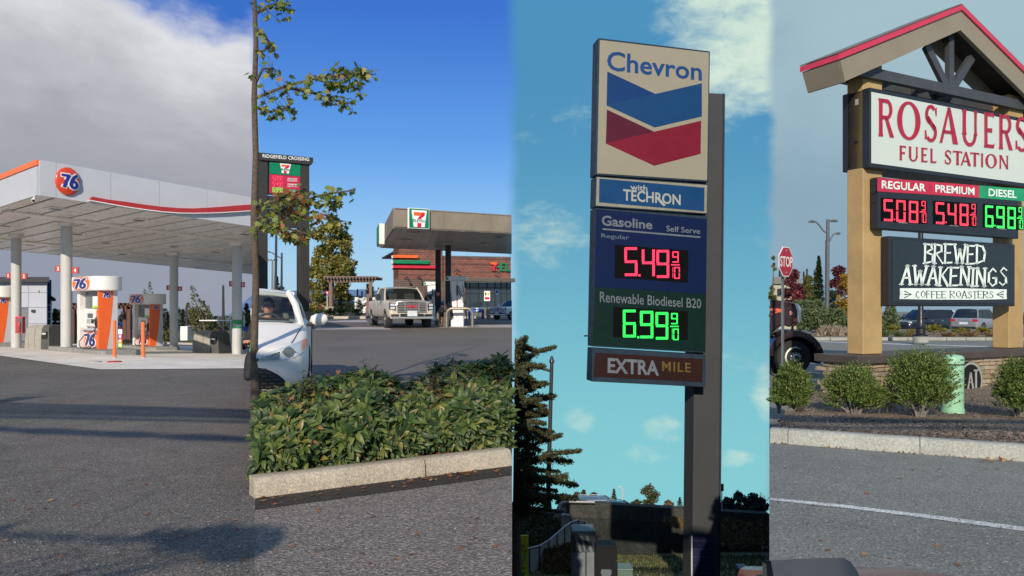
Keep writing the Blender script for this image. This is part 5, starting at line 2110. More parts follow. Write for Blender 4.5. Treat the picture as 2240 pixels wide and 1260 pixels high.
for (x1_, y0, y1, m) in ((914.5, 558.5, 564.5, M_7O), (938, 569.5, 577, M_7G), (953, 581.5, 587, M_7R)):
 s_ = wallbox('stripe', 859.5, x1_, y0, y1, m, .22, .14)
 zb_ = sh(860, y1).z
 MB().obox(V((sh(861, y1).x - .06, sh(861, y1).y + .1, zb_)), V((-.6, 5.5, 0)), V((-.1, 0, 0)), UP * (sh(860, y0).z - zb_)).build('stripe_return', mat('stripe_pale', (.55, .52, .48), .5), s_)
for px, py in ((885, 609), (912, 608), (995, 593), (1080, 596.5)):
 q = MB()
 w = sh(px, py, .05)
 q.tube([w, w + wn * .5 + UP * .1 + wd * .1, w + wn * .7 - UP * .02 + wd * .12], .03, 6)
 q.lathe(w + wn * .7 + wd * .12 - UP * .1, [(.12, 0), (.05, .1)], 10)
 q.build('wall_lamp', M_DARK, t)
wallbox('awning', 1006, 1119.5, 609.5, 617.5, mat('awning_bronze', (.10, .085, .072), .5), .9, 1.2, bev=.02)
fg = wallbox('shop_window', 1019, 1119, 618, 691, M_GLASSD, -.10, .1)
for px in (1019, 1028, 1047, 1066, 1083, 1096, 1108, 1117):
 wallbox('mullion', px, px + 1.3, 618, 691, M_DARK, -.02, .08, fg)
for y in (629, 641):
 wallbox('mullion', 1019, 1119, y, y + 1.0, M_DARK, -.03, .06, fg)
wallbox('sill_panel', 1019, 1080, 672, 691, mat('panel_teal', (.10, .13, .12), .5), -.06, .05)
def letter(pts, m):
 q = MB()
 q.prism([sh(x, y, .06 - .25) for x, y in pts], wn * .12)
 return q.build('sign_letter', m, t)


letter([(1072, 573.5), (1088, 573.8), (1087.5, 578.6), (1075, 578.4)], M_7O)
letter([(1081.5, 578.7), (1087.5, 578.8), (1083.5, 585), (1082.5, 592.5), (1076.5, 592), (1077.5, 585)], M_7R)
letter([(1086.5, 582.5), (1092, 582.7), (1092, 585.6), (1086.5, 585.4)], M_7G)
letter([(1095, 574.5), (1104, 574.7), (1104, 578), (1099, 577.9), (1099, 582), (1103, 582.1), (1103, 585.2), (1099, 585.1), (1099, 589.4), (1104, 589.6), (1104, 593), (1095, 592.7)], M_7G)
letter([(1106.5, 574.8), (1110.7, 574.9), (1110.7, 590), (1118.5, 590.3), (1118.5, 593.5), (1106.5, 593.2)], M_7G)
po = wallbox('poster', 1059, 1072, 636.5, 658.5, M_WPRINT, .0, .03)
for a, b, y0, y1, m in ((1060.5, 1064, 640, 646, M_7G), (1066, 1070.5, 640, 646, M_YEL), (1060.5, 1070.5, 650, 655, M_7R)):
 wallbox('poster_print', a, b, y0, y1, m, .006, .012, po)
def ped(name, px0, px1, yt, yb, D, m, label, cat, top=None):
 b = on_ground((px0 + px1) / 2, D, z2)
 b.z = z2(0, D)
 t_ = thing(name, b, label, cat)
 w_ = (px1 - px0) * D / FPX
 H = (yb - yt) * D / FPX
 MB().box(b + UP * H * .46, (w_, w_, H * .92)).build('case', m, t_, bevel=.03)
 MB().box(b + UP * H * .96, (w_ * .8, w_ * .8, H * .1)).build('top', top or m, t_, bevel=.02)
 return t_


def walk(): pass
tag(MB().obox(V((sh(1000, 692).x, sh(1000, 692).y - 1.6, .62)), wd * (P(1119.5, 0, 52).x - P(1000, 0, 52).x), -wn * 1.8, UP * .22).build('walkway', M_CONC2, bevel=.02), kind='structure')
ped('litter_bin', 1063.5, 1073.5, 662, 684, 50.6, mat('bin_tan', (.36, .24, .16), .8), 'tan square litter bin in front of the shop glass', 'litter bin')
ped('vending_box', 1024, 1029.5, 661, 684, 50.6, M_LBLUE, 'narrow blue and white vending box left at the shop glass', 'vending box', M_WPRINT)
ped('vending_box', 1053.5, 1059, 663, 684, 50.6, mat('purple_print', (.16, .04, .16), .5), 'narrow purple vending box under the poster', 'vending box', M_7R)
ped('ice_chest', 1080, 1087, 652, 684, 50.8, mat('chest_pale', (.35, .42, .50), .4), 'tall pale blue ice chest beside the accessible parking sign', 'ice chest', M_7R)
t = thing('propane_rack', P(1042, 682, 50.8), 'low blue wire rack with goods under the shop window', 'rack')
for k in range(3):
 MB().obox(P(1035 + k * 6, 683, 50.8), V((.16, 0, 0)), V((0, .3, 0)), UP * .28).build('crate', M_LBLUE if k != 1 else M_WPRINT, t)
q = MB()
for y in (676, 683):
 q.tube([P(1034, y, 50.7), P(1053, y, 50.7)], .02, 5)
for x_ in (1034, 1053):
 q.tube([P(x_, 684, 50.7), P(x_, 672, 50.7)], .02, 5)
q.build('frame', M_LBLUE, t)
t = thing('parking_sign', on_ground(1087.3, 48.0, z2), 'blue and white accessible parking sign on a thin post before the shop', 'sign')
t.location.z = z2(0, 48)
t['_o'] = tuple(t.location)
pn = MB().obox(P(1084, 644.5, 48), V((.19, 0, 0)), V((0, .02, 0)), UP * .31).build('panel', M_WPRINT, t)
MB().obox(P(1084.8, 641, 47.985), V((.145, 0, 0)), V((0, .012, 0)), UP * .18).build('blue_symbol', M_LBLUE, pn)
MB().tube([P(1087.3, 688, 48.04), P(1087.3, 634, 48.04)], .022, 6).build('post', M_SILVER, t)

# --- vehicles of lot 2
M_BEIGE = mat('paint_champagne', (.60, .55, .46), .35, metal=.1, coat=.25, var=.03)
pk = pickup('pickup_truck', 'champagne pickup truck with a chrome barred grille facing the hedge', M_BEIGE)
D = 34.6
w = on_ground(897, D, z2)
hd = V((.335, -.94, 0)).normalized()
ctr = V((w.x, D, 0)) - hd * 2.55
place(pk, V((ctr.x, ctr.y, z2(0, D) - .02)), math.atan2(hd.y, hd.x))
pw2 = pickup('pickup_truck', 'white pickup truck at the shop walkway near the accessible parking sign', mat('paint_white_truck', (.62, .62, .62), .3, coat=.4, var=.03), detail=False)
hd = V((-.62, -.78, 0)).normalized()
D = 56.0
place(pw2, V((.27, 49.6, z2(0, 49.6))), math.atan2(hd.y, hd.x))
pw2.scale = (.64, .64, .64)
cut_tree(pw2, (-.012, 40, 0), (1, 0, 0))

M_CARW = mat('paint_pearl_white', (.80, .76, .70), .5, spec=.3, coat=.08, var=.02, scale=1)
sed = thing('white_sedan', (0, 0, 0), 'white saloon car nosing up to the hedge with its bonnet in the sun', 'car')
L, W = 4.85, 1.84
h = W / 2
sbody = body_obj('body', sedan_sections(L, W, .74, 1.00, 1.00, 1.04), M_CARW, sed, (L / 2 - .96, -L / 2 + 1.08), .335, W)
greenhouse(sed, M_CARW, M_GLASSL, L / 2 - 1.35, L / 2 - 2.15, -L / 2 + 1.35, -L / 2 + .62, .99, 1.42, h * .86, h * .66, [.44, .80], crown=.05, pil=.075)
for x in (L / 2 - .96, -L / 2 + 1.08):
 for s in (1, -1):
  wheel(sed, x, s * (h - .12), .335, .22)
for s in (1, -1):
 q = MB()
 f = L / 2
 ys = [.34, .42, .50, .58, .66, .74, .80, .845, .875]
 hl = patch(sbody, band(ys, [.585, .580, .578, .580, .590, .610, .640, .680, .725], [.625, .655, .682, .706, .730, .752, .775, .800, .815], s), .010).build('headlight', M_LAMPC, sed, smooth=True)
 patch(sbody, band([.37, .44, .51, .58], [.592, .590, .590, .594], [.608, .632, .654, .674], s), .016).build('reflector', mat('reflector_grey', (.22, .23, .24), .2, metal=.6, var=.5, scale=60), hl)
 patch(sbody, band([.60 + .018 * i for i in range(9)], [.665 - .05 * math.sin(math.pi * i / 8) for i in range(9)], [.666 + .05 * math.sin(math.pi * i / 8) for i in range(9)], s), .018).build('projector', MATS['reflector_grey'], hl, smooth=True)
 patch(sbody, band([.63 + .010 * i for i in range(9)], [.665 - .03 * math.sin(math.pi * i / 8) for i in range(9)], [.666 + .03 * math.sin(math.pi * i / 8) for i in range(9)], s), .024).build('lens', M_SCREEN, hl, smooth=True)
 patch(sbody, band([.815, .845, .872], [.665, .690, .725], [.770, .785, .800], s), .018).build('indicator', M_LAMPA, hl)
 bvr = [(f - .42 - .09 * i, .70 + .012 * i) for i in range(11)]
 from mathutils.bvhtree import BVHTree
 bvt = BVHTree.FromPolygons([v.co for v in sbody.data.vertices], [tuple(p.vertices) for p in sbody.data.polygons])
 seam_ = [bvt.ray_cast(V((x, s * y, 3)), V((0, 0, -1)))[0] for x, y in bvr]
 MB().tube([p for p in seam_ if p], .007, 5).build('bonnet_gap', M_BLKTRIM, sed)
 q = MB()
 n_ = 8
 q.lathe((f - 1.62, s * (h - .02), 1.00), [(.015, 0), (.07, .03), (.088, .10), (.085, .17), (.055, .225), (.01, .24)], 14, axis=(-.12, s, .16), sx=1.0)
 mo = q.build('mirror', M_CARW, sed, smooth=True)
 MB().obox((f - 1.66, s * (h - .06), .93), (.09, 0, 0), (0, s * .16, .03), (0, 0, .05)).build('mirror_foot', M_BLKTRIM, mo, bevel=.015)
 for dx in (f - 1.55, f - 2.65):
  MB().obox((dx, s * (h - .004), .30), (.012, 0, 0), (0, s * .008, 0), (-.02, 0, .66)).build('door_gap', M_BLKTRIM, sed)
 ys = [.0, .10, .20, .30, .40, .48, .56, .62, .66]
 g = patch(sbody, band(ys, [.215] * 6 + [.225, .26, .30], [.53, .53, .525, .515, .50, .475, .43, .38, .32], s), .010).build('grille', M_BLKTRIM, sed, smooth=True)
 for r_ in range(7):
  for k in range(7):
   y0 = .05 + k * .085 + (.042 if r_ % 2 else 0)
   z0 = .245 + r_ * .040
   if y0 > .66 - 1.25 * max(0, z0 - .30):
    continue
   patch(sbody, [[(s * y0, z0), (s * (y0 + .055), z0)], [(s * y0, z0 + .014), (s * (y0 + .055), z0 + .014)]], .018).build('mesh_bar', mat('mesh_grey', (.07, .07, .072), .4), g)
 patch(sbody, band([.0, .1, .2, .3, .36], [.575, .575, .577, .580, .586], [.612, .612, .612, .612, .612], s), .011).build('upper_grille', M_BLKTRIM, sed)
MB().tube([(L / 2 - 1.30, -h * .70, 1.03), (L / 2 - 1.25, 0, 1.055), (L / 2 - 1.30, h * .70, 1.03)], .02, 6).build('wiper', M_BLKTRIM, sed)
MB().obox((L / 2 - 1.62, -h * .78, .80), (.35, 0, 0), (0, h * 1.56, 0), (0, 0, .20)).build('dashboard', M_BLKTRIM, sed, bevel=.05)
for s in (1, -1):
 st_ = MB().obox((L / 2 - 2.65, s * .36 - .25, .45), (.22, 0, 0), (0, .5, 0), (-.12, 0, .66)).build('seat', M_SEATL, sed, bevel=.06)
 MB().obox((L / 2 - 2.74, s * .36 - .12, 1.10), (.10, 0, 0), (0, .24, 0), (-.02, 0, .20)).build('headrest', M_SEATL, st_, bevel=.04)
q = MB()
pts = [(L / 2 - 1.75 - .05 * math.sin(a), .36 + .19 * math.cos(a), .93 + .17 * math.sin(a)) for a in [2 * math.pi * i / 18 for i in range(19)]]
q.tube(pts, .016, 6, cap=False)
q.build('steering_wheel', M_BLKTRIM, sed, smooth=True)
MB().obox((L / 2 - 2.22, -.10, 1.22), (.03, 0, 0), (0, .22, 0), (0, 0, .07)).build('rear_view_mirror', M_BLKTRIM, sed, bevel=.02)
MB().obox((-L / 2 + 1.0, -.6, .5), (.5, 0, 0), (0, 1.2, 0), (-.2, 0, .5)).build('rear_seat', M_SEAT, sed, bevel=.08)
SF = V((math.sin(R(14)), -math.cos(R(14)), 0))
SEDC = V((-3.20, 8.66, .26)) - SF * (L / 2)
place(sed, SEDC, R(-90 + 14))
cut_tree(sed, (U12 * 10 + .006, 10, 0), tuple(-seam12_n))


def skin_figure(name, joints, edges, m, parent, origin, sub=2):
 me = bpy.data.meshes.new(name)
 me.from_pydata([V(j[0]) - V(origin) for j in joints], edges, [])
 o = bpy.data.objects.new(name, me)
 COL.objects.link(o)
 sk = o.modifiers.new('skin', 'SKIN')
 for i, j in enumerate(joints):
  rr = j[1] if hasattr(j[1], '__len__') else (j[1], j[1])
  me.skin_vertices[0].data[i].radius = rr
 me.skin_vertices[0].data[0].use_root = True
 ss = o.modifiers.new('sub', 'SUBSURF')
 ss.levels = ss.render_levels = sub
 dg = bpy.context.evaluated_depsgraph_get()
 nm = bpy.data.meshes.new_from_object(o.evaluated_get(dg))
 o.modifiers.clear()
 o.data = nm
 nm.materials.clear()
 nm.materials.append(m)
 nm.polygons.foreach_set('use_smooth', [True] * len(nm.polygons))
 o.parent = parent
 o['_o'] = tuple(origin)
 return o


M_COAT = mat('coat_black', (.014, .014, .018), .85, var=.2)
M_SKIN = mat('skin', (.52, .27, .18), .5, var=.08)
M_HAIR = mat('hair_dark', (.02, .016, .014), .5, var=.3, scale=40)
M_CAP = mat('cap_black', (.018, .018, .02), .8)
pc = V((-3.49, 11.10, .26))
per = thing('person', pc + UP * .35, 'person in a black cap and dark coat sitting behind the windscreen of the white saloon', 'person')
hip, ches, neck, head = pc + V((0, .05, .48)), pc + V((0, .02, .86)), pc + V((0.0, -.02, 1.06)), pc + V((0.03, -.06, 1.19))
J = [(hip, (.15, .12)), (pc + V((0, .05, .66)), (.16, .12)), (ches, (.17, .12)), (neck - UP * .03, (.06, .06)),
     (ches + V((.19, -.02, .08)), (.075, .07)), (ches + V((.24, -.16, -.14)), (.05, .05)), (ches + V((.16, -.38, -.12)), (.04, .04)),
     (ches + V((-.19, -.02, .08)), (.075, .07)), (ches + V((-.24, -.16, -.14)), (.05, .05)), (ches + V((-.14, -.38, -.14)), (.04, .04)),
     (hip + V((.12, -.42, .04)), (.085, .08)), (hip + V((-.12, -.42, .04)), (.085, .08)), (hip + V((.12, -.55, -.30)), (.06, .06)), (hip + V((-.12, -.55, -.30)), (.06, .06))]
skin_figure('coat', J, [(0, 1), (1, 2), (2, 3), (2, 4), (4, 5), (5, 6), (2, 7), (7, 8), (8, 9), (0, 10), (0, 11), (10, 12), (11, 13)], M_COAT, per, per['_o'])
q = MB()
fz = V((.32, -.92, -.14)).normalized()               # looks towards the driver's side
sdv = fz.cross(UP).normalized()
upv = sdv.cross(fz)
vs, fs = [], []
nu, nv = 16, 12
for i in range(nv + 1):
 ph = math.pi * i / nv
 for j in range(nu):
  th = 2 * math.pi * j / nu
  x, y, z = math.sin(ph) * math.cos(th), math.sin(ph) * math.sin(th), math.cos(ph)
  r_f = .098 + (.010 if x > .75 and -.35 < z < .0 and abs(y) < .25 else 0) + (.012 if x > .8 and -.2 < z < .02 and abs(y) < .14 else 0)
  if x > .6 and .05 < z < .3 and .2 < abs(y) < .6:
   r_f -= .008
  jaw = 1 - .28 * max(0, -z) ** 1.3
  vs.append(head + fz * x * r_f * jaw + sdv * y * .078 * jaw + upv * z * .125)
for i in range(nv):
 for j in range(nu):
  fs.append((i * nu + j, i * nu + (j + 1) % nu, (i + 1) * nu + (j + 1) % nu, (i + 1) * nu + j))
q.mesh(vs, fs)
q.tube([neck - UP * .06, head - upv * .06], [.058, .05], 10)
for s in (1, -1):
 q.lathe(head + sdv * s * .074 - fz * .005 - upv * .01, [(.03, 0), (.032, .012), (.015, .018)], 8, axis=sdv * s)
hd_ = q.build('head', M_SKIN, per, smooth=True)
q = MB()
for s in (1, -1):
 q.lathe(head + fz * .086 + sdv * s * .032 + upv * .022, [(.012, 0), (.008, .006)], 8, axis=fz)
q.build('eye', M_HAIR, hd_)
MB().obox(head + fz * .086 - sdv * .022 - upv * .052, sdv * .044, fz * .012, upv * .008).build('mouth', mat('lips', (.35, .12, .10), .5), hd_)
q = MB()
vs, fs = [], []
for i in range(8):
 ph = math.pi * .56 * i / 7
 for j in range(nu):
  th = 2 * math.pi * j / nu
  vs.append(head - fz * .014 + fz * math.sin(ph) * math.cos(th) * .108 + sdv * math.sin(ph) * math.sin(th) * .090 + upv * (math.cos(ph) * .128 + .016))
for i in range(7):
 for j in range(nu):
  fs.append((i * nu + j, i * nu + (j + 1) % nu, (i + 1) * nu + (j + 1) % nu, (i + 1) * nu + j))
q.mesh(vs, fs)
q.prism([head + fz * .06 + upv * .045 + sdv * .07, head + fz * .17 + upv * .03 + sdv * .05, head + fz * .185 + upv * .028, head + fz * .17 + upv * .03 - sdv * .05, head + fz * .06 + upv * .045 - sdv * .07], upv * .012)
q.build('cap', M_CAP, per, smooth=True)
MB().lathe(head - fz * .05 - upv * .085, [(.05, 0), (.078, .04), (.085, .09), (.07, .12)], 12, axis=upv).build('hair', M_HAIR, per, smooth=True)
for s in (1, -1):
 wr = ches + (V((.16, -.40, -.12)) if s > 0 else V((-.14, -.40, -.14)))
 q = MB()
 q.box(wr + V((0, -.05, 0)), (.075, .09, .03))
 for k in range(4):
  b0 = wr + V((-.028 + .019 * k, -.09, 0))
  q.tube([b0, b0 + V((0, -.035, .002)), b0 + V((0, -.055 + .005 * abs(k - 1.5), -.02))], [.009, .008, .006], 6)
 q.tube([wr + V((-s * .035, -.03, 0)), wr + V((-s * .055, -.06, -.01)), wr + V((-s * .05, -.085, -.02))], [.011, .010, .007], 6)
 q.build('hand', M_SKIN, per, smooth=True)

# --- pylon price sign
D0, D1 = 41.0, 42.6
pL, pR = P(564, 500, D0), P(683, 500, D1)
pd = pR - pL
pd.z = 0
pd.normalize()
pn_ = V((pd.y, -pd.x, 0))
pyl = thing('pylon_price_sign', on_ground(575, 41, z2), 'tall charcoal twin-post pylon with green logo panel and red price panel', 'price sign')


def pp_(px, py, lift=0.0):
 return onplane(px, py, pL, pn_) + pn_ * lift


def ppoly(name, pts, m, lift, depth, par, bev=0.0):
 q = MB()
 q.prism([pp_(x, y, lift - depth) for x, y in pts], pn_ * depth)
 return q.build(name, m, par, bevel=bev)


for x0, x1, yt in ((562, 586, 344), (655.5, 677, 353)):
 q = MB()
 a, b = pp_(x0, yt), pp_(x1, yt)
 zt = a.z
 dd = b - a
 dd.z = 0
 q.obox(V((a.x, a.y, .3)), dd, -pn_ * .55, UP * (zt - .3))
 q.build('post', M_PYL, pyl, bevel=.02)
 MB().obox(V((a.x, a.y, .3)) - dd * .25 + pn_ * .15, dd * 1.5, -pn_ * .9, UP * .9).build('stone_foot', mat('stone_foot', (.24, .19, .14), .9, var=.3, bump=.5), pyl, bevel=.02)
hb = ppoly('header_beam', [(562.5, 334), (683.5, 345.5), (683.5, 356), (680, 361), (566, 350), (562.5, 345)], M_PYL, .12, .8, pyl)
q = MB()
put_text(q, 'RIDGEFIELD CROSSING', (pp_(573, 345.2, .12), pp_(674.7, 353.2, .12), pp_(674.7, 345.8, .12), pp_(573, 337.8, .12)), pn_, .01, bold=.012)
q.build('lettering', M_WPRINT, hb)
ppoly('panel_box', [(588.5, 353), (657.8, 359.8), (656.8, 426), (588, 424.5)], M_PYL, .0, .35, pyl)
gpn = ppoly('logo_panel', [(590, 354), (657, 360.5), (656.7, 385.6), (589.7, 380)], M_7G, .02, .02, pyl)
def q7(x, y):
 tl, tr, bl, br = (612.5, 357.2), (635.8, 359.5), (613.5, 378.5), (634, 380.2)
 X = (bl[0] * (1 - x) + br[0] * x) * (1 - y) + (tl[0] * (1 - x) + tr[0] * x) * y
 Yp = (bl[1] * (1 - x) + br[1] * x) * (1 - y) + (tl[1] * (1 - x) + tr[1] * x) * y
 return pp_(X, Yp, .022)
def sub_poly(name, pts, m, lift):
 q = MB()
 q.prism([q7(x, y) + pn_ * lift for x, y in pts], pn_ * .012)
 return q.build(name, m, gpn)
sub_poly('shield', [(-.02, 1.0), (1.02, 1.0), (.86, 0), (.14, 0)], M_WPRINT, 0)
sub_poly('numeral', [(.10, .88), (.62, .88), (.60, .68), (.10, .68)], M_7O, .014)
sub_poly('numeral', [(.62, .88), (.90, .88), (.86, .70), (.64, .50), (.36, .50), (.48, .64), (.60, .69)], M_7R, .014)
sub_poly('numeral', [(.34, .26), (.62, .26), (.62, .0), (.34, .0)], M_7R, .014)
q = MB()
put_text(q, 'ELEVEn', (q7(.06, .29), q7(.94, .29), q7(.94, .48), q7(.06, .48)), pn_, .03, bold=.03)
q.build('lettering', M_7G, gpn)
rpn = ppoly('price_panel', [(589.6, 381), (656.5, 386.5), (656, 424.6), (589, 422)], mat('panel_red', (.50, .015, .06), .4), .02, .02, pyl)
M_LEDR = mat('led_red', (.02, .001, .002), .4, spec=.1, emit=(1.0, .05, .12), estr=1.6)
M_LEDG = mat('led_green', (.001, .02, .002), .4, spec=.1, emit=(.04, 1.0, .12), estr=1.5)
M_LEDP = mat('led_pink', (.4, .03, .05), .4, emit=(1.0, .10, .16), estr=.9)
for r_, (digs, y0, m) in enumerate((('509', 384.5, M_LEDP), ('549', 397.6, M_LEDP), ('699', 410.2, M_LEDG))):
 for dch, bx4 in [(dch, (596 + k * 6.3, y0 + .35 * k, 601 + k * 6.3, y0 + 10 + .35 * k)) for k, dch in enumerate(digs)] + [('9', (615.3, y0 + 1, 618.3, y0 + 5.4)), ('0', (615.3, y0 + 6.4, 618.3, y0 + 10.6))]:
  q = MB()
  put_digits(q, [(dch, bx4)], lambda a, b: pp_(a, b, .022), pn_, .012)
  q.build('price_digit', m, rpn)
q = MB()
for wtx, x0, x1, y0, y1 in (('REGULAR', 629, 649.5, 389, 392.4), ('UNLEADED', 627.5, 650, 393.4, 396.6), ('PREMIUM', 629, 649.5, 401.5, 405), ('UNLEADED', 627.5, 650, 406, 409.2)):
 put_text(q, wtx, (pp_(x0, y1, .02), pp_(x1, y1 + .7, .02), pp_(x1, y0 + .7, .02), pp_(x0, y0, .02)), pn_, .008, bold=.01)
q.build('lettering', M_WPRINT, rpn)
ppoly('diesel_plate', [(628.5, 413.7), (650, 415), (650, 420.8), (628.5, 419.6)], M_7G, .03, .01, rpn)
q = MB()
put_text(q, 'DIESEL', (pp_(632, 418.6, .03), pp_(647, 419.6, .03), pp_(647, 416.2, .03), pp_(632, 415.1, .03)), pn_, .006, bold=.01)
q.build('lettering', M_WPRINT, rpn)
for i, (y0, y1) in enumerate(((428, 455), (456, 476), (477, 498))):
 ppoly('blank_panel', [(588, y0), (655.3, y0 + 1.4), (655.1, y1 + .6), (588, y1 - .8)], M_PYL, .0, .3, pyl)
for y in (360, 375, 392, 408, 424, 440, 470, 494):
 MB().tube([pp_(584, y - .6, -.15), pp_(658, y + 1.2, -.15)], .035, 5).build('bracket', M_DARK, pyl)

# --- street furniture and trees behind lot 2
def z2b(X, Y):
 return z2(X, Y)


b = on_ground(602, 62, z2)
t = thing('lamp_post', b, 'slim dark lamp post standing between the pylon legs', 'lamp post')
MB().tube([b, P(604.5, 500, 62)], [.13, .09], 8).build('pole', M_DARK, t)
b = on_ground(615.5, 70, z2)
t = thing('street_lamp', b, 'dark street lamp with a long curved arm seen behind the pylon', 'street lamp')
MB().tube([b, P(616.5, 553, 70)], [.13, .08], 8).build('pole', M_DARK, t)
MB().tube([P(616.5, 566, 70), P(606, 560, 70), P(595, 553, 70), P(584, 550, 70)], .045, 6).build('arm', M_DARK, t)
MB().obox(P(582, 551.5, 70), V((.28, 0, 0)), V((0, .3, 0)), UP * .08).build('lamp_head', M_DARK, t)
b = on_ground(595.5, 90, z2)
t = thing('utility_pole', b, 'pale wooden utility pole with a crossarm between the pylon legs', 'utility pole')
MB().tube([b, P(596, 568, 90)], [.16, .10], 8).build('pole', M_BARKG, t)
MB().tube([P(585.5, 569.5, 90), P(607, 570, 90)], .07, 6).build('crossarm', M_BARKG, t)
for px in (587, 593, 600, 605.5):
 MB().tube([P(px, 569.5, 90), P(px, 566.5, 90)], .05, 6).build('insulator', M_DARK, t)
b = on_ground(584, 100, z2)
t = thing('utility_pole', b, 'thin far utility pole at the left pylon leg', 'utility pole')
MB().tube([b, P(584.5, 610, 100)], [.14, .08], 6).build('pole', M_DARK, t)
q = MB()
pts = []
for i in range(40):
 px = 565 + i * 14.2
 y = 634 + 6 * noise.noise(V((i * .23, 2, 0))) + 3 * noise.noise(V((i * .9, 5, 0)))
 pts.append((px, y))
for i in range(39):
 a, b_ = P(pts[i][0], pts[i][1], 2600), P(pts[i + 1][0], pts[i + 1][1], 2600)
 q.face([V((a.x, 2600 - 300, -30)), V((b_.x, 2600 - 300, -30)), b_, a])
 q.face([a, b_, V((b_.x, 3300, -30)), V((a.x, 3300, -30))])
tag(q.build('hills', M_HILLS, smooth=True), kind='structure')

rnd = random.Random(21)
D = 62.0
b = on_ground(727, D, z2)
b.z = z2(0, D)
k = D / FPX
outl = [(724, 492, 20), (700, 512, 22), (745, 510, 24), (735, 530, 26), (708, 540, 24), (760, 520, 14), (757, 545, 22), (690, 547, 16), (715, 562, 28), (750, 570, 26), (695, 575, 20), (764, 582, 17), (735, 590, 26),
  (700, 598, 24), (686, 592, 12), (756, 603, 22), (720, 612, 24), (690, 622, 20), (745, 625, 22), (712, 632, 20), (735, 645, 22), (700, 648, 18), (755, 650, 16), (720, 665, 18), (740, 672, 14), (692, 668, 14), (730, 505, 18), (771, 575, 8), (678, 604, 8), (712, 500, 14), (727, 484, 10), (742, 496, 12)]
def crown_px(ol, depth):
 def f(r_):
  out = []
  for x_, y_, rr in ol:
   p = P(x_, y_, D) - b
   for s in range(2):
    out.append((V((p.x + r_.uniform(-.3, .3) * rr * k, r_.uniform(-depth, depth), p.z + r_.uniform(-.3, .3) * rr * k)), rr * k * .78))
  return out
 return f


branch_tree('autumn_tree', b, 7.6, 'tall green and gold autumn tree behind the timber arbour', 'tree', rnd, L_GOLD, M_BARK, crown_px(outl, 1.6), 12000, .25, limbs=26, tr=.16, clump=.55)
px_tree('c', 607, 606, 675, 30, 95, z2, 'broad dark fir between the pylon legs', n=900, leaf=.32)
px_tree('b', 615, 622, 678, 20, 92, z2, 'low dark tree right of the fir between the pylon legs', L_DARK, 500, leaf=.3)
for px, yt, w_, D_, lab in ((782, 633, 12, 95, 'small conifer under the right half of the timber arbour'), (792, 638, 12, 97, 'small conifer by the right post of the timber arbour'),
       (803, 622, 22, 88, 'broad dark conifer behind the right end of the arbour'), (816, 628, 18, 92, 'dark conifer left of the champagne pickup'), (828, 630, 16, 93, 'dark conifer partly behind the champagne pickup'),
       (672, 640, 14, 95, 'dark conifer behind the right leg of the pylon'), (632, 640, 14, 98, 'small conifer in the gap of the pylon')):
 px_tree('c', px, yt, 680, w_, D_, z2, lab, n=420, group='conifers behind the timber arbour', leaf=.3)
q = MB()
for i in range(2200):
 px = rnd.uniform(565, 862)
 D_ = rnd.uniform(105, 118)
 hgt = 1.1 + 1.6 * abs(noise.noise(V((px * .06, 1.3, 0)))) + .6 * noise.noise(V((px * .3, 4, 0)))
 p = V(((px - CX) / FPX * D_, D_, .9 + rnd.uniform(-.2, max(.3, hgt))))
 leafquad(q, p, rdir(rnd), rdir(rnd), .5, .35)
tag(q.build('far_wood', L_DARK), kind='stuff')

D = 58.0
M_ARB = mat('arbour_wood', (.17, .12, .095), .75, var=.2, scale=12)
gzz = z2(0, D)
t = thing('arbour', V(((768 - CX) / FPX * D, D, gzz)), 'weathered timber arbour with a flat slatted top over the planting', 'arbour')
for px, dy in ((723.5, 0), (726, 1.8), (805, 1.8), (811, 0)):
 q = MB()
 x_ = (px - CX) / FPX * (D + dy)
 q.obox((x_ - .11, D + dy - .11, gzz - .05), (.22, 0, 0), (0, .22, 0), (0, 0, EYE + (HY - 617) * D / FPX - gzz))
 q.build('post', M_ARB, t)
for dy in (0, 1.8):
 q = MB()
 a, b_ = P(717, 618, D + dy), P(818, 618, D + dy)
 q.obox(a - V((0, .07, 0)), V((b_.x - a.x, 0, 0)), V((0, .14, 0)), UP * .22)
 q.build('beam', M_ARB, t)
for i in range(17):
 a = P(712 + i * 6.9, 612, D)
 MB().obox(a + V((0, -.5, .02)), V((.09, 0, 0)), V((0, 2.8, 0)), UP * .15).build('rafter', M_ARB, t)
for dy in (-.5, .4, 1.3, 2.2):
 a, b_ = P(710, 608.5, D), P(826, 608.5, D)
 MB().obox(V((a.x, D + dy, a.z + .06)), V((b_.x - a.x, 0, 0)), V((0, .1, 0)), UP * .07).build('slat', M_ARB, t)
D = 55.0
b = V(((716 - CX) / FPX * D, D, z2(0, D)))
t = thing('yield_sign', b, 'red and white triangular yield sign left of the arbour post', 'sign')
tr_ = MB().prism([P(711, 637, D), P(720.5, 637, D), P(715.8, 646.5, D)], V((0, .03, 0))).build('panel', M_7R, t)
MB().prism([P(714, 638.7, D - .012), P(717.6, 638.7, D - .012), P(715.8, 643, D - .012)], V((0, .01, 0))).build('white_triangle', M_WPRINT, tr_)
MB().tube([b, P(715.8, 642, D + .06)], .035, 6).build('post', M_SILVER, t)
t_c = MB()
a, b_ = on_ground(686, 50.5, z2), on_ground(800, 50.5, z2)
a.z = b_.z = z2(0, 50.5)
t_c.obox(a, b_ - a, V((0, .3, 0)), UP * .18)
tag(t_c.build('island_kerb', M_CURB, bevel=.03), kind='structure')
lbl = ['clipped green shrub at the left end of the island bed', 'clipped green shrub under the yield sign in the island bed', 'clipped green shrub beneath the arbour middle in the island bed', 'clipped green shrub beneath the arbour right side in the island bed', 'clipped green shrub at the pickup end of the island bed']
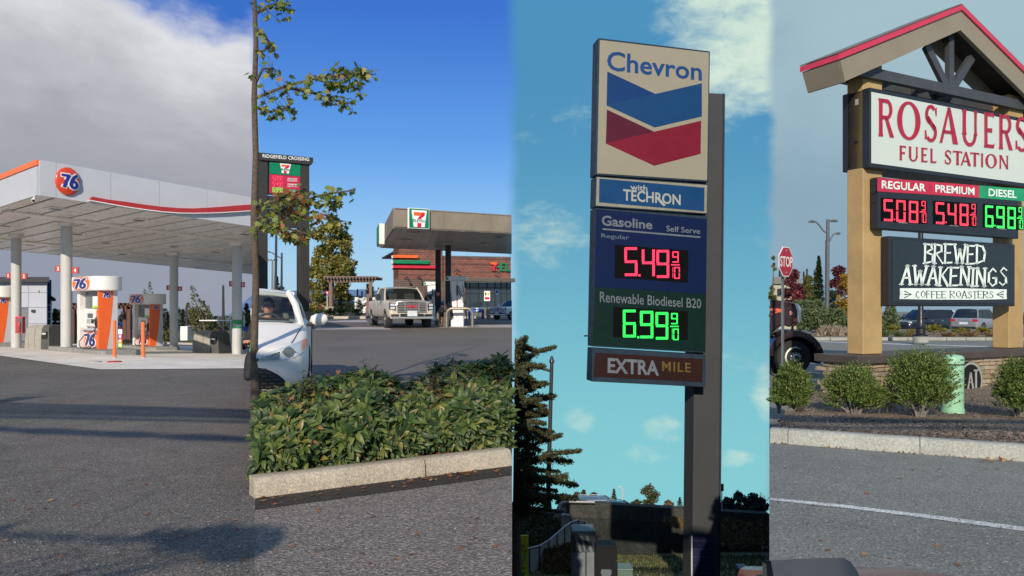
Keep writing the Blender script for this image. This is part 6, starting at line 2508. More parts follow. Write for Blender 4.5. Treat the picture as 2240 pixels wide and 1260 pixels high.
for i, px in enumerate((676, 700, 722, 748, 779)):
 bb = V(((px - CX) / FPX * 51.6, 51.6, z2(0, 51) + .05))
 shrub('low_shrub', bb, .95 if i != 4 else 1.0, .72, lbl[i], rnd, L_GREEN, M_BARK, 700, .11, group='clipped shrubs in the island bed', nb=10)
for px, h_, lab in ((745, 1.5, 'dark round bush behind the island bed left of the arbour centre'), (765, 1.2, 'dark round bush right of the arbour centre'), (790, 1.6, 'dark round bush beside the pickup')):
 bb = V(((px - CX) / FPX * 60, 60, z2(0, 60)))
 shrub('bush', bb, 1.3, h_, lab, rnd, L_DARK, M_BARK, 600, .14, group='dark bushes behind the island bed', nb=10)
t = thing('stone_block', V(((725 - CX) / FPX * 54, 54, z2(0, 54))), 'pale capped stone block under the arbour', 'stone block')
MB().box(V(((722 - CX) / FPX * 54, 54, z2(0, 54) + .35)), (.55, .5, .7)).build('block', M_CURB, t, bevel=.03)
MB().box(V(((722 - CX) / FPX * 54, 54, z2(0, 54) + .73)), (.65, .6, .07)).build('cap', M_CURB, t, bevel=.02)
mc = suv('parked_car', 'maroon car parked behind the right leg of the pylon', mat('paint_maroon', (.10, .012, .025), .25, coat=.5), L=4.4)
place(mc, V(((690 - CX) / FPX * 66, 66, z2(0, 66))), R(8))
wl = MB()
a = P(776, 664, 75)
wl.obox(V((a.x, 75, z2(0, 75))), V((2.4, 0, 0)), V((0, .4, 0)), UP * 1.5)
tag(wl.build('low_building', M_WHITE, origin=V((a.x, 75, z2(0, 75)))), 'low white wall glimpsed under the arbour right side', 'wall')

q = MB()
pp2 = [V(((x_ - CX) / FPX * Y_, Y_, z2(0, Y_) + .006)) for x_, Y_ in ((690, 43.5), (805, 43.5), (800, 47.5), (690, 47.5))]
q.face(pp2)
tag(q.build('concrete_lane', M_CONC2), kind='structure')
q = MB()
pp2 = [V(((x_ - CX) / FPX * Y_, Y_, z2(0, Y_) + .006)) for x_, Y_ in ((690, 33.0), (858, 33.0), (845, 36.0), (690, 36.0))]
q.face(pp2)
pp2 = [V(((x_ - CX) / FPX * Y_, Y_, z2(0, Y_) + .007)) for x_, Y_ in ((935, 35.3), (1119.5, 35.3), (1119.5, 39), (945, 39))]
q.face(pp2)
tag(q.build('concrete_strip', M_CONC2), kind='structure')

# --- kerb stones in front of the hedge
kt = thing('kerb', C2L, None, None)
tag(kt, kind='structure')
Ltot = (C2R - C2L).length
jx = None
segs = [(0.0, .62), (.627, 1.0)]
for a, b_ in segs:
 p0, p1 = C2L + cdir * Ltot * a, C2L + cdir * Ltot * b_
 n = 14
 prof = [(0.0, -.02), (.012, .11), (.035, .142), (.06, .15), (.17, .15), (.18, .145), (.18, -.02)]
 vs, fs = [], []
 for i in range(n + 1):
  c_ = p0.lerp(p1, i / n)
  w_ = .004 * noise.noise(c_ * 2.3)
  for o_, z_ in prof:
   vs.append(c_ + cnor * (o_ + w_) + UP * (z_ + .003 * noise.noise(c_ * 4 + V((0, 0, o_ * 9)))))
 m_ = len(prof)
 for i in range(n):
  for j in range(m_ - 1):
   fs.append((i * m_ + j, (i + 1) * m_ + j, (i + 1) * m_ + j + 1, i * m_ + j + 1))
 fs.append(tuple(range(m_)))
 fs.append(tuple(reversed(range(n * m_, n * m_ + m_))))
 q = MB()
 q.mesh(vs, fs)
 q.build('kerb_stone', M_CURB, kt, smooth=True)

# --- hedge: two mounds of long leathery leaves
LV = leaf_mat('leaf_leathery', [(0, (.016, .036, .010)), (.45, (.038, .076, .018)), (.8, (.085, .130, .028)), (.96, (.15, .18, .04)), (1, (.24, .18, .05))], .22, .46, .35)
LVY = leaf_mat('leaf_yellowing', [(0, (.12, .14, .03)), (.6, (.22, .19, .045)), (1, (.25, .11, .05))], .25, .4, .5)
M_TWIG = mat('twig_red', (.12, .045, .035), .7)


def big_leaf_mesh(name, seed):
 r_ = random.Random(seed)
 n = 6
 vs, fs = [], []
 bend = r_.uniform(.10, .30)
 for i in range(n + 1):
  f = i / n
  w = .5 * math.sin(math.pi * f ** .85) ** .8 * .40 if 0 < f < 1 else .006
  z = -bend * f * f + .05 * math.sin(f * 3)
  vs += [V((-w, f, z + w * .35)), V((0, f, z)), V((w, f, z + w * .35))]
 for i in range(n):
  a = i * 3
  fs += [(a, a + 1, a + 4, a + 3), (a + 1, a + 2, a + 5, a + 4)]
 return vs, fs


LEAFV = [big_leaf_mesh('leaf', s) for s in range(4)]
LEAFME = []
for vs, fs in LEAFV:
 me = bpy.data.meshes.new('leaf')
 me.from_pydata(vs, [], fs)
 me.materials.append(LV)
 me.polygons.foreach_set('use_smooth', [True] * len(fs))
 LEAFME.append(me)
LEAFME_Y = [m.copy() for m in LEAFME]
for m in LEAFME_Y:
 m.materials[0] = LVY


def hedge_mound(label, u0, u1, prof, seed, nros):
 """leafy mound between rays u0..u1; prof(t) height along it"""
 r_ = random.Random(seed)
 um = (u0 + u1) / 2
 base = V((um * curbY(um, .9), curbY(um, .9), .12))
 t_ = thing('hedge_shrub', base, label, 'shrub', 'glossy leaved shrubs behind the kerb')
 tw = MB()
 leaves = []
 for i in range(nros):
  a = r_.random()
  u = u0 + (u1 - u0) * a
  H = prof(a)
  s = r_.random()
  if s < .58:                                     # front face
   f = r_.random() ** .9
   off = .34 + .55 * (f ** 2.2) - .16 * math.sin(math.pi * f)
   zz = .02 + H * f * .97
   nrm = V((0, -1, .25 + .7 * f))
  else:
   f = r_.random()
   off = .75 + 1.0 * f
   zz = H * (1 - .10 * f) + r_.uniform(-.05, .03)
   nrm = V((0, -.25, 1))
  bulge = noise.noise(V((u * 14, off * 2.5, zz * 2.5 + seed))) + .6 * noise.noise(V((u * 40, off * 7, zz * 7 + seed)))
  off -= .17 * bulge
  zz += .13 * bulge - .10 * max(0, off - 1.2)
  Y = curbY(u, off)
  c = V((u * Y, Y, .10 + max(.02, zz)))
  nrm = (nrm + V((r_.uniform(-.7, .7), r_.uniform(-.4, .4), r_.uniform(-.3, .4)))).normalized()
  if 0.05 < a < .95:
   tw.tube([c - nrm * .22 - UP * .1, c - nrm * .02], [.006, .004], 4, cap=False)
  nl = r_.choice((5, 6, 7))
  a0 = r_.uniform(0, 6.28)
  s1 = nrm.cross(UP if abs(nrm.z) < .9 else V((1, 0, 0))).normalized()
  s2 = nrm.cross(s1)
  for k_ in range(nl):
   an = a0 + k_ * 2.4 + r_.uniform(-.3, .3)
   d = (s1 * math.cos(an) + s2 * math.sin(an)) * .95 + nrm * r_.uniform(.05, .75) - UP * .25
   d.normalize()
   ln = r_.uniform(.055, .130)
   leaves.append((c + nrm * r_.uniform(-.04, .02), d, nrm, ln))
 for i in range(26):
  a = r_.uniform(.06, .94)
  u = u0 + (u1 - u0) * a
  Y = curbY(u, r_.uniform(.5, 1.4))
  p = V((u * Y, Y, .08 + prof(a) * .95))
  e_ = p + V((r_.uniform(-.06, .06), r_.uniform(-.06, .04), r_.uniform(.08, .20)))
  tw.tube([p, e_], [.005, .002], 4, cap=False)
  for k_ in range(6):
   c = p.lerp(e_, .35 + .13 * k_)
   an = k_ * 2.4
   leaves.insert(0, (c, V((math.cos(an), math.sin(an), .5)).normalized(), V((0, 0, 1)), r_.uniform(.04, .085)))
 leaves.sort(key=lambda L_: L_[0].y + (0.25 if L_[0].z < .2 else 0) + r_.random() * .5)
 rest = MB()
 for i, (c, d, nrm, ln) in enumerate(leaves):
  s_ = d.cross(nrm)
  if s_.length < 1e-4:
   continue
  s_.normalize()
  u_ = s_.cross(d)
  mtx = Matrix((s_, d, u_)).transposed()
  yl = r_.random() < .06
  if i < 300:
   o = bpy.data.objects.new('leaf', (LEAFME_Y if yl else LEAFME)[i % 4])
   COL.objects.link(o)
   o.parent = t_
   m4 = mtx.to_4x4() @ Matrix.Diagonal((ln, ln, ln, 1))
   m4.translation = c - base
   o.matrix_local = m4
  else:
   vs, fs = LEAFV[i % 4]
   rest.mesh([c + mtx @ (v * ln) for v in vs], fs, 1 if yl else 0)
 o = rest.build('leaves', [LV, LVY], t_)
 o['kind'] = 'stuff'
 o.data.polygons.foreach_set('use_smooth', [True] * len(o.data.polygons))
 for i in range(60):
  u = u0 + (u1 - u0) * r_.uniform(.12, .88)
  Y = curbY(u, r_.uniform(.5, 1.5))
  p = V((u * Y, Y, .08))
  tw.tube([p, p + V((r_.uniform(-.15, .15), r_.uniform(-.15, .1), prof((u - u0) / (u1 - u0)) * .6)), p + V((r_.uniform(-.25, .25), r_.uniform(-.3, .1), prof((u - u0) / (u1 - u0)) * .95))], [.012, .008, .003], 4)
 tw.build('twig', M_TWIG, t_)
 return t_


def prof_l(a):
 return .46 + .22 * math.sin(min(1, a * 1.45) * math.pi / 2) - .22 * max(0, (a - .72) / .28) ** 1.4


def prof_r(a):
 return .46 + .26 * math.sin(min(1, a * 1.6) * math.pi / 2)


hedge_mound('broad glossy leaved shrub mound in front of the white saloon', U12 + .004, -.128, prof_l, 5, 1650)
hedge_mound('taller glossy leaved shrub mound at the right end of the kerb', -.150, -.003, prof_r, 9, 1250)

M_DRY = leaf_mat('leaf_dry', [(0, (.16, .05, .025)), (.5, (.28, .12, .05)), (1, (.34, .20, .10))], .1)
r_ = random.Random(31)
lit = MB()
for i in range(170):
 a = r_.random()
 off = r_.choice((r_.uniform(-.30, -.01), r_.uniform(.19, .5), r_.uniform(.19, .45)))
 p = C2L + cdir * Ltot * a + cnor * off
 if i < 24:
  p = C2L + cdir * Ltot * r_.gauss(.72, .05) + cnor * r_.uniform(-.16, -.02)
 p.z = (.012 if off < 0 or i < 24 else .14) + .006
 leafquad(lit, p, V((r_.uniform(-1, 1), r_.uniform(-1, 1), r_.uniform(-.1, .3))), V((r_.uniform(-.3, .3), r_.uniform(-.3, .3), 1)), r_.uniform(.03, .07), r_.uniform(.02, .035), fold=.3)
tag(lit.build('leaf_litter', M_DRY), kind='stuff')

# --- maple at the lot line, branches reaching over the middle lot
LM = leaf_mat('leaf_maple', [(0, (.07, .11, .022)), (.4, (.16, .22, .042)), (.75, (.30, .33, .065)), (.96, (.36, .32, .08)), (1, (.36, .18, .06))], .45, .45, .4)
LMO = leaf_mat('leaf_maple_rust', [(0, (.20, .07, .025)), (1, (.34, .15, .06))], .3, .5, .3)
lobes = [(0, 0), (.16, .12), (.50, .16), (.34, .34), (.48, .60), (.20, .56), (.0, 1.0), (-.20, .56), (-.48, .60), (-.34, .34), (-.50, .16), (-.16, .12)]
mme = []
for m_ in (LM, LMO):
 me = bpy.data.meshes.new('leaf')
 me.from_pydata([V((x_, y_, .06 * abs(x_) - .10 * y_ * y_)) for x_, y_ in lobes] + [V((0, .4, -.02))], [], [(12, i, (i + 1) % 12) for i in range(12)])
 me.materials.append(m_)
 mme.append(me)
mp = thing('maple', V((U12 * 8.7, 8.7, .1)), 'slim maple with turning leaves whose branches reach over the middle lot', 'tree')
MD = 8.7
tk = MB()
tr0 = V((U12 * MD + .0, MD, -.05))
tk.tube([tr0, P(559, 880, MD), P(556, 760, MD + .1), P(560, 610, MD), P(555.5, 480, MD - .1), P(559.5, 340, MD), P(556, 215, MD + .1), P(560, 95, MD), P(555, -40, MD), P(563, -250, MD), P(560, -420, MD)], [.060, .050, .042, .038, .037, .033, .031, .026, .022, .014, .006], 10)
tk.build('trunk', M_BARK, mp, smooth=True)
r_ = random.Random(77)
sprays = [
 ([(560, 30), (585, 14), (610, 8), (636, 12)], 34, 16), ([(560, -30), (590, -12), (625, -6)], 20, 14), ([(560, 60), (580, 80), (600, 105)], 24, 14), ([(560, 110), (575, 112), (592, 100)], 12, 10),
 ([(559, 215), (620, 190), (690, 172), (760, 166), (822, 162)], 110, 19), ([(620, 190), (690, 205), (740, 222), (772, 228)], 58, 15), ([(559, 235), (590, 245), (622, 238), (640, 225)], 44, 15), ([(559, 180), (575, 150), (600, 150)], 18, 14), ([(690, 172), (730, 185), (790, 195)], 34, 13), ([(700, 172), (770, 160), (805, 157)], 20, 9),
 ([(559, 480), (610, 465), (660, 440), (710, 425), (770, 416)], 96, 20), ([(559, 455), (600, 440), (640, 425), (672, 410)], 44, 15), ([(610, 465), (660, 480), (710, 470), (750, 484)], 62, 17), ([(559, 500), (600, 495), (650, 505), (672, 512)], 70, 17), ([(600, 495), (625, 515), (640, 520)], 26, 10), ([(660, 440), (700, 450), (740, 438)], 26, 13),
]
lv_specs = []
for path, cnt, spread in sprays:
 pts3 = [P(x_, y_, MD - .15 + .12 * math.sin(i * 1.7 + x_)) for i, (x_, y_) in enumerate(path)]
 wood = MB()
 wood.tube(pts3, [.016 * (1 - i / len(pts3)) + .003 for i in range(len(pts3))], 5)
 for i in range(cnt):
  f = r_.random() ** .8 * (len(pts3) - 1)
  j = min(int(f), len(pts3) - 2)
  c = pts3[j].lerp(pts3[j + 1], f - j)
  q_ = c + rdir(r_) * spread * MD / FPX * r_.random() ** .5
  q_.y = c.y + r_.uniform(-.25, .25)
  wood.tube([c, q_], [.003, .0018], 3, cap=False)
  lv_specs.append((q_, path))
 wood.build('branch', M_BARK, mp)
n_own = 0
restm = MB()
for i, (q_, path) in enumerate(lv_specs):
 d = V((r_.uniform(-.8, .8), r_.uniform(-.6, .4), r_.uniform(-1.1, .1))).normalized()
 nn = V((r_.uniform(-.6, .6), r_.uniform(-1, .2), r_.uniform(.1, 1))).normalized()
 s_ = d.cross(nn).normalized()
 u_ = s_.cross(d)
 mtx = Matrix((s_, d, u_)).transposed()
 ln = r_.uniform(.055, .10)
 rust = (path[0][1] > 400 and 600 < (q_.x / q_.y * FPX + CX) < 700 and r_.random() < .28)
 if i % 2 == 0 and n_own < 300:
  n_own += 1
  o = bpy.data.objects.new('leaf', mme[1 if rust else 0])
  COL.objects.link(o)
  o.parent = mp
  m4 = mtx.to_4x4() @ Matrix.Diagonal((ln, ln, ln, 1))
  m4.translation = q_ - V(mp['_o'])
  o.matrix_local = m4
 else:
  vs = [q_ + mtx @ (V(v.co) * ln) for v in mme[0].vertices]
  restm.mesh(vs, [tuple(p.vertices) for p in mme[0].polygons], 1 if rust else 0)
o = restm.build('leaves', [LM, LMO], mp)
o['kind'] = 'stuff'

# ================================================================== lot 3: tall price sign over the sunken slope
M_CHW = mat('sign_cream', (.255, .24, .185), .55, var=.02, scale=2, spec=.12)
M_CHB = mat('sign_blue', (.006, .046, .135), .5, var=.04, scale=2, spec=.12)
M_CHB2 = mat('sign_blue_deep', (.006, .035, .13), .5, var=.04, scale=2, spec=.12)
M_CHBM = mat('sign_blue_royal', (.002, .010, .050), .55, var=.04, scale=2, spec=.12)
M_CHR = mat('sign_crimson', (.15, .009, .024), .5, var=.05, scale=2, spec=.12)
M_CHR2 = mat('sign_crimson_deep', (.07, .009, .024), .5, var=.05, scale=2, spec=.12)
M_CHG = mat('sign_dark_green', (.002, .016, .014), .55, var=.04, scale=2, spec=.12)
M_CHBR = mat('sign_rust', (.022, .009, .008), .6, var=.04, scale=2, spec=.12)
M_CHF = mat('sign_frame_slate', (.020, .035, .055), .5, var=.15, scale=5, spec=.12)
M_CHP = mat('pole_slate', (.055, .058, .062), .55, var=.04, scale=2, spec=.12)
M_LET = mat('letter_grey_blue', (.12, .145, .17), .6, spec=.12)
M_LET2 = mat('letter_pale', (.30, .32, .30), .6, spec=.12)
M_LETY = mat('letter_ochre', (.11, .075, .022), .6, spec=.12)
M_LETC = mat('letter_blue', (.010, .050, .17), .5, spec=.12)

hL = P(1305, 400, 16.0)
hR = P(1553, 400, 16.4)
hd = hR - hL
hd.z = 0
hd.normalize()
hn = V((hd.y, -hd.x, 0))
chv = thing('price_sign', V((2.95, 16.5, z3(0, 16.5))), 'tall blue and cream fuel price sign with a double chevron emblem on a slate pole', 'price sign')


def hp(px, py, lift=0.0):
 return onplane(px, py, hL, hn) + hn * lift


def hpoly(name, pts, m, lift=.006, depth=.006, par=None, bev=0.0):
 q = MB()
 q.prism([hp(x, y, lift - depth) for x, y in pts], hn * depth)
 return q.build(name, m, par or chv, bevel=bev)


def htext(par, m, s, tl, tr, br, bl, lift=.01, **kw):
 q = MB()
 put_text(q, s, (hp(*bl), hp(*br), hp(*tr), hp(*tl)), hn, lift, **kw)
 return q.build('lettering', m, par)


top_c = hpoly('cabinet', [(1308.5, 82.5), (1553.5, 112), (1549, 399), (1302, 383)], M_CHF, 0, .42, bev=.012)
tf = hpoly('face', [(1312, 87.5), (1550.5, 115.5), (1546.5, 394.5), (1306, 379)], M_CHW, .006, .006, top_c)
tec_c = hpoly('cabinet', [(1304, 385.5), (1549, 403), (1547.5, 469), (1302, 452)], M_CHF, 0, .42, bev=.012)
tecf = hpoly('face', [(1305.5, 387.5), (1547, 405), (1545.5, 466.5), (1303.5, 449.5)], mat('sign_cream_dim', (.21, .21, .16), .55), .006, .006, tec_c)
pri_c = hpoly('cabinet', [(1302.5, 454.5), (1547.5, 473), (1543.5, 772), (1296.5, 758)], M_CHF, 0, .42, bev=.012)
ext_c = hpoly('cabinet', [(1296.5, 761), (1544, 776), (1543.5, 847), (1294, 834.5)], M_CHF, 0, .42, bev=.012)
Z = lambda x, y: (1120 + x / 3, 60 + y / 3)
hpoly('chevron_wing', [Z(625, 290), Z(940, 437), Z(700, 489), Z(620, 512)], M_CHB2, .010, .004, tf)
hpoly('chevron_wing', [Z(620, 512), Z(700, 489), Z(940, 437), Z(1245, 367), Z(1245, 585), Z(935, 657)], M_CHB, .010, .004, tf)
hpoly('chevron_wing', [Z(622, 540), Z(932, 685), Z(720, 735), Z(615, 762)], M_CHR2, .010, .004, tf)
hpoly('chevron_wing', [Z(615, 762), Z(720, 735), Z(932, 685), Z(1240, 613), Z(1237, 830), Z(932, 908)], M_CHR, .010, .004, tf)
htext(tf, M_LETC, 'Chevron', Z(625, 152), Z(1245, 232), Z(1245, 352), Z(622, 282), bold=.018)
hpoly('print', [Z(573, 992), Z(1262, 1052), Z(1260, 1207), Z(570, 1148)], M_CHB, .010, .004, tecf)
htext(tecf, M_LET2, 'with', Z(775, 1028), Z(887, 1038), Z(887, 1077), Z(775, 1066), lift=.014, bold=.02)
htext(tecf, M_LET2, 'TECHRON', Z(728, 1060), Z(1105, 1098), Z(1105, 1168), Z(728, 1136), lift=.014, bold=.022)
MB().prism([hp(*Z(940, 1118), .012), hp(*Z(965, 1118), .012), hp(*Z(1008, 1170), .012), hp(*Z(990, 1172), .012)], hn * .003).build('lettering', M_LET2, tecf)
W2 = lambda x, y: (1270 + x / 3, 440 + y / 3)
bf_ = hpoly('face', [W2(100, 53), W2(828, 118), W2(823, 608), W2(90, 562)], M_CHBM, .006, .006, pri_c)
gf_ = hpoly('face', [W2(90, 563), W2(823, 609), W2(818, 988), W2(80, 945)], M_CHG, .006, .006, pri_c)
htext(bf_, M_LET, 'Gasoline', W2(138, 92), W2(470, 126), W2(470, 186), W2(138, 160), bold=.022)
htext(bf_, M_LET, 'Self Serve', W2(562, 160), W2(784, 180), W2(784, 216), W2(562, 198), bold=.012)
hpoly('rule', [W2(143, 178), W2(784, 232), W2(784, 242), W2(143, 188)], M_LET, .012, .004, bf_)
htext(bf_, mat('letter_dim_blue', (.07, .10, .15), .6), 'Regular', W2(135, 212), W2(318, 226), W2(318, 262), W2(135, 246), bold=.008)
htext(gf_, M_LET, 'Renewable Biodiesel B20', W2(126, 592), W2(790, 642), W2(790, 704), W2(126, 662), bold=.004)
M_LEDB = mat('led_board', (.004, .004, .0045), .6, spec=.05)
rb = hpoly('led_board', [W2(225, 286), W2(706, 324), W2(704, 536), W2(222, 502)], M_LEDB, .010, .004, bf_)
gb2 = hpoly('led_board', [W2(215, 694), W2(704, 722), W2(702, 912), W2(212, 892)], M_LEDB, .010, .004, gf_)


def digits3(par, m, rows):
 for ch, x0, y0, x1, y1 in rows:
  q = MB()
  a, b = W2(x0, y0), W2(x1, y1)
  put_digits(q, [(ch, (a[0], a[1], b[0], b[1]))], lambda u, v: hp(u, v), hn, .016)
  q.build('price_digit' if ch not in '.-' else 'price_mark', m, par)


digits3(rb, M_LEDR, [('5', 286, 303, 372, 492), ('.', 378, 480, 392, 494), ('4', 400, 312, 486, 498), ('9', 496, 320, 580, 504), ('9', 600, 330, 642, 404), ('-', 592, 414, 648, 422), ('1', 586, 430, 606, 506), ('0', 612, 432, 650, 510)])
digits3(gb2, M_LEDG, [('6', 276, 712, 362, 894), ('.', 370, 886, 384, 900), ('9', 388, 720, 476, 900), ('9', 490, 728, 574, 908), ('9', 592, 734, 636, 808), ('-', 586, 818, 642, 826), ('1', 582, 834, 602, 908), ('0', 606, 836, 642, 912)])
ef = hpoly('face', [W2(96, 994), W2(802, 1036), W2(798, 1188), W2(84, 1152)], M_CHBR, .006, .006, ext_c)
htext(ef, M_LET, 'EXTRA', W2(178, 1028), W2(512, 1048), W2(514, 1146), W2(176, 1126), bold=.03)
htext(ef, M_LETY, 'MILE', W2(534, 1050), W2(722, 1062), W2(722, 1124), W2(534, 1114), bold=.012, spacing=1.15)
hb_ = lambda x, y: onplane(x, y, hL - hn * .46, hn)
a_, b_ = hb_(1513, 1250), hb_(1575, 1250)
dd = b_ - a_
dd.z = 0
zt = hb_(1560, 204).z
q = MB()
lean = V((.12, 0, 0))
base_z = z3(a_.x, a_.y) - .4
H = zt - base_z
q.obox(V((a_.x, a_.y, base_z)), dd, -hn * .55, UP * H + lean)
q.build('pole', M_CHP, chv, bevel=.02)
q = MB()
e_ = V((b_.x - .015, b_.y, base_z)) + hn * .0
q.obox(e_ + hd * -.045 + hn * .012, hd * .03, -hn * .02, UP * H + lean * 1.0)
q.build('pole_rib', M_CHF, chv)
l0, l1 = hb_(1514, 1171) + hn * .01, hb_(1561, 1176) + hn * .01
dl = l1 - l0
dl.z = 0
dr = MB().obox(V((l0.x, l0.y, base_z + .2)), dl, -hn * .04, UP * (l0.z - base_z - .2)).build('louvre_door', mat('louvre_navy', (.008, .012, .045), .5), chv)
zz = base_z + .5
while zz < l0.z - .1:
 MB().obox(V((l0.x, l0.y, zz)) + hn * .003, dl, hn * .02 - UP * .03, UP * .12).build('slat', mat('louvre_slat', (.012, .016, .055), .45), dr)
 zz += .17
MB().obox(V((l0.x - .03, l0.y, base_z + .2)), hd * .028, hn * .02, UP * (l0.z - base_z - .2)).build('door_edge', M_SILVER, dr)
MB().tube([hp(1283, 735.5, -.2), hp(1293, 735, -.2)], .02, 6).build('bolt', M_DARK, chv)
MB().tube([hp(1431, 96.5, -.2), hp(1432, 93.5, -.2)], .02, 6).build('lifting_eye', M_DARK, chv)

# --- slope: long dark wall with concrete band, brush, fence, bins
M_DWALL = ground_mat('dark_block_wall', (.034, .040, .037), grain=.25, gscale=8, patch=.35, bump=.3, stones=9)
M_DBAND = ground_mat('dark_concrete_band', (.060, .064, .058), grain=.2, gscale=8, patch=.3, bump=.3, stones=9)
D0 = 34.0


def wl(px, py, D=D0):
 return P(px, py, D + (px - 1240) * .012)


t = thing('road_wall', wl(1440, 1215), 'long dark block retaining wall with a paler concrete band carrying the road above', 'wall')
for i in range(9):
 x0 = 1240 + i * 49.4
 x1 = min(1683, x0 + 49.2)
 y0 = 1098 + (x0 - 1240) * .060
 y1 = 1098 + (x1 - 1240) * .060
 h0 = 32 - i * .3
 a, b_ = wl(x0, y0), wl(x1, y1)
 c_, d_ = wl(x0, y0 + h0), wl(x1, y1 + h0)
 MB().prism([a, b_, d_, c_], V((0, .5, 0))).build('parapet_panel', M_DBAND, t)
for i in range(14):
 for r_ in range(5):
  x0 = 1200 + i * 35 + (17 if r_ % 2 else 0)
  x1 = min(1690, x0 + 34.4)
  if x0 >= 1688:
   continue
  yb = 1130 + (x0 - 1240) * .055 + r_ * 19
  yb2 = 1130 + (x1 - 1240) * .055 + r_ * 19
  MB().prism([wl(x0, yb, D0 - .02 - .01 * r_), wl(x1, yb2, D0 - .02 - .01 * r_), wl(x1, yb2 + 18.6, D0 - .02 - .01 * r_), wl(x0, yb + 18.6, D0 - .02 - .01 * r_)], V((0, .4, 0))).build('wall_block', M_DWALL, t)
tag(MB().prism([wl(1240, 1101) + V((0, .5, -1.75)), wl(1683, 1127) + V((0, .5, -1.75)), wl(1683, 1127) + V((.8, 6, -1.75)), wl(1240, 1101) + V((0, 6, -1.75))], UP * -.25).build('upper_road', M_ASPH1), kind='structure')
for px, lab, m, L_ in ((1372, 'dark car on the upper road just behind the wall', mat('paint_dark_blue', (.02, .028, .04), .2, coat=.6), 4.6), (1338, 'grey car following on the upper road behind the wall', mat('paint_grey_car', (.12, .13, .14), .25, coat=.5), 4.4)):
 c_ = suv('parked_car', lab, m, L=L_, H=1.45)
 w = wl(px, 1103) + V((0, 2.4 + (1 if px < 1350 else 0), 0))
 place(c_, V((w.x, w.y, w.z - 1.98)), R(3))
t = thing('guard_rail', wl(1235, 1100), 'pale curved guard rail bending down from the end of the road wall', 'guard rail')
q = MB()
pts = [(1300, 1098.5), (1240, 1097.5), (1229, 1099), (1222.5, 1105), (1223, 1118), (1230, 1130), (1244, 1143)]
q.tube([wl(x, y, D0 - .3) for x, y in pts], .045, 6)
q.build('rail', M_SILVER, t, smooth=True)
MB().tube([wl(1229, 1126, D0 - .2), wl(1244, 1127, D0 - .2)], .06, 6).build('rail_end', M_SILVER, t)
t = thing('metal_fence', P(1220, 1215, 24), 'grey corrugated metal fence winding down the slope', 'fence')
M_COR = mat('corrugated_grey', (.42, .44, .43), .5, metal=.0, var=.15, scale=6)
fpath = [(1130, 1203, 1262, 21), (1158, 1199, 1258, 22), (1180, 1194, 1254, 22.6), (1200, 1182, 1246, 23.3), (1218, 1167, 1236, 24), (1235, 1152, 1226, 24.8), (1250, 1142, 1216, 25.5), (1264, 1138, 1206, 26.3), (1278, 1141, 1198, 27), (1290, 1150, 1194, 27.6), (1300, 1158, 1193, 28)]
for i in range(len(fpath) - 1):
 (xa, ta, ba, da), (xb, tb, bb_, db) = fpath[i], fpath[i + 1]
 q = MB()
 a0, a1, b0, b1 = P(xa, ba, da), P(xa, ta, da), P(xb, bb_, db), P(xb, tb, db)
 n = 12
 for j in range(n):
  f0, f1 = j / n, (j + 1) / n
  o0, o1 = .02 * (j % 2), .02 * ((j + 1) % 2)
  off0, off1 = V((0, -o0, 0)), V((0, -o1, 0))
  q.face([a0.lerp(b0, f0) + off0, a0.lerp(b0, f1) + off1, a1.lerp(b1, f1) + off1, a1.lerp(b1, f0) + off0])
 q.build('fence_panel', M_COR, t)
 MB().tube([a0 - V((0, .03, .2)), a1 + V((0, -.03, .02))], .03, 6).build('post', M_DARK, t)
MB().tube([P(x, tt, d - .02) for x, tt, bb_, d in fpath], .022, 6).build('top_rail', M_SILVER, t)
D = 17.5
M_BINW = mat('bin_pale_blue', (.15, .175, .20), .5, var=.1)
t = thing('striped_bin', P(1277, 1300, D), 'pale box shaped bin with dark diagonal stripes round its top', 'bin')
zb_ = z3(0, D) - .1
a = P(1253, 1200, D)
q = MB()
wq = 50 * D / FPX
q.obox(V((a.x, D, zb_)), V((wq * .97, .02, 0)), V((0, wq, 0)), UP * (P(0, 1180, D).z - zb_))
bb = q.build('body', M_BINW, t, bevel=.015)
bd = MB().obox(V((a.x - .01, D - .02, P(0, 1208, D).z)), V((wq * 1.02, .02, 0)), V((0, wq * 1.04, 0)), UP * (38 * D / FPX)).build('band', mat('bin_slate', (.045, .055, .07), .5), t, bevel=.008)
for k in range(4):
 x0 = 1256 + k * 12
 q = MB()
 q.prism([P(x0, 1171, D - .022), P(x0 + 6, 1171, D - .022), P(x0 + 17, 1207, D - .022), P(x0 + 11, 1207, D - .022)], V((0, -.004, 0)))
 if x0 + 17 < 1306:
  q.build('stripe', M_BINW, bd)
MB().obox(V((a.x - .03, D - .05, P(0, 1170, D).z)), V((wq * 1.06, .02, 0)), V((0, wq * 1.1, 0)), UP * .10).build('lid', mat('bin_lid', (.14, .16, .17), .5), t, bevel=.03)
MB().obox(P(1251, 1196, D + .1), V((.045, 0, 0)), V((0, .1, 0)), UP * .3).build('red_tag', M_CHR, t)
MB().obox(P(1280, 1262, D - .03), V((.03, 0, 0)), V((0, -.01, 0)), UP * .85).build('strap', M_DARK, t)
t = thing('black_cabinet', P(1327, 1300, 17.2), 'black box cabinet with a small white print standing right of the striped bin', 'cabinet')
bb = MB().obox(V((P(1303, 0, 17.2).x, 17.2, z3(0, 17.2) - .1)), V((47 * 17.2 / FPX, 0, 0)), V((0, .5, 0)), UP * (P(0, 1195, 17.2).z - z3(0, 17.2) + .1)).build('body', mat('cabinet_black', (.010, .011, .013), .6, spec=.2), t, bevel=.012)
MB().prism([P(1314, 1252, 17.18), P(1316, 1245, 17.18), P(1337, 1246, 17.18), P(1338, 1253, 17.18), P(1335, 1262, 17.18), P(1317, 1262, 17.18)], V((0, -.006, 0))).build('print', M_LET, bb)
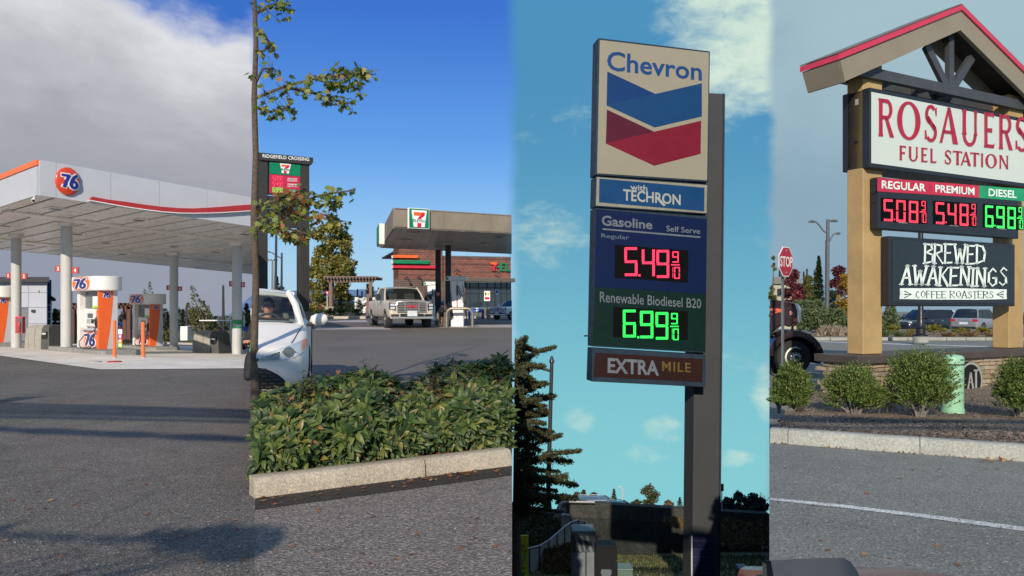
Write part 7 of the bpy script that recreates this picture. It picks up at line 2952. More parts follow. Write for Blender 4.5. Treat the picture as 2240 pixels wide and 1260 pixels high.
t = thing('yellow_sign', P(1140, 1300, 15.5), 'lime yellow upright sign with dark lettering at the foot of the dark tree', 'sign')
pn = MB().obox(P(1124.5, 1275, 15.5), V((P(1156, 0, 15.5).x - P(1124.5, 0, 15.5).x, .02, 0)), V((0, .05, 0)), UP * (103 * 15.5 / FPX)).build('panel', mat('sign_lime', (.60, .60, .03), .5), t, bevel=.005)
MB().tube([P(1150, 1275, 15.6), P(1150, 1400, 15.6)], .03, 6).build('post', M_DARK, t)
for wtx, y0, y1, m in (('CRISP', 1191, 1198, M_DARK), ('BURST OF', 1201, 1208, M_DARK), ('LEMON', 1212, 1223, M_LET2), ('LIME', 1225, 1236, M_LET2), ('FLAVOR', 1239, 1245, M_DARK)):
 q = MB()
 x0_, x1_ = 1125.5, {'CRISP': 1148, 'BURST OF': 1153, 'LEMON': 1150, 'LIME': 1147, 'FLAVOR': 1149}[wtx]
 put_text(q, wtx, (P(x0_, y1, 15.49), P(x1_, y1 + .5, 15.49), P(x1_, y0 + .5, 15.49), P(x0_, y0, 15.49)), V((0, -1, 0)), .005, bold=.02)
 q.build('lettering', m, pn)
MB().obox(P(1125, 1262, 15.48), V((.2, 0, 0)), V((0, .02, 0)), UP * .09).build('green_print', M_GREEN, pn)
t = thing('utility_box', P(1365, 1262, 18), 'low grey-green utility box in the grass beside the black cabinet', 'utility box')
MB().obox(P(1349, 1275, 18), V((.38, 0, 0)), V((0, .4, 0)), UP * (30 * 18 / FPX)).build('body', mat('box_green', (.10, .16, .13), .5), t, bevel=.02)
MB().obox(P(1348, 1248, 17.97), V((.40, 0, 0)), V((0, .45, 0)), UP * .03).build('lid', mat('box_green_lid', (.13, .20, .17), .5), t, bevel=.01)
t = thing('pillar_bin', P(1628, 1262, 18), 'slate topped small pillar bin in the grass right of the pole', 'bin')
MB().obox(P(1616, 1290, 18), V((.23, 0, 0)), V((0, .25, 0)), UP * (44 * 18 / FPX)).build('body', mat('bin_slate2', (.06, .065, .075), .5), t, bevel=.015)
MB().prism([P(1615, 1247, 17.97), P(1639, 1247, 17.97), P(1637, 1242, 17.97), P(1617, 1242, 17.97)], V((0, .3, 0))).build('lid', M_BINW, t, bevel=.02)
t = thing('fallen_post', wl(1640, 1190, 31), 'pale fallen post lying on the brown bank', 'post')
MB().tube([P(1629, 1169, 32.6), P(1655, 1201, 31.8)], .05, 6).build('pole', M_SILVER, t)
t = thing('road_sign', wl(1580, 1075, 36), 'small dark square road sign right of the pole', 'sign')
MB().obox(P(1576.5, 1074.5, 38), V((.15, 0, 0)), V((0, .03, 0)), UP * .36).build('panel', mat('sign_teal_dark', (.012, .06, .08), .5), t)
MB().tube([P(1579, 1118, 38.1), P(1579, 1070, 38.1)], .025, 6).build('post', M_SILVER, t)

rnd = random.Random(41)
L_BRUSH = leaf_mat('leaf_brush', [(0, (.065, .045, .022)), (.5, (.14, .095, .042)), (1, (.21, .15, .07))], .15)
L_DRYG = leaf_mat('grass_dry', [(0, (.05, .05, .02)), (.5, (.11, .095, .04)), (1, (.20, .16, .075))], .15)
L_P3 = leaf_mat('leaf_plum_green', [(0, (.026, .036, .016)), (.4, (.056, .072, .028)), (.75, (.095, .095, .036)), (1, (.15, .10, .04))], .25)
L_SIL = leaf_mat('leaf_far_blue', [(0, (.025, .040, .040)), (1, (.055, .075, .072))], .1)  # haze of distance put into this bluish leaf colour
q = MB()
for i in range(6500):
 D = rnd.uniform(17, 33)
 u = rnd.uniform(.012, .325)
 p = V((u * D, D, z3(0, D)))
 h_ = rnd.uniform(.05, .16)
 d = V((rnd.uniform(-.5, .5), rnd.uniform(-.5, .5), 1))
 leafquad(q, p + UP * h_ * .4, d, rdir(rnd), h_, .035, rnd.choice((0, 0, 1)))
g = q.build('grass', [leaf_mat('grass_green', [(0, (.055, .08, .026)), (.6, (.11, .14, .04)), (1, (.17, .175, .065))], .2), L_DRYG])
tag(g, kind='stuff')
q = MB()
for i in range(5200):
 if rnd.random() < .62:
  px = rnd.uniform(1455, 1682)
  f = rnd.random()
  ytop = 1133 + (px - 1460) * .02 if px < 1560 else 1140 + 6 * math.sin(px * .07)
  ybot = 1140 + max(0, min(1, (px - 1450) / 150)) * 58
  y = ytop + (ybot - ytop) * f
  p = P(px, y, 33.2 - 2.0 * f - (px - 1455) * .002)
 else:
  px = rnd.uniform(1190, 1262)
  f = rnd.random()
  y = 1205 - (px - 1190) * .25 + f * 60
  p = P(px, y, 21.5 + (1 - f) * 1.5)
 leafquad(q, p, rdir(rnd) + UP * .8, rdir(rnd), .30, .09)
tag(q.build('brush', L_BRUSH), kind='stuff')
q = MB()
for i in range(2600):
 px = rnd.uniform(1121, 1225)
 f = rnd.random()
 y = 1100 + (px - 1121) * .35 + f * 90 - 12 * noise.noise(V((px * .05, 0, 0)))
 p = P(px, y, 31 - 4 * f)
 leafquad(q, p, rdir(rnd), rdir(rnd), .3, .2)
tag(q.build('undergrowth', leaf_mat('leaf_under', [(0, (.04, .042, .022)), (1, (.10, .095, .045))], .1)), kind='stuff')
q = MB()
q.face([P(1120.5, 1130, 33), P(1245, 1108, 36), P(1250, 1200, 28), P(1120.5, 1240, 25)])
tag(q.build('bank', ground_mat('bank_earth', (.06, .05, .035), grain=.6, gscale=8, patch=.4, bump=.8, stones=12)), kind='structure')

D = 14.0
b0 = P(1128, 1290, D)
t = thing('dark_tree', b0, 'dark bronze green tree with long level boughs left of the price sign', 'tree')
tk, lf = MB(), MB()
tk.tube([P(1129, 1420, D), P(1130, 1150, D), P(1130, 950, D), P(1128, 740, D)], [.09, .075, .05, .015], 8)
boughs = [((1128, 775), (1150, 737), 12), ((1128, 790), (1216, 758), 9), ((1128, 810), (1190, 800), 11), ((1128, 850), (1196, 838), 12), ((1128, 880), (1214, 866), 13), ((1128, 915), (1196, 905), 13), ((1128, 940), (1210, 955), 14),
          ((1128, 990), (1228, 950), 10), ((1128, 1000), (1250, 1010), 15), ((1128, 1010), (1270, 985), 9), ((1128, 1045), (1262, 1060), 13), ((1128, 1060), (1240, 1040), 14), ((1128, 1090), (1262, 1088), 12), ((1128, 1085), (1200, 1100), 16), ((1128, 760), (1175, 768), 9),
          ((1128, 1110), (1185, 1120), 14), ((1126, 930), (1160, 935), 16), ((1126, 1020), (1170, 1030), 18), ((1126, 860), (1165, 850), 14), ((1126, 1070), (1165, 1075), 18), ((1128, 965), (1180, 985), 13), ((1126, 800), (1150, 822), 12)]
for i in range(30):
 ya = rnd.uniform(745, 1115)
 boughs.append(((1128, ya), (1128 + rnd.uniform(14, 34 + (ya - 745) * .27), ya + rnd.uniform(-22, 14)), rnd.uniform(5, 8)))
for (xa, ya), (xb, yb), sp in boughs:
 sp *= .82
 a, b_ = P(xa, ya + 14, D), P(xb, yb, D + rnd.uniform(-1.2, .8))
 md = a.lerp(b_, .5) + UP * .10
 tk.tube([a, md, b_], [.03, .018, .004], 5)
 L_ = (b_ - a).length
 for k in range(int(520 + L_ * 560)):
  f = rnd.random() ** .75
  c = (a.lerp(md, f * 2) if f < .5 else md.lerp(b_, f * 2 - 1))
  s_ = sp * D / FPX * (1.05 - .65 * f)
  p = c + V((rnd.gauss(0, .6) * s_, rnd.gauss(0, 1.3) * s_, rnd.gauss(0, .5) * s_ - abs(rnd.gauss(0, .35)) * s_))
  if p.x / p.y < .004:
   continue
  leafquad(lf, p, (b_ - a).normalized() * .8 + rdir(rnd), rdir(rnd) + UP * .5, .058 * rnd.uniform(.6, 1.5), .026)
tk.build('trunk', M_BARK, t, smooth=True)
lf.build('crown', L_P3, t)
D = 26
t = thing('street_lamp', P(1198, 1125, D), 'dark street lamp with a short arm rising behind the dark tree', 'street lamp')
MB().tube([P(1198, 1125, D), P(1207, 790, D)], [.085, .06], 10).build('pole', M_DARK, t, smooth=True)
MB().lathe(P(1197.5, 1126, D), [(.24, 0), (.24, .1), (.15, .2), (.13, .42), (.09, .5)], 12).build('base', M_DARK, t)
MB().lathe(P(1207, 794, D), [(.085, 0), (.085, .1), (.06, .13), (.05, .2), (.02, .24)], 10).build('finial', M_DARK, t, smooth=True)
MB().tube([P(1206.5, 812, D), P(1186, 806, D), P(1158, 797, D)], [.05, .045, .035], 8).build('arm', M_DARK, t)
MB().tube([P(1162, 798, D), P(1147, 795, D)], [.08, .06], 8).build('lamp_head', M_DARK, t)
D = 60
t = thing('street_lamp', P(1363, 1105, D), 'small far street lamp with a curved head above the road wall', 'street lamp')
MB().tube([P(1363, 1108, D), P(1362, 1072, D), P(1359, 1066, D), P(1352, 1064, D)], .05, 6).build('pole', M_SILVER, t)


def z3f(px, D, y):
 return P(px, y, D)


def sky_tree(kind, px, yt, yb, w_, D, label, leafm, n, leaf, **kw):
 b = P(px, yb, D)
 h = (yb - yt) * D / FPX
 w = w_ * D / FPX
 if kind == 'c':
  return conifer('conifer', b, h, w, label, rnd, leafm, M_BARK, n, leaf=leaf)
 return branch_tree('tree', b, h, label, 'tree', rnd, leafm, M_BARK, lambda r_: blob_crown(w, h * .72, h * .16, 24, r_, None, (.17, .28)), int(n * 2.2), leaf, tr=h * .022, **kw)


D = 62
for px, yt, w_, lab in ((1262, 1075, 26, 'low dark tree on the skyline just right of the tall street lamp'), (1276, 1070, 18, 'second dark tree on the skyline above the curved rail'), (1300, 1076, 24, 'broad dark tree on the skyline above the end of the road wall'), (1228, 1078, 24, 'dark tree on the skyline behind the lowest bough')):
 sky_tree('b', px, yt, 1112, w_, D, lab, L_P3, 420, .22)
sky_tree('c', 1343, 1070, 1112, 24, D, 'bushy pointed tree on the skyline left of the small lamp', L_P3, 520, .22)
sky_tree('b', 1421, 1053, 1116, 42, D, 'tall airy tree with gaps in its crown on the skyline under the sign', L_P3, 520, .2, bare=.5)
sky_tree('b', 1395, 1092, 1116, 30, D, 'low bushy tree on the skyline left of the airy tree', L_P3, 300, .2)
sky_tree('b', 1462, 1093, 1118, 26, D, 'low russet tree on the skyline right of the airy tree', L_BRUSH, 300, .2)
sky_tree('c', 1487, 1088, 1118, 24, D, 'small pointed dark tree on the skyline left of the pole', L_P3, 380, .2)
for px, yt, w_, lab in ((1592, 1086, 34, 'hazy round tree on the skyline right of the pole'), (1616, 1071, 34, 'taller hazy tree on the skyline right of the pole'), (1645, 1078, 40, 'broad hazy tree on the skyline near the bare tree'), (1662, 1084, 30, 'hazy tree on the skyline at the right end of the wall')):
 sky_tree('b', px, yt, 1128, w_, 75, lab, L_SIL, 700, .3)
t = thing('bare_tree', P(1674, 1126, 50), 'leafless tree with fine twigs at the right end of the road wall', 'tree')
q = MB()
def twig(p, d, L_, r_, lv):
 e = p + d * L_
 q.tube([p, p.lerp(e, .5) + rdir(rnd) * L_ * .05, e], [r_, r_ * .8, r_ * .55], 5 if lv > 1 else 4, cap=False)
 if lv == 0:
  return
 for k in range(3):
  nd = (d + rdir(rnd) * .75 + UP * .12).normalized()
  twig(p.lerp(e, rnd.uniform(.5, 1)), nd, L_ * rnd.uniform(.5, .75), r_ * .5, lv - 1)
twig(P(1674, 1128, 50), V((.0, 0, 1)), .95, .05, 4)
q.build('trunk', M_BARK, t)

# ================================================================== lot 4: monument sign by the street
M_TAN = mat('column_tan', (.40, .275, .120), .8, var=.11, scale=2.2, bump=.35, bscale=45)
M_TANF = mat('gable_taupe', (.235, .205, .150), .6, var=.05, scale=2)
M_REDT = mat('roof_trim_red', (.52, .035, .075), .4, var=.05)
M_CHAR = mat('beam_charcoal', (.050, .055, .060), .5, var=.08)
M_CABN = mat('cabinet_navy_black', (.014, .018, .024), .45, var=.1)
M_FACEW = mat('sign_face_white', (.38, .42, .39), .5, var=.02, scale=1.5, spec=.15, emit=(.80, .94, .84), estr=.24)
M_CRIM = mat('letter_crimson', (.36, .012, .040), .45)
M_SREDP = mat('strip_red', (.50, .020, .055), .4)
M_SGRN = mat('strip_green', (.012, .30, .115), .4)
M_BOARD = mat('board_dark', (.017, .028, .036), .5, var=.08)
M_MINT = mat('print_mint', (.72, .84, .78), .5)
M_CAP = mat('capstone_brown', (.062, .050, .042), .6, var=.12, scale=3)
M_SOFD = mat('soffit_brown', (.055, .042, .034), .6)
M_PLUM = mat('paint_plum', (.024, .010, .014), .3, coat=.4, var=.05)

O4 = V((5.48, 11.9, 0))
e1 = V((.881, .473, 0)).normalized()
n4 = V((e1.y, -e1.x, 0))                            # towards the viewer
bk4 = -n4


def m4(a, b, z):
 return O4 + e1 * a + bk4 * b + UP * z


def zpix(py, a, b):
 p = m4(a, b, 0)
 return EYE - (py - HY) / FPX * p.y


def f4(px, py, b=0.0):
 return onplane(px, py, m4(0, b, 0), n4)


mon = thing('monument_sign', m4(2.1, .3, .1), 'gabled monument sign on two tan columns with lit white panel and black board', 'monument sign')
CAPZ = .72
for a0, a1 in ((0.0, .454), (3.895, 4.35)):
 MB().obox(m4(a0, .12, CAPZ), e1 * (a1 - a0), bk4 * .29, UP * (5.25 - CAPZ)).build('column', M_TAN, mon, bevel=.012)
MB().obox(m4(-.413, -.12, CAPZ - .125), e1 * 5.6, bk4 * .82, UP * .12).build('capstone', M_CAP, mon, bevel=.012)
core = MB().obox(m4(-.30, .02, -.05), e1 * 5.35, bk4 * .54, UP * (CAPZ - .08)).build('base_wall', mat('stone_joint', (.10, .085, .065), .95, bump=.4), mon)
SM = []
for i, c in enumerate(((.42, .32, .20), (.36, .27, .17), (.48, .39, .27), (.30, .24, .17), (.40, .34, .26))):
 SM.append(mat('ledge_stone_%s' % 'tan brown pale umber grey'.split()[i], c, .9, var=.28, scale=14, bump=.8, bscale=30))
stone_me = []
r_ = random.Random(51)
for s in range(8):
 bm = bmesh.new()
 bmesh.ops.create_cube(bm, size=1.0)
 bmesh.ops.bevel(bm, geom=bm.edges[:], offset=.09, segments=1, affect='EDGES')
 for v in bm.verts:
  v.co += V((r_.uniform(-.05, .05), r_.uniform(-.12, .12), r_.uniform(-.06, .06)))
 me = bpy.data.meshes.new('stone')
 bm.to_mesh(me)
 bm.free()
 me.materials.append(SM[s % 5])
 stone_me.append(me)
ang = math.atan2(e1.y, e1.x)
zrow = .06
while zrow < CAPZ - .16:
 hgt = r_.uniform(.055, .10)
 a = -.33
 while a < 4.6:
  w_ = r_.uniform(.14, .38)
  o = bpy.data.objects.new('stone', stone_me[r_.randrange(8)])
  COL.objects.link(o)
  o.parent = core
  o.location = m4(a + w_ / 2, .0 + r_.uniform(-.015, .015), zrow + hgt / 2) - V(core['_o'])
  o.rotation_euler = (0, 0, ang)
  o.scale = (w_ - .012, .09, hgt - .010)
  a += w_
 b = .0
 while b < .54:
  w_ = r_.uniform(.14, .26)
  o = bpy.data.objects.new('stone', stone_me[r_.randrange(8)])
  COL.objects.link(o)
  o.parent = core
  o.location = m4(-.31 + r_.uniform(-.015, .015), b + w_ / 2, zrow + hgt / 2) - V(core['_o'])
  o.rotation_euler = (0, 0, ang + math.pi / 2)
  o.scale = (w_ - .012, .09, hgt - .010)
  b += w_
 zrow += hgt
ap_, zp = 2.12, 6.43
le = (-.83, 5.165)
re = (2 * ap_ - le[0], le[1])
rd = .66
bf0 = -.10
fh = .30
def slab(name, a0, z0, a1, z1_, b0, dep, th, m, bev=0.0):
 q = MB()
 q.prism([m4(a0, b0, z0), m4(a1, b0, z1_), m4(a1, b0, z1_ - th), m4(a0, b0, z0 - th)], bk4 * dep)
 return q.build(name, m, mon, bevel=bev)
for s, (aa, zz) in enumerate((le, re)):
 slab('roof_trim', aa - (.02 if s == 0 else -.02), zz, ap_, zp, bf0 - .03, rd + .06, .085, M_REDT)
 slab('roof_sheet', aa - (.03 if s == 0 else -.03), zz + .02, ap_, zp + .022, bf0 - .02, rd + .04, .016, mat('roof_metal_grey', (.16, .12, .11), .4, metal=.3))
 dx = .10 if s == 0 else -.10
 MB().prism([m4(aa, bf0, zz - .087), m4(ap_, bf0, zp - .087), m4(ap_, bf0, zp - .087 - fh * 1.08), m4(aa + dx * 1.2, bf0, zz - .087 - fh)], bk4 * .07).build('barge_board', M_TANF, mon)
 MB().prism([m4(aa, bf0 + rd - .07, zz - .087), m4(ap_, bf0 + rd - .07, zp - .087), m4(ap_, bf0 + rd - .07, zp - .087 - fh * 1.08), m4(aa + dx * 1.2, bf0 + rd - .07, zz - .087 - fh)], bk4 * .07).build('barge_board', M_TANF, mon)
 MB().prism([m4(aa - dx * .05, bf0 - .0, zz - .09), m4(aa + dx * 1.2, bf0, zz - .09 - fh), m4(aa + dx * 1.5, bf0, zz - .09 - fh), m4(aa + dx * .4, bf0, zz - .09)], bk4 * rd).build('eave_board', M_TANF, mon)
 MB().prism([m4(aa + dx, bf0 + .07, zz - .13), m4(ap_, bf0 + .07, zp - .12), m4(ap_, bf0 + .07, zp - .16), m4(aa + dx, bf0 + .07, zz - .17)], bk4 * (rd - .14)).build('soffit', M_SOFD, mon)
for b in (.04, .40):
 MB().obox(m4(-.45, b, 4.985), e1 * 5.2, bk4 * .10, UP * .17).build('bottom_chord', M_CHAR, mon, bevel=.008)
b = .05
MB().obox(m4(2.06, b, 5.15), e1 * .13, bk4 * .08, UP * .9).build('king_post', M_CHAR, mon)
for s in (-1, 1):
 q = MB()
 p0, p1 = m4(2.12 + s * .10, b + .01, 5.14), m4(2.12 + s * .62, b + .01, 5.72)
 dirv = (p1 - p0).normalized()
 pr = dirv.cross(n4).normalized() * .10
 q.obox(p0 - pr * .7, p1 - p0, pr * 1.4, bk4 * .07)
 q.build('strut', M_CHAR, mon)
for a_ in (1.55, 2.2):
 MB().obox(m4(a_, .14, 5.0), e1 * .08, bk4 * .26, UP * .10).build('tie', M_CHAR, mon)
zt, zb = 4.82, 3.59
cab = MB().obox(m4(0, 0, zb), e1 * 4.70, bk4 * .50, UP * (zt - zb)).build('sign_cabinet', M_CABN, mon, bevel=.015)
face = MB().obox(m4(.03, -.006, zb + .07), e1 * 4.64, bk4 * .005, UP * (zt - zb - .14)).build('lit_face', M_FACEW, cab)
MB().obox(m4(-.004, .20, 4.60), bk4 * .06, e1 * .004, UP * .09).build('rating_label', M_LET2, cab)
MB().lathe(m4(-.002, .235, 4.04), [(.03, 0), (.03, .02), (.012, .03)], 10, axis=-e1).build('switch', M_BLACK, cab)

def ff(px, py, lift=.009):
 return f4(px, py, -.006) + n4 * lift


Y5 = lambda x, y: (1680 + x * .31746, y * .31746)


def glyph(par, m, quad, polys):
 """polys: outlines in 0..1 (x right, y up) of the letter box; quad = tl, tr, br, bl in the picture"""
 tl, tr, br, bl = quad
 q = MB()
 for pts in polys:
  out = []
  for x, y in pts:
   X = (bl[0] * (1 - x) + br[0] * x) * (1 - y) + (tl[0] * (1 - x) + tr[0] * x) * y
   Yy = (bl[1] * (1 - x) + br[1] * x) * (1 - y) + (tl[1] * (1 - x) + tr[1] * x) * y
   out.append(ff(X, Yy))
  q.prism(out, n4 * .006)
 return q.build('lettering', m, par)


def arc(cx, cy, rx, ry, t0, t1, wx, wy=None, n=14):
 """band along an ellipse as a list of quads"""
 wy = wy if wy is not None else wx
 out = []
 for i in range(n):
  a, b_ = math.radians(t0 + (t1 - t0) * i / n), math.radians(t0 + (t1 - t0) * (i + 1) / n)
  f = lambda t, k: (cx + (rx - wx * k) * math.cos(t), cy + (ry - wy * k) * math.sin(t))
  out.append([f(a, 0), f(b_, 0), f(b_, 1), f(a, 1)])
 return out


def stem(x0, x1, y0=0.0, y1=1.0, fl=.05):
 m_ = (y0 + y1) / 2
 return [[(x0 - fl, y0), (x1 + fl, y0), (x1 + fl * .2, y0 + .10), (x1, m_), (x1 + fl * .2, y1 - .10), (x1 + fl, y1), (x0 - fl, y1), (x0 + 0, y1 - .10), (x0, m_), (x0, y0 + .10)]]


GL = {
 'R': stem(.06, .27) + [[(.2, 1), (.55, 1), (.55, .90), (.2, .90)], [(.2, .56), (.55, .56), (.55, .46), (.2, .46)]] + arc(.55, .73, .36, .27, -90, 90, .19, .10) + [[(.42, .50), (.62, .50), (1.02, 0), (.76, 0)]],
 'O': arc(.5, .5, .5, .52, 0, 360, .21, .075, 28),
 'S': arc(.5, .735, .42, .275, 40, 262, .20, .095) + arc(.5, .255, .44, .27, 78, -142, .20, .095) + [[(.16, .62), (.34, .70), (.86, .40), (.74, .28)]] + [[(.80, .90), (.92, .96), (.92, .72), (.86, .72)], [(.06, .30), (.14, .30), (.20, .10), (.06, .03)]],
 'A': [[(-.03, 0), (.12, 0), (.55, .93), (.46, 1)], [(.44, 1), (.60, 1), (1.06, 0), (.76, 0)], [(.18, .36), (.74, .36), (.74, .27), (.16, .27)]],
 'U': stem(.05, .25, .3, 1) + stem(.80, .93, .3, 1) + arc(.49, .32, .44, .34, 180, 360, .17, .10),
 'E': stem(.08, .34) + [[(.3, 1), (.92, 1.0), (.94, .86), (.86, .905), (.3, .905)], [(.3, .555), (.78, .57), (.78, .44), (.3, .455)], [(.3, 0), (.94, 0), (1.0, .15), (.88, .10), (.3, .10)]],
 'F': stem(.10, .36) + [[(.3, 1), (.94, 1.0), (.97, .84), (.87, .90), (.3, .90)], [(.3, .56), (.80, .58), (.80, .43), (.3, .46)]],
 'L': stem(.10, .36) + [[(.3, 0), (.94, 0), (1.0, .17), (.88, .11), (.3, .11)]],
 'T': stem(.38, .62) + [[(-.02, 1.0), (1.02, 1.0), (1.04, .83), (.92, .90), (.08, .90), (-.04, .83)]],
 'I': stem(.2, .8),
 'N': stem(.05, .17) + stem(.85, .97) + [[(.0, 1), (.24, 1), (.97, .0), (.85, .0)]],
}


def line4(word, boxes, par, m):
 for chh, (x0, x1, yt0, yt1, yb0, yb1) in zip(word, boxes):
  glyph(par, m, ((x0, yt0), (x1, yt1), (x1, yb1), (x0, yb0)), GL[chh])


def boxes4(xs, top, bot):
 out = []
 for x0, x1 in xs:
  a, b_ = Y5(x0, 0)[0], Y5(x1, 0)[0]
  tt = lambda x: (top[1] + (x - top[0]) * top[2]) * .31746
  bb_ = lambda x: (bot[1] + (x - bot[0]) * bot[2]) * .31746
  out.append((a, b_, tt(x0), tt(x1), bb_(x0), bb_(x1)))
 return out


line4('ROSAUERS', boxes4([(755, 862), (886, 1046), (1072, 1165), (1182, 1298), (1332, 1440), (1482, 1556), (1585, 1680), (1697, 1795)], (755, 677, .133), (755, 938, .107)), face, M_CRIM)
line4('FUEL', boxes4([(900, 948), (965, 1030), (1050, 1096), (1112, 1156)], (900, 1003, .095), (900, 1103, .085)), face, M_CRIM)
line4('STATION', boxes4([(1212, 1260), (1272, 1332), (1326, 1390), (1392, 1450), (1462, 1480), (1494, 1572), (1590, 1650)], (900, 1003, .095), (900, 1103, .085)), face, M_CRIM)

zt2, zb2 = 3.45, 2.655
pc4 = MB().obox(m4(.137, -.05, zb2), e1 * 3.75, bk4 * .155, UP * (zt2 - zb2)).build('price_cabinet', M_CABN, mon, bevel=.015)
G6 = lambda x, y: (1840 + x * .26991, 360 + y * .26991)


def g4(px, py, lift=.0):
 return f4(px, py, -.05) + n4 * lift


def g4poly(name, pts, m, lift, depth, par):
 q = MB()
 q.prism([g4(x, y, lift - depth) for x, y in pts], n4 * depth)
 return q.build(name, m, par)


def g4text(par, m, s, tl, tr, br, bl, lift=.014, **kw):
 q = MB()
 put_text(q, s, (g4(*bl), g4(*br), g4(*tr), g4(*tl)), n4, lift, **kw)
 return q.build('lettering', m, par)


hr = g4poly('header_panel', [G6(292, 106), G6(715, 139), G6(715, 243), G6(292, 218)], M_SREDP, .008, .008, pc4)
hq = g4poly('header_panel', [G6(719, 139), G6(1113, 170), G6(1113, 271), G6(719, 243)], M_SREDP, .008, .008, pc4)
hg = g4poly('header_panel', [G6(1117, 170), G6(1510, 200), G6(1510, 300), G6(1117, 271)], M_SGRN, .008, .008, pc4)
g4text(hr, M_MINT, 'REGULAR', G6(322, 128), G6(678, 156), G6(678, 220), G6(322, 194), bold=.022)
g4text(hq, M_MINT, 'PREMIUM', G6(757, 164), G6(1074, 188), G6(1074, 250), G6(757, 224), bold=.022)
g4text(hg, M_MINT, 'DIESEL', G6(1188, 194), G6(1416, 212), G6(1416, 274), G6(1188, 256), bold=.022)
M_LEDR4 = mat('led_red_bright', (.25, .01, .02), .4, emit=(1.0, .055, .10), estr=1.5)
M_LEDG4 = mat('led_green_bright', (.01, .25, .03), .4, emit=(.06, 1.0, .14), estr=1.4)
for m, x0, x1, y0, y1, dx_, dg in ((M_LEDR4, 322, 695, 268, 490, 0, '508'), (M_LEDR4, 745, 1098, 292, 502, 0, '548'), (M_LEDG4, 1148, 1476, 318, 524, 0, '698')):
 sl4 = (y1 - y0)
 bd_ = g4poly('led_board', [G6(x0, y0), G6(x1, y0 + 24), G6(x1, y0 + 24 + 190), G6(x0, y0 + 190)], M_LEDB, .006, .006, pc4)
 W_ = x1 - x0
 for k, dch in enumerate(dg):
  q = MB()
  a0 = x0 + W_ * (.045 + .275 * k)
  a1 = a0 + W_ * .205
  ya = y0 + 10 + 24 * (a0 - x0) / W_
  A_, B_ = G6(a0, ya), G6(a1, ya + 178)
  rects = seg_digit(dch, .22, .5)
  for (u0, v0, u1, v1) in rects:
   horiz = (u1 - u0) > (v1 - v0) * .6
   nn_ = 5
   for i in range(nn_):
    for j in range(2):
     if horiz:
      c0, c1 = u0 + (u1 - u0) * (i + .08) / nn_, u0 + (u1 - u0) * (i + .92) / nn_
      d0, d1 = v0 + (v1 - v0) * (j + .06) / 2, v0 + (v1 - v0) * (j + .94) / 2
     else:
      c0, c1 = u0 + (u1 - u0) * (j + .06) / 2, u0 + (u1 - u0) * (j + .94) / 2
      d0, d1 = v0 + (v1 - v0) * (i + .05) / nn_, v0 + (v1 - v0) * (i + .95) / nn_
     pts = []
     for u, v in ((c0, d0), (c1, d0), (c1, d1), (c0, d1)):
      X, Yy = A_[0] + (B_[0] - A_[0]) * u, B_[1] - (B_[1] - A_[1]) * v
      Yy += (u - .0) * (B_[0] - A_[0]) * .07
      pts.append(g4(X, Yy, .010))
     q.face(pts)
  if k == 0:
   q.build('price_digit', m, bd_)
   q = MB()
   c = G6(a1 + W_ * .02, ya + 172)
   q.face([g4(c[0], c[1], .010), g4(c[0] + 2.6, c[1], .010), g4(c[0] + 2.6, c[1] - 3.2, .010), g4(c[0], c[1] - 3.2, .010)])
  q.build('price_mark' if k == 0 else 'price_digit', m, bd_)
 q = MB()
 a0 = x0 + W_ * .84
 ya = y0 + 24 * .84
 c, d = G6(a0 + W_ * .03, ya + 8), G6(a0 + W_ * .12, ya + 84)
 put_digits(q, [('9', (c[0], c[1], d[0], d[1]))], lambda u, v: g4(u, v), n4, .010)
 c, d = G6(a0 - W_ * .01, ya + 92), G6(a0 + W_ * .13, ya + 100)
 put_digits(q, [('-', (c[0], c[1], d[0], d[1]))], lambda u, v: g4(u, v), n4, .010)
 c, d = G6(a0 + W_ * .005, ya + 108), G6(a0 + W_ * .05, ya + 184)
 put_digits(q, [('1', (c[0], c[1], d[0], d[1]))], lambda u, v: g4(u, v), n4, .010)
 c, d = G6(a0 + W_ * .065, ya + 108), G6(a0 + W_ * .135, ya + 184)
 put_digits(q, [('0', (c[0], c[1], d[0], d[1]))], lambda u, v: g4(u, v), n4, .010)
 q.build('price_fraction', m, bd_)
 g4poly('maker_strip', [G6(x0 + W_ * .38, y0 + 199), G6(x0 + W_ * .58, y0 + 204), G6(x0 + W_ * .58, y0 + 209), G6(x0 + W_ * .38, y0 + 204)], M_LET2, .004, .004, pc4)
for zz in (3.22, 3.07):
 MB().lathe(m4(.135, .03, zz), [(.02, 0), (.02, .02)], 8, axis=-e1).build('bolt', M_BLACK, pc4)

zt3, zb3 = 2.555, 1.464
bd4 = MB().obox(m4(.395, -.05, zb3), e1 * 3.385, bk4 * .16, UP * (zt3 - zb3)).build('board_cabinet', M_CABN, mon, bevel=.02)
bf4 = MB().obox(m4(.455, -.058, zb3 + .055), e1 * 3.265, bk4 * .008, UP * (zt3 - zb3 - .11)).build('board_face', M_BOARD, bd4)


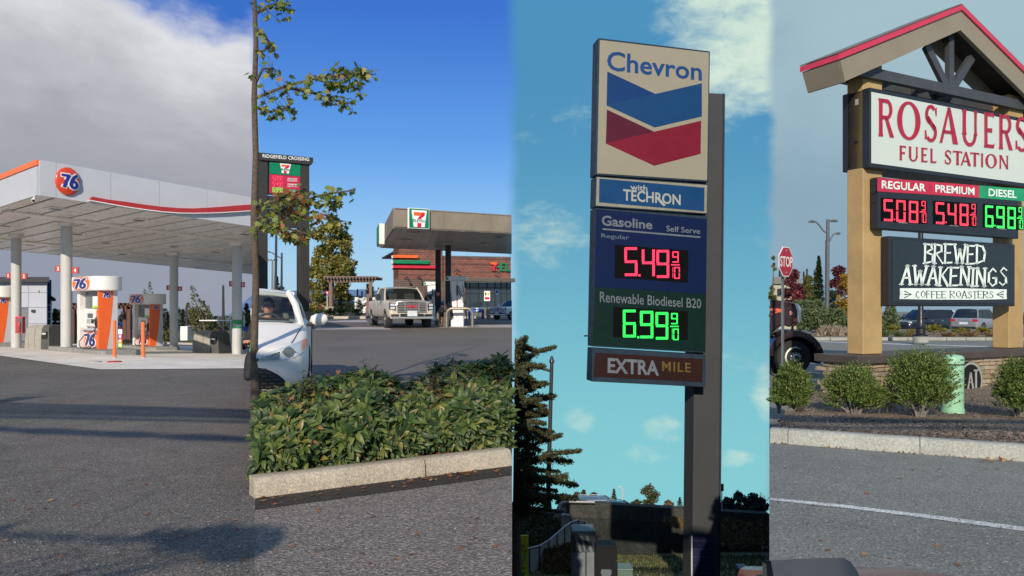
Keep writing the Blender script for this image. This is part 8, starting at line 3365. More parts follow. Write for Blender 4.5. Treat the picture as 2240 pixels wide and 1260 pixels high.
def hand(par, m, word, tl, tr, br, bl, wts=.15, seed=1, lift=.020):
 """slab lettering cut by hand: wobbly stems, each with little serifs"""
 r2 = random.Random(seed)
 LT = {
  'B': ([(0, 0, 0, 1), (0, 1, .55, .97), (.55, .97, .62, .75), (.62, .75, .1, .56), (.1, .56, .7, .45), (.7, .45, .68, .1), (.68, .1, 0, 0)], .7),
  'R': ([(0, 0, 0, 1), (0, 1, .58, .95), (.58, .95, .6, .66), (.6, .66, .05, .5), (.12, .52, .72, 0)], .75),
  'E': ([(0, 0, 0, 1), (0, 1, .6, 1), (0, .52, .48, .55), (0, 0, .62, .03)], .65),
  'W': ([(0, 1, .24, 0), (.24, 0, .48, .72), (.48, .72, .72, 0), (.72, 0, .98, 1)], 1.0),
  'D': ([(0, 0, 0, 1), (0, 1, .5, .92), (.5, .92, .72, .6), (.72, .6, .62, .15), (.62, .15, 0, 0)], .75),
  'A': ([(0, 0, .36, 1), (.36, 1, .72, 0), (.16, .34, .58, .36)], .75),
  'K': ([(0, 0, 0, 1), (.04, .45, .6, 1), (.16, .56, .66, 0)], .68),
  'N': ([(0, 0, 0, 1), (0, 1, .62, 0), (.62, 0, .62, 1)], .68),
  'I': ([(.1, 0, .1, 1)], .25),
  'G': ([(.66, .82, .4, 1), (.4, 1, .1, .72), (.1, .72, .1, .25), (.1, .25, .4, 0), (.4, 0, .68, .16), (.68, .16, .68, .46), (.40, .46, .74, .46)], .78),
  'S': ([(.56, .85, .3, 1), (.3, 1, .06, .78), (.06, .78, .5, .42), (.5, .42, .52, .16), (.52, .16, .25, 0), (.25, 0, .0, .16)], .58),
  'C': ([(.6, .84, .36, 1), (.36, 1, .08, .7), (.08, .7, .08, .25), (.08, .25, .36, 0), (.36, 0, .62, .16)], .66),
  'O': ([(.36, 1, .06, .7), (.06, .7, .06, .28), (.06, .28, .36, 0), (.36, 0, .66, .28), (.66, .28, .66, .7), (.66, .7, .36, 1)], .74),
  'F': ([(0, 0, 0, 1), (0, 1, .58, 1), (0, .52, .46, .55)], .62),
  'T': ([(.3, 0, .3, 1), (0, 1, .62, 1)], .64),
 }
 tot = sum(LT[c][1] + .17 for c in word) - .17
 x = 0.0
 q = MB()
 H_ = 1.0
 asp = tot * .55
 def W_(u, v):
  u = u / tot
  X = (bl[0] * (1 - u) + br[0] * u) * (1 - v) + (tl[0] * (1 - u) + tr[0] * u) * v
  Yy = (bl[1] * (1 - u) + br[1] * u) * (1 - v) + (tl[1] * (1 - u) + tr[1] * u) * v
  return g4(X, Yy, lift)
 for c in word:
  strokes, w = LT[c]
  jy = r2.uniform(-.05, .05)
  for i, (x0, y0, x1, y1) in enumerate(strokes):
   x0 += x; x1 += x
   y0 += jy; y1 += jy
   dx, dy = x1 - x0, y1 - y0
   L_ = math.hypot(dx, dy)
   wd = wts * (1.25 if abs(dy) > abs(dx) else .62)
   nx, ny = -dy / L_ * wd / 2, dx / L_ * wd / 2
   ax, ay = dx / L_ * wd * .30, dy / L_ * wd * .30
   k = r2.uniform(.75, 1.0)
   q.face([W_(x0 + nx * k - ax, y0 + ny * k - ay), W_(x0 - nx * k - ax, y0 - ny * k - ay), W_(x1 - nx + ax, y1 - ny + ay), W_(x1 + nx + ax, y1 + ny + ay)])
   if abs(dy) > .6:
    for (sx, sy) in ((x0, y0), (x1, y1)):
     q.face([W_(sx - wd * 1.05, sy - .035), W_(sx + wd * 1.05, sy - .03), W_(sx + wd * .95, sy + .035), W_(sx - wd * .95, sy + .03)])
  x += w + .17
 nn = V((0, 0, 0))
 for f in q.f[:1]:
  nn = (q.v[f[1]] - q.v[f[0]]).cross(q.v[f[2]] - q.v[f[0]])
 return q.build('lettering', m, par)


hand(bf4, M_MINT, 'BREWED', G6(672, 640), G6(1160, 662), G6(1158, 806), G6(668, 796), .15, 3)
hand(bf4, M_MINT, 'AWAKENINGS', G6(492, 822), G6(1335, 842), G6(1332, 984), G6(478, 972), .15, 5)
bn4 = g4poly('banner', [G6(468, 1003), G6(900, 1001), G6(1332, 1012), G6(1330, 1050), G6(1333, 1090), G6(1100, 1096), G6(700, 1094), G6(466, 1090), G6(470, 1050)], M_MINT, .022, .008, bf4)
hand(bn4, M_BOARD, 'COFFEE', G6(592, 1026), G6(838, 1026), G6(838, 1080), G6(592, 1080), .11, 8, .026)
hand(bn4, M_BOARD, 'ROASTERS', G6(872, 1024), G6(1220, 1028), G6(1220, 1082), G6(872, 1080), .11, 9, .026)
q = MB()
for cx_, s in ((560, -1), (1245, 1)):
 for dy in (-26, 0, 26):
  a, b_ = G6(cx_, 1052), G6(cx_ + s * 58, 1052 + dy)
  nx = 1.1
  q.face([g4(a[0], a[1] - .4, .027), g4(b_[0], b_[1] - nx, .027), g4(b_[0] + s, b_[1], .027), g4(b_[0], b_[1] + nx, .027), g4(a[0], a[1] + .4, .027)])
q.build('flourish', M_BOARD, bn4)
ec = f4(2116, 834, -.16)
rr4 = 37 * ec.y / FPX * 1.18
em = MB().lathe(ec, [(rr4, 0), (rr4, .05), (rr4 * .99, .055)], 36, axis=n4).build('emblem', mat('emblem_dark', (.014, .013, .013), .6, spec=.2), mon)
q = MB()
for i in range(36):
 a0, a1 = 2 * math.pi * i / 36, 2 * math.pi * (i + 1) / 36
 f = lambda a, r: ec + e1 * math.cos(a) * r + UP * math.sin(a) * r + n4 * .057
 q.prism([f(a0, rr4 * .97), f(a1, rr4 * .97), f(a1, rr4 * .86), f(a0, rr4 * .86)], n4 * .004)
f = lambda x, y: ec + e1 * (x * .85 + .16) * rr4 + UP * y * rr4 + n4 * .057
for pts in ([(-.52, -.34), (-.40, -.34), (-.16, .46), (-.26, .46)], [(-.26, .46), (-.14, .46), (.10, -.34), (-.05, -.34)], [(-.42, -.06), (-.02, -.06), (-.02, -.0), (-.42, .0)], [(-.62, -.40), (-.30, -.40), (-.30, -.34), (-.62, -.34)], [(-.12, -.40), (.14, -.40), (.14, -.34), (-.12, -.34)],
   [(.24, .52), (.40, .52), (.40, -.28), (.24, -.28)], [(.10, .58), (.56, .58), (.56, .50), (.10, .50)], [(.40, -.28), (.32, -.52), (.14, -.60), (.02, -.56), (.04, -.48), (.16, -.50), (.26, -.28)], [(.0, -.40), (.10, -.40), (.10, -.56), (.0, -.56)]):
 q.prism([f(x, y) for x, y in pts], n4 * .005)
q.build('emblem_print', M_LET2, em)

# --- stop sign
D = 15.5
sc = P(1718.2, 572.5, D)
xs = V((.72, .69, 0)).normalized()
ns = V((xs.y, -xs.x, 0))
t = thing('stop_sign', V((sc.x, D, 0)), 'red octagonal stop sign on a perforated steel post before the dark lorry', 'stop sign')
rs = 32.5 * D / FPX / math.cos(math.pi / 8)
oc = lambda k, l: [sc + xs * (rs * k * math.cos(math.pi / 8 + i * math.pi / 4)) * .96 + UP * (rs * k * math.sin(math.pi / 8 + i * math.pi / 4)) + ns * l for i in range(8)]
pn = MB().prism(oc(1.0, 0), ns * .012).build('panel', M_WPRINT, t)
MB().prism(oc(.94, .012), ns * .004).build('red_field', mat('stop_red', (.40, .010, .035), .4), pn)
q = MB()
put_text(q, 'STOP', [sc + xs * a * rs * .80 + UP * b_ * rs * .33 + ns * .016 for a, b_ in ((-1, -1), (1, -1), (1, 1), (-1, 1))], ns, .004, bold=.02)
q.build('lettering', M_WPRINT, pn)
for b_ in (.72, -.72):
 MB().lathe(sc + UP * rs * b_ * .95 + ns * .016, [(.02, 0), (.012, .01)], 8, axis=ns).build('bolt', M_LET2, pn)
q = MB()
wpost = .065
pb_ = V((sc.x, sc.y, 0)) - ns * .05 + xs * .01
q.obox(pb_ - xs * wpost / 2 - UP * .1, xs * wpost, -ns * .03, UP * (sc.z + rs * .6))
po = q.build('post', mat('galvanised', (.22, .26, .26), .5, metal=.5), t)
q = MB()
for i in range(34):
 c_ = pb_ + UP * (.15 + i * .055) + ns * .001
 q.obox(c_ - xs * .009, xs * .018, ns * .002, UP * .018)
q.build('perforation', M_DARK, po)

# --- dark plum lorry at the left, cut by the lot line
D = 16.5
kf = D / 22
M_RIML = mat('rim_white_alloy', (.62, .66, .60), .35, metal=.3)
kx = lambda px, py, dy=0.0: P(px, py, D + dy)
lor = thing('dump_truck', V((P(1700, 0, D).x, D, 0)), 'dark plum lorry with orange flame stripe and white wheel behind the stop sign', 'lorry')
lx = lambda px: (px - CX) / FPX * D
lz = lambda py: EYE - (py - HY) / FPX * D
CUT34 = (V((U34 * 10 + .012, 10, 0)), V((-1, U34, 0)).normalized())
q = MB()
top_l = [(1640, 652), (1690, 655), (1722, 660), (1738, 664), (1743, 668), (1746, 676), (1747, 704), (1742, 706), (1738, 706)]
bot_l = [(1728, 716), (1715, 712), (1700, 716), (1690, 728), (1640, 735)]
q.prism([(lx(x), D, lz(y)) for x, y in top_l + bot_l], V((.6, 1.5, 0)))
bon = q.build('bonnet', M_PLUM, lor, bevel=.06, cut=CUT34)
q = MB()
cw = (lx(1737), lz(785))
arcp = []
for i in range(15):
 a = math.radians(172 - i * 12.6)
 arcp.append((math.cos(a), math.sin(a)))
for i in range(14):
 (c0, s0), (c1, s1) = arcp[i], arcp[i + 1]
 ro0, ro1, ri = .80 * kf, .80 * kf, .64 * kf
 q.prism([(cw[0] + c0 * ri, D - .12, cw[1] + s0 * ri), (cw[0] + c1 * ri, D - .12, cw[1] + s1 * ri), (cw[0] + c1 * ro1, D - .12, cw[1] + s1 * ro1), (cw[0] + c0 * ro0, D - .12, cw[1] + s0 * ro0)], V((0, .65, 0)))
q.build('fender', M_PLUM, lor, cut=CUT34)
MB().lathe((cw[0], D + .5, cw[1] + .02), [(.66 * kf, 0), (.66 * kf, .04)], 24, axis=(0, 1, 0)).build('arch_liner', M_BLKTRIM, lor, cut=CUT34)
q = MB()
q.obox((cw[0] + .46, D + .05, lz(795)), (.09, 0, 0), (0, 1.3, 0), (0, 0, .32))
q.obox((cw[0] + .45, D - .12, lz(795)), (.08, 0, 0), (0, .3, 0), (0, 0, .30))
q.build('bumper', M_BLKTRIM, lor, bevel=.02)
MB().prism([(lx(1737), D - .02, lz(665)), (lx(1744), D - .02, lz(667)), (lx(1748), D - .02, lz(678)), (lx(1748), D - .02, lz(706)), (lx(1744), D - .02, lz(706)), (lx(1743), D - .02, lz(680))], V((.6, 1.5, 0))).build('grille_surround', M_CHROME, lor, bevel=.01)
MB().obox((lx(1734), D - .03, lz(704)), (.10, 0, 0), (0, .1, 0), (0, 0, .08)).build('side_lamp', M_LAMPA, lor, bevel=.01)
MB().prism([(lx(1640), D - .012, lz(674)), (lx(1704), D - .012, lz(675)), (lx(1716), D - .012, lz(677)), (lx(1709), D - .012, lz(679)), (lx(1715), D - .012, lz(683)), (lx(1703), D - .012, lz(683)), (lx(1685), D - .012, lz(689)), (lx(1700), D - .012, lz(680)), (lx(1640), D - .012, lz(677))], V((0, .008, 0))).build('flame_stripe', mat('stripe_coral', (.60, .11, .06), .4), bon, cut=CUT34)
q = MB()
for pts in ([(1727, 681), (1730, 680), (1731, 684), (1727, 685)], [(1730, 685), (1735, 681), (1734, 687), (1730, 689)], [(1726, 687), (1730, 686), (1729, 689)]):
 q.prism([(lx(x), D - .012, lz(y)) for x, y in pts], V((0, .006, 0)))
q.build('emblem', mat('print_pink', (.62, .25, .22), .5), bon)
MB().obox((lx(1640), D + .25, lz(790)), (.9, 0, 0), (0, 1.2, 0), (0, 0, .55)).build('chassis', M_BLKTRIM, lor, cut=CUT34)
q = MB()
rw = .38
q.lathe((cw[0], D + .30, rw), [(rw * .6, 0), (rw * .96, 0), (rw, .04), (rw, .24), (rw * .94, .30), (rw * .63, .30), (rw * .60, .26)], 32, axis=(0, -1, 0))
ty = q.build('wheel', M_TYRE, lor, smooth=True, cut=CUT34)
rim = MB().lathe((cw[0] + .05, D + .05, rw), [(rw * .64, -.02), (rw * .62, .035), (rw * .54, .04), (rw * .50, -.04), (rw * .34, -.05), (rw * .30, .03), (rw * .16, .05), (rw * .12, .09), (.001, .09)], 32, axis=(0, -1, 0)).build('rim', M_RIML, ty, smooth=True)
q = MB()
for i in range(10):
 a = 2 * math.pi * i / 10
 q = MB()
 q.lathe((cw[0] + .05 + math.cos(a) * rw * .26, D + .03, rw + math.sin(a) * rw * .26), [(.02, 0), (.02, .03)], 6, axis=(0, -1, 0))
 q.lathe((cw[0] + .05 + math.cos(a + .3) * rw * .42, D + .085, rw + math.sin(a + .3) * rw * .42), [(.035, 0), (.035, .008)], 8, axis=(0, -1, 0))
 q.build('wheel_nut', M_BLKTRIM, rim)
MB().lathe((cw[0] + .05, D - .0, rw), [(rw * .13, 0), (rw * .13, .05)], 14, axis=(0, -1, 0)).build('hub', M_BLKTRIM, rim)

# --- kerb, bed, markings on the street
K4L, K4R = ground_hit(1684, 969, z4), ground_hit(2240, 1010, z4)
kd = (K4R - K4L).normalized()
kn = V((-kd.y, kd.x, 0))
if kn.y < 0:
 kn = -kn
kt4 = thing('kerb', K4L, None, None)
tag(kt4, kind='structure')
Lk = (K4R - K4L).length
for a, b_ in ((0.0, .078), (.081, .62), (.623, 1.7)):
 p0, p1 = K4L + kd * Lk * a, K4L + kd * Lk * b_
 n = 16
 prof = [(0.0, -.02), (.015, .11), (.035, .140), (.06, .15), (.16, .15), (.17, .145), (.17, -.02)]
 vs, fs = [], []
 for i in range(n + 1):
  c_ = p0.lerp(p1, i / n)
  for o_, z_ in prof:
   vs.append(c_ + kn * (o_ + .004 * noise.noise(c_ * 3)) + UP * (z_ + .003 * noise.noise(c_ * 4)))
 m_ = len(prof)
 for i in range(n):
  for j in range(m_ - 1):
   fs.append((i * m_ + j, (i + 1) * m_ + j, (i + 1) * m_ + j + 1, i * m_ + j + 1))
 fs.append(tuple(range(m_)))
 fs.append(tuple(reversed(range(n * m_, n * m_ + m_))))
 q = MB()
 q.mesh(vs, fs)
 q.build('kerb_stone', M_CURB4, kt4, smooth=True)
bed = MB()
vs, fs = [], []
NA, NB = 26, 12
for i in range(NA + 1):
 for j in range(NB + 1):
  c_ = K4L + kd * Lk * 1.7 * i / NA
  dep = .165 + (6.4 + 2.2 * i / NA - .165) * (j / NB) ** 1.2
  w = c_ + kn * dep
  u = w.x / w.y
  w.z = .115 + .05 * noise.noise(w * 1.1) * min(1, j / 2) + .04 * math.sin(min(1, j / NB * 2) * math.pi)
  if u < U34 + .0015:
   w.x = (U34 + .0015) * w.y
  vs.append(w)
for i in range(NA):
 for j in range(NB):
  a = i * (NB + 1) + j
  fs.append((a, a + NB + 1, a + NB + 2, a + 1))
bed.mesh(vs, fs)
tag(bed.build('planting_bed', M_MULCH, smooth=True), kind='structure')
r_ = random.Random(61)
M_CHIP = leaf_mat('bark_chip', [(0, (.05, .038, .03)), (.6, (.14, .105, .078)), (.9, (.19, .15, .12)), (1, (.30, .26, .22))], .05)
q = MB()
for i in range(5200):
 c_ = K4L + kd * Lk * 1.25 * r_.random() + kn * (.2 + 4.2 * r_.random() ** 1.6)
 if c_.x / c_.y < U34 + .003:
  continue
 c_.z = .150 + .05 * noise.noise(c_ * 1.1)
 leafquad(q, c_, V((r_.uniform(-1, 1), r_.uniform(-1, 1), r_.uniform(-.3, .3))), V((r_.uniform(-.4, .4), r_.uniform(-.4, .4), 1)), r_.uniform(.02, .06), r_.uniform(.012, .03))
tag(q.build('bark_chips', M_CHIP), kind='stuff')
q = MB()
for i in range(26):
 w = ground_hit(r_.gauss(2196, 24), r_.uniform(1000, 1012), z4)
 w.z = .02
 leafquad(q, w, rdir(r_), V((r_.uniform(-.4, .4), -.3, 1)), .06, .03)
for i in range(40):
 c_ = K4L + kd * Lk * r_.random() - kn * r_.uniform(0, .05)
 c_.z = .01
 leafquad(q, c_, rdir(r_), UP + rdir(r_) * .3, .035, .02)
tag(q.build('leaf_litter', M_DRY), kind='stuff')
M_LINE = ground_mat('road_paint', (.55, .57, .55), grain=.55, gscale=75, patch=.25, bump=.5, stones=110)
def road_line(pts_t, pts_b, kind='structure', lift=.004):
 q = MB()
 for i in range(len(pts_t) - 1):
  q.face([ground_hit(*pts_t[i], z4) + UP * lift, ground_hit(*pts_t[i + 1], z4) + UP * lift, ground_hit(*pts_b[i + 1], z4) + UP * lift, ground_hit(*pts_b[i], z4) + UP * lift])
 return tag(q.build('road_marking', M_LINE), kind=kind)


road_line([(1684, 1089.5), (1850, 1105.5), (2040, 1128), (2240, 1153.5)], [(1684, 1095), (1850, 1112), (2040, 1136), (2240, 1163)])
road_line([(1765, 813), (1795, 816)], [(1765, 815), (1795, 818)])
road_line([(1765, 829), (1795, 831)], [(1765, 832), (1795, 834)])
road_line([(1775, 746), (1860, 749), (2240, 760)], [(1775, 747.5), (1860, 750.7), (2240, 761.5)])

fk = MB()
for i in range(12):
 u0, u1 = .385 + i * .025, .385 + (i + 1) * .025 - .0005
 Y = 33.5
 fk.obox((u0 * Y, Y, 0), ((u1 - u0) * Y, 0, 0), (0, .2, 0), (0, 0, .15))
tag(fk.build('far_kerb', M_CURB4, bevel=.03), kind='structure')
fb_ = MB()
fb_.face([(.385 * 33.7, 33.7, .13), (.70 * 33.7, 33.7, .13), (.70 * 48, 48, .10), (.385 * 48, 48, .10)])
tag(fb_.build('far_planting_bed', M_MULCH), kind='structure')

rnd = random.Random(71)
L_SH = leaf_mat('leaf_fresh_green', [(0, (.055, .10, .024)), (.45, (.115, .185, .040)), (.8, (.19, .26, .062)), (1, (.28, .28, .09))], .3, .5, .3)
sp = [(1732, 786, 905, 92, 9.6, 'spreading green shrub at the left end of the bed before the lorry wheel', 2600), (1868, 787, 915, 134, 9.5, 'rounded green shrub with bare lower stems left of the tallest shrub', 3200),
      (2010, 752, 925, 156, 9.3, 'tallest green shrub partly covering the mint green cylinder', 5200), (2230, 773, 932, 118, 9.2, 'green shrub at the right edge of the bed beside the round emblem', 3400), (1697, 815, 905, 30, 9.9, 'small green shrub squeezed at the far left of the bed', 700)]
for px, yt, yb, w_, D, lab, n_ in sp:
 b = P(px, yb, D)
 b.z = .13
 h_ = EYE - (yt - HY) / FPX * D - b.z
 w = w_ * D / FPX
 if px == 1697:
  b.x = max(b.x, (U34 + .012) * D)
 shrub('shrub', b, w, h_, lab, rnd, L_SH, M_BARKG, int(n_ * 3.6), .040, nb=34 if n_ > 3000 else 24, rr=(.20, .30), dy=w * .8, low=.06, group='green shrubs along the mulch bed', elong=.40)
q = MB()
for i in range(200):
 px = rnd.choice((rnd.uniform(1905, 1960), rnd.uniform(1745, 1760)))
 D = rnd.uniform(9.3, 11.6)
 b = P(px, 900, D)
 b.z = .14
 L_ = rnd.uniform(.1, .3)
 leafquad(q, b + UP * L_ * .45, V((rnd.uniform(-.4, .4), rnd.uniform(-.4, .4), 1)), rdir(rnd), L_, .008)
tag(q.build('dry_grass', L_DRYG), kind='stuff')
q = MB()
q.tube([P(2050 + i * 13, 930 + (i * 1.2) + 2 * math.sin(i), 8.9) for i in range(8)], .008, 6)
hb_ = [v for v in q.v]
for v in q.v:
 v.z = .16 + (v.z - .1) * .02
tag(q.build('soaker_hose', mat('hose_brown', (.14, .05, .035), .7), origin=P(2095, 933, 8.9)), 'thin brown irrigation hose lying on the mulch', 'hose')

D = 9.75
cb_ = P(2083.5, 912, D)
cb_.z = .12
t = thing('utility_cylinder', cb_, 'mint green round utility pedestal with a domed top in front of the emblem', 'utility pedestal')
rr = 22.3 * D / FPX
hh = EYE - (777 - HY) / FPX * D - cb_.z
M_MNT = mat('pedestal_mint', (.27, .52, .35), .5, var=.08, scale=6)
MB().lathe(cb_ - UP * .05, [(rr, 0), (rr, hh * .90)], 28).build('body', M_MNT, t, smooth=True)
MB().lathe(cb_ + UP * (hh * .86 - .0), [(rr * 1.03, 0), (rr * 1.03, hh * .08), (rr * .98, hh * .115), (rr * .80, hh * .138), (rr * .4, hh * .15), (.001, hh * .152)], 28).build('domed_lid', M_MNT, t, smooth=True)
MB().lathe(cb_ + UP * .01, [(rr * 1.06, 0), (rr * 1.06, .05)], 28).build('base_ring', M_MNT, t)
q = MB()
for a in (-2.2, -1.2):
 c_ = cb_ + V((math.cos(a) * rr * 1.03, math.sin(a) * rr * 1.03, hh * .93))
 q.box(c_, (.05, .01, .012), a + math.pi / 2)
q.build('latch', M_DARK, t)

D = 58
b = on_ground(1809, D, z4)
t = thing('street_light', b, 'tall grey street light with three curved arms behind the hedge', 'street light')
MB().tube([b, P(1811, 480, D)], [.16, .12], 10).build('pole', M_LAMPP, t, smooth=True)
for pts in ([(1810, 510.5), (1802, 506), (1793, 494), (1786, 486), (1779, 485)], [(1812, 484), (1822, 483.5)], [(1814, 529), (1818, 520), (1824, 512), (1831, 510.5)]):
 MB().tube([P(x, y, D) for x, y in pts], .055, 6).build('arm', M_LAMPP, t, smooth=True)
for x0, x1, y0 in ((1769, 1784, 485), (1815, 1832, 483.5), (1828, 1838, 511)):
 MB().tube([P(x0, y0, D), P((x0 + x1) / 2, y0 - .8, D), P(x1, y0, D)], [.06, .11, .07], 8).build('lamp_head', M_LAMPP, t, smooth=True)
b = on_ground(1807, 80, z4)
t = thing('street_light', b, 'thin second light pole just left of the tall three armed one', 'street light')
MB().tube([b, P(1806.5, 525, 80)], [.12, .08], 8).build('pole', M_LAMPP, t)
D = 30.0
b = on_ground(2014, D, z4)
t = thing('lamp_post', b, 'black lamp post with a flared base on a round footing seen below the black board', 'lamp post')
MB().lathe(V((b.x, D, .1)), [(.28, 0), (.28, .22)], 18).build('footing', M_CURB4, t)
MB().lathe(V((b.x, D, .32)), [(.26, 0), (.26, .06), (.18, .12), (.17, .30), (.21, .34), (.14, .42), (.13, .62), (.10, .7), (.09, 5.0)], 16).build('pole', mat('lamp_black', (.012, .013, .014), .4), t, smooth=True)

sv = suv('parked_car', 'dark blue parked SUV seen below the black board, left of the lamp post', mat('paint_midnight', (.012, .016, .026), .18, coat=.7), L=4.7, H=1.7)
D = 56
place(sv, V((P(2022, 0, D).x, D, z4(0, D) - .02)), R(200))
sv2 = suv('parked_car', 'silver parked hatchback seen from behind next to the right tan column', mat('paint_silver', (.34, .36, .38), .25, metal=.5, coat=.6), L=4.4, H=1.68)
D = 52
place(sv2, V((P(2150, 0, D).x, D + .6, z4(0, D) - .02)), R(38))
sv3 = suv('parked_car', 'white parked car half hidden behind the dark blue SUV', mat('paint_white_car', (.66, .67, .66), .25, coat=.5), L=4.6, H=1.72)
D = 66
place(sv3, V((P(2080, 0, D).x, D, z4(0, D))), R(170))
sv4 = suv('parked_car', 'white parked car roof showing over the hedge left of the tan column', mat('paint_white_car', (.66, .67, .66), .25, coat=.5), L=4.6, H=1.5)
D = 62
place(sv4, V((P(1822, 0, D).x, D, z4(0, D))), R(10))
sv5 = suv('parked_car', 'grey parked car glimpsed between the silver hatchback and the right column', mat('paint_grey_car', (.12, .13, .14), .25, coat=.5), L=4.5, H=1.7)
D = 70
place(sv5, V((P(2140, 0, D).x, D, z4(0, D))), R(195))
sv6 = suv('parked_car', 'dark navy SUV parked behind the nearest orange and white pump', mat('paint_midnight', (.012, .016, .026), .18, coat=.7), L=4.7, H=1.7)
D = 64
place(sv6, on_ground(246, D, z1), R(4))
vn = suv('parked_van', 'small white van parked by the dark shrub tree near the pale building', mat('paint_white_car', (.66, .67, .66), .25, coat=.5), L=4.4, H=1.7, cat='van')
place(vn, on_ground(112, 72, z1), R(-70))

L_HG = leaf_mat('leaf_grey_green', [(0, (.060, .090, .036)), (.5, (.10, .145, .060)), (1, (.16, .20, .095))], .25)
L_YEL = leaf_mat('leaf_yellow_green', [(0, (.10, .12, .018)), (.5, (.22, .22, .03)), (1, (.36, .30, .05))], .25)
L_RUS = leaf_mat('leaf_russet_grass', [(0, (.10, .06, .03)), (.5, (.20, .13, .06)), (1, (.30, .22, .12))], .2)
L_PLM = leaf_mat('plume_pale', [(0, (.16, .13, .09)), (1, (.36, .31, .24))], .2)


def hedge(name, px0, px1, yt, yb, D, label, lm, n, leaf, cat='hedge', depth=1.6, up=.6):
 b = on_ground((px0 + px1) / 2, D, z4)
 b.z = EYE - (yb - HY) / FPX * D
 t = thing(name, b, label, cat)
 q = MB()
 for i in range(n):
  px = rnd.uniform(px0, px1)
  e_ = min(1, (px - px0) / 14 + .25, (px1 - px) / 14 + .25)
  hh_ = (yb - yt) * (1 + .16 * noise.noise(V((px * .06, D, 0))) + .12 * noise.noise(V((px * .25, D, 4)))) * e_
  y = yb - hh_ * rnd.random() ** .6
  p = P(px, y, D + rnd.uniform(0, depth))
  leafquad(q, p, rdir(rnd) + UP * up, rdir(rnd), leaf * rnd.uniform(.7, 1.4), leaf * .4)
 q.build('foliage', lm, t)
 st = MB()
 for i in range(max(4, int((px1 - px0) / 10))):
  px = px0 + (px1 - px0) * (i + .5) / max(4, int((px1 - px0) / 10))
  st.tube([P(px, yb, D + depth / 2), P(px + rnd.uniform(-3, 3), yb - (yb - yt) * .6, D + depth / 2)], .02, 4)
 st.build('stem', M_BARK, t)
 return t


hedge('hedge', 1746, 1856, 676, 722, 40, 'long billowing grey green hedge between the lorry and the left tan column', L_HG, 5200, .22)
hedge('hedge', 1728, 1806, 658, 680, 47, 'paler hedge behind the lorry bonnet at the foot of the trees', L_HG, 1800, .24)
hedge('hedge', 1930, 1966, 668, 722, 40, 'grey green hedge right of the left tan column beside the dark SUV', L_HG, 2000, .22)
hedge('ornamental_grass', 1785, 1858, 718, 738, 36, 'pale plumed ornamental grasses along the far kerb', L_PLM, 1500, .28, 'grass clump', 1.0, 2.0)
for px, yt, yb, w_, lab in ((1951, 710, 731, 34, 'yellow green shrub right of the left tan column'), (2043, 707, 730, 52, 'large yellow green shrub right of the lamp post'), (2105, 717, 736, 44, 'yellow green shrub under the silver hatchback'), (2150, 717, 738, 40, 'yellow green shrub left of the right tan column'), (1992, 722, 735, 24, 'low yellow green shrub left of the lamp post')):
 D = 37
 b = P(px, yb, D)
 b.z = .12
 shrub('yellow_shrub', b, w_ * D / FPX, EYE - (yt - HY) / FPX * D - .12, lab, rnd, L_YEL, M_BARK, 900, .10, group='yellow shrubs along the far kerb', nb=10)
for px, yt, yb, w_, lab in ((1935, 727, 745, 18, 'greenish grass tuft at the left tan column'), (1968, 733, 748, 24, 'fresh green tuft left of the lamp post footing'), (1994, 737, 751, 24, 'brown green tuft at the lamp post footing'), (2075, 738, 752, 30, 'russet grass tuft right of the lamp post'), (2118, 738, 753, 40, 'wide russet grass tuft before the silver hatchback'), (2168, 742, 756, 20, 'russet grass tuft at the right tan column')):
 D = 35
 t = thing('grass_tuft', P(px, yb, D), lab, 'grass clump', 'grass tufts along the far kerb')
 q = MB()
 for i in range(220):
  a = rnd.uniform(0, 6.28)
  d = V((math.cos(a) * .7, math.sin(a) * .7, 1))
  L_ = (yb - yt) * D / FPX * rnd.uniform(.6, 1.2)
  c_ = P(px, yb, D)
  c_.z = .1
  c_ += V((math.cos(a), math.sin(a), 0)) * w_ * D / FPX * .4 * rnd.random()
  leafquad(q, c_ + d * L_ * .45, d, rdir(rnd), L_, .03)
 q.build('blades', L_RUS if px > 1985 else L_HG, t)

def tree4(px, yt, yb, w_, D, label, lm, n, leaf, **kw):
 b = P(px, yb, D)
 b.z = z4(0, D)
 h = EYE - (yt - HY) / FPX * D - b.z
 w = w_ * D / FPX
 z0 = kw.pop('z0', .15)
 return branch_tree('tree', b, h, label, 'tree', rnd, lm, M_BARK, lambda r2: blob_crown(w, h * (1 - z0) * .92, h * z0, 30, r2, None, (.15, .26)), n * 2, leaf * 1.2, tr=h * .018, **kw)


tree4(1733, 585, 665, 52, 70, 'wine red tree behind the stop sign', L_DKRED, 1500, .26)
tree4(1744, 620, 668, 34, 64, 'brighter red maple lower behind the lorry bonnet', L_RED, 900, .22)
tree4(1768, 600, 668, 38, 72, 'brownish turning tree left of the dark green columnar tree', L_OLIVE, 900, .26)
tree4(1834, 580, 668, 56, 74, 'wine red tree right of the street light', L_DKRED, 1700, .26)
tree4(1847, 596, 690, 30, 52, 'golden yellow young tree beside the left tan column', L_GOLD2, 900, .16, z0=.3)
b = P(1791, 665, 60)
b.z = z4(0, 60)
conifer('columnar_tree', b, EYE - (562 - HY) / FPX * 60 - b.z, 1.75, 'dark green columnar tree in front of the street light', rnd, L_GREEN, M_BARK, 4200, leaf=.26)
tree4(1822, 634, 670, 44, 60, 'dark rounded bush tree at the foot of the street light', L_DARK, 700, .24, z0=.04)
tree4(1692, 548, 665, 18, 52, 'green tree at the lot line behind the stop sign', L_OLIVE, 500, .2)
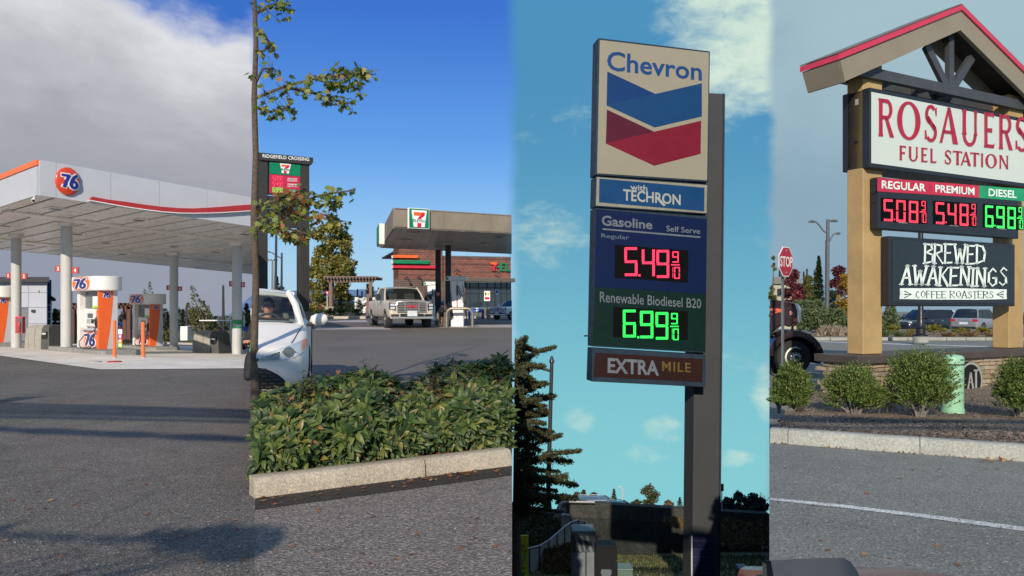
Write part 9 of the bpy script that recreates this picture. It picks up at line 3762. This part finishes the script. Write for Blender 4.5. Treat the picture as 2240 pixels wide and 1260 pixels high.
for px, yt, w_, lab in ((1765, 590, 26, 'dark far conifer behind the wine red tree'), (1782, 592, 22, 'dark far conifer left of the columnar tree'), (1758, 596, 22, 'second dark far conifer behind the brownish tree'), (1706, 588, 26, 'dark far conifer behind the stop sign')):
 D = 95
 b = P(px, 680, D)
 b.z = z4(0, D)
 conifer('conifer', b, EYE - (yt - HY) / FPX * D - b.z, w_ * D / FPX, lab, rnd, L_DARK, M_BARK, 600, group='far conifers behind the street light', leaf=.34)
q = MB()
for i in range(1800):
 px = rnd.uniform(1690, 2330)
 D = rnd.uniform(104, 112)
 hh_ = 2.4 + 1.5 * noise.noise(V((px * .05, 2, 0)))
 if px > 1870:
  hh_ *= .55
 p = V(((px - CX) / FPX * D, D, z4(0, D) + rnd.uniform(0, hh_)))
 leafquad(q, p, rdir(rnd), rdir(rnd), .55, .4)
tag(q.build('far_wood', L_DARK), kind='stuff')
D = 84
t = thing('house', P(1712, 668, D), 'pale cream house with a gabled roof behind the wine red tree', 'house')
q = MB()
a, b_ = P(1690, 640, D), P(1752, 640, D)
zg_ = z4(0, D)
q.obox(V((a.x, D, zg_)), V((b_.x - a.x, 0, 0)), V((2.3, 6, 0)), UP * (EYE + (HY - 620) * D / FPX - zg_))
q.build('wall', mat('house_cream', (.36, .36, .27), .8), t)
MB().prism([P(1690, 621, D - .3), P(1756, 621, D - .3), P(1748, 603, D - .3), P(1690, 606, D - .3)], V((2.5, 6.5, 0))).build('roof', mat('house_roof', (.17, .17, .15), .8), t)
for px in (1700, 1722, 1742):
 MB().obox(P(px, 648, D - .04), V((.4, 0, 0)), V((0, .05, 0)), UP * .8).build('window', M_GLASSD, t)

t = thing('red_car_front', V((.8, 1.45, 0)), 'dark dashboard edge and red bonnet of the car standing nearest at the lower right', 'car')
zq = lambda py, D: EYE - (py - HY) / FPX * D
D = 1.5
M_CARR = mat('paint_deep_red', (.22, .02, .025), .3, coat=.5)
xa, xb = P(1690, 0, D).x, P(1875, 0, D).x
q = MB()
n = 12
vs, fs = [], []
for i in range(n + 1):
 f = i / n
 x = (P(1686, 0, D).x) + (P(1878, 0, D).x - P(1686, 0, D).x) * f
 py = 1226 - 6 * math.sin(min(1, f * 1.15) * math.pi * .5) + (34 * max(0, (f - .82) / .18) ** 2)
 for dy, dz in ((0, 0), (.05, -.020), (-.02, -.03)):
  vs.append(V((x, D + dy, zq(py, D) + dz - (.0 if dy <= 0 else .0))))
 vs.append(V((x, D + .05, zq(py, D) - .25)))
for i in range(n):
 for a, b_ in ((2, 0), (0, 1), (1, 3)):
  fs.append((i * 4 + a, i * 4 + b_, (i + 1) * 4 + b_, (i + 1) * 4 + a))
q.mesh(vs, fs)
q.prism([(xa, D + .04, .3), (xb, D + .04, .3), (xb, D + .04, zq(1262, D) - .03), (xa, D + .04, zq(1262, D) - .03)], V((0, .06, 0)))
q.build('dashboard', mat('dash_dark_blue', (.018, .028, .038), .6), t, smooth=True)
D2 = 1.75
x0_, x1_ = P(1872, 0, D2).x, P(2252, 0, D2).x
zc, zd = zq(1262, D2), zq(1245, D2 + .5) + .02
MB().prism([(x0_, D2, zc - .015), (x0_, D2 + .5, zd - .02), (x0_, D2 + .95, zd - .16), (x0_, D2 + .95, .25), (x0_, D2, .25)], V((x1_ - x0_, 0, 0))).build('bonnet', M_CARR, t, bevel=.03)
MB().obox((x0_ - .02, D2 - .02, zc - .10), (x1_ - x0_, 0, 0), (0, .08, .0), (0, 0, .05)).build('cowl', M_BLKTRIM, t, bevel=.01)
for xx in (x0_ + .12, x1_ - .12):
 MB().lathe((xx, D2 + .55, .30), [(.18, -.13), (.29, -.12), (.30, 0), (.29, .12), (.18, .13)], 24, axis=(1, 0, 0)).build('wheel', M_TYRE, t, smooth=True)

# ================================================================== things beside and behind the viewer whose shadows reach lot 1
k = 1 / math.tan(SUN_EL)


def caster(px, py, h):
 """map point at height h whose shadow falls on the picture point of lot 1"""
 g = ground_hit(px, py, z1)
 return V((g.x + SUN_XY.x * (h - g.z) * k, g.y + SUN_XY.y * (h - g.z) * k, h))


for i, (ya, yb) in enumerate(((880, 899), (887, 904), (894, 910), (901, 915), (909, 924))):
 a, b = caster(-90, ya, 6.2), caster(590, yb, 6.2)
 b = b + (b - a).normalized() * 14
 t = MB()
 t.tube([b, a], .048, 6)
 tag(t.build('overhead_cable', M_BLACK, origin=b), 'black overhead cable strung high behind the viewpoint', 'cable', 'overhead cables behind the viewpoint')
 ends_ = (a, b) if i == 2 else ends_ if i > 2 else None
for pb, lab in zip(ends_, ('wooden utility pole carrying the overhead cables beside the forecourt', 'wooden utility pole carrying the overhead cables beside the street lot')):
 t = thing('utility_pole', V((pb.x, pb.y, 0)), lab, 'utility pole')
 MB().tube([V((pb.x, pb.y, -.1)), V((pb.x, pb.y, 6.9))], [.14, .10], 10).build('pole', M_BARK, t)
 MB().obox((pb.x - .06, pb.y - 1.6, 6.05), (.12, 0, 0), (0, 3.2, 0), (0, 0, .12)).build('crossarm', M_BARK, t)
rnd = random.Random(91)
c0 = caster(470, 1190, 3.6)
tb = V((c0.x - 2.2, c0.y - .2, 0))
cl = [(V(caster(px + 18, py, h)) - tb, r) for px, py, h, r in ((390, 1178, 3.3, .12), (430, 1176, 3.4, .16), (470, 1180, 3.3, .15), (505, 1184, 3.4, .17), (530, 1190, 3.3, .17), (350, 1174, 3.4, .09), (505, 1196, 3.2, .11), (310, 1170, 3.5, .06), (535, 1200, 3.3, .12))]
branch_tree('street_tree', tb, 4.4, 'street tree standing behind the viewpoint on the near pavement', 'tree', rnd, L_GREEN, M_BARK, lambda r2: cl, 3000, .08, limbs=8, tr=.07, clump=.8)
for i, (xa, ya, xb, yb, h, r) in enumerate(((-30, 938, 560, 962, 5.2, .10), (-30, 1168, 300, 1182, 4.2, .035))):  # unseen masts added so their level arms cast dark bands across the forecourt
 a, b = caster(xa, ya, h), caster(xb, yb, h)
 t = thing('banner_arm', V((a.x, a.y, 0)), ('tall mast with a long level banner arm behind the viewpoint', 'slim mast with a thin level arm behind the viewpoint')[i], 'mast')
 q = MB()
 n = 9
 q.tube([a.lerp(b, j / n) for j in range(n + 1)], [r * (.5 + .5 * abs(math.sin(j * 1.9 + 1.2))) for j in range(n + 1)], 6)
 q.build('arm', M_DARK, t)
 MB().tube([V((a.x, a.y, -.1)), V((a.x, a.y, h + .1))], [.07, .05], 8).build('pole', M_DARK, t)

r_ = random.Random(17)
M_GRIT = leaf_mat('grit', [(0, (.05, .045, .04)), (.6, (.16, .15, .14)), (1, (.42, .40, .36))], 0)
for nm, m, n_, sz in (('grit', M_GRIT, 1500, (.008, .022)), ('leaf_litter', M_DRY, 70, (.03, .06))):
 q = MB()
 for i in range(n_):
  zone = r_.choice((0, 0, 1, 2))
  if zone == 0:
   w = ground_hit(r_.uniform(0, 550), 820 + 440 * r_.random() ** .7, z1)
  elif zone == 1:
   w = ground_hit(r_.uniform(566, 1112), r_.uniform(1100, 1258), lambda X, Y: 0.0)
  else:
   w = ground_hit(r_.uniform(1690, 2235), r_.uniform(1015, 1240), z4)
  leafquad(q, w + UP * .008, V((r_.uniform(-1, 1), r_.uniform(-1, 1), .1)), UP + rdir(r_) * .3, r_.uniform(*sz), r_.uniform(*sz) * .7)
 tag(q.build(nm, m), kind='stuff')
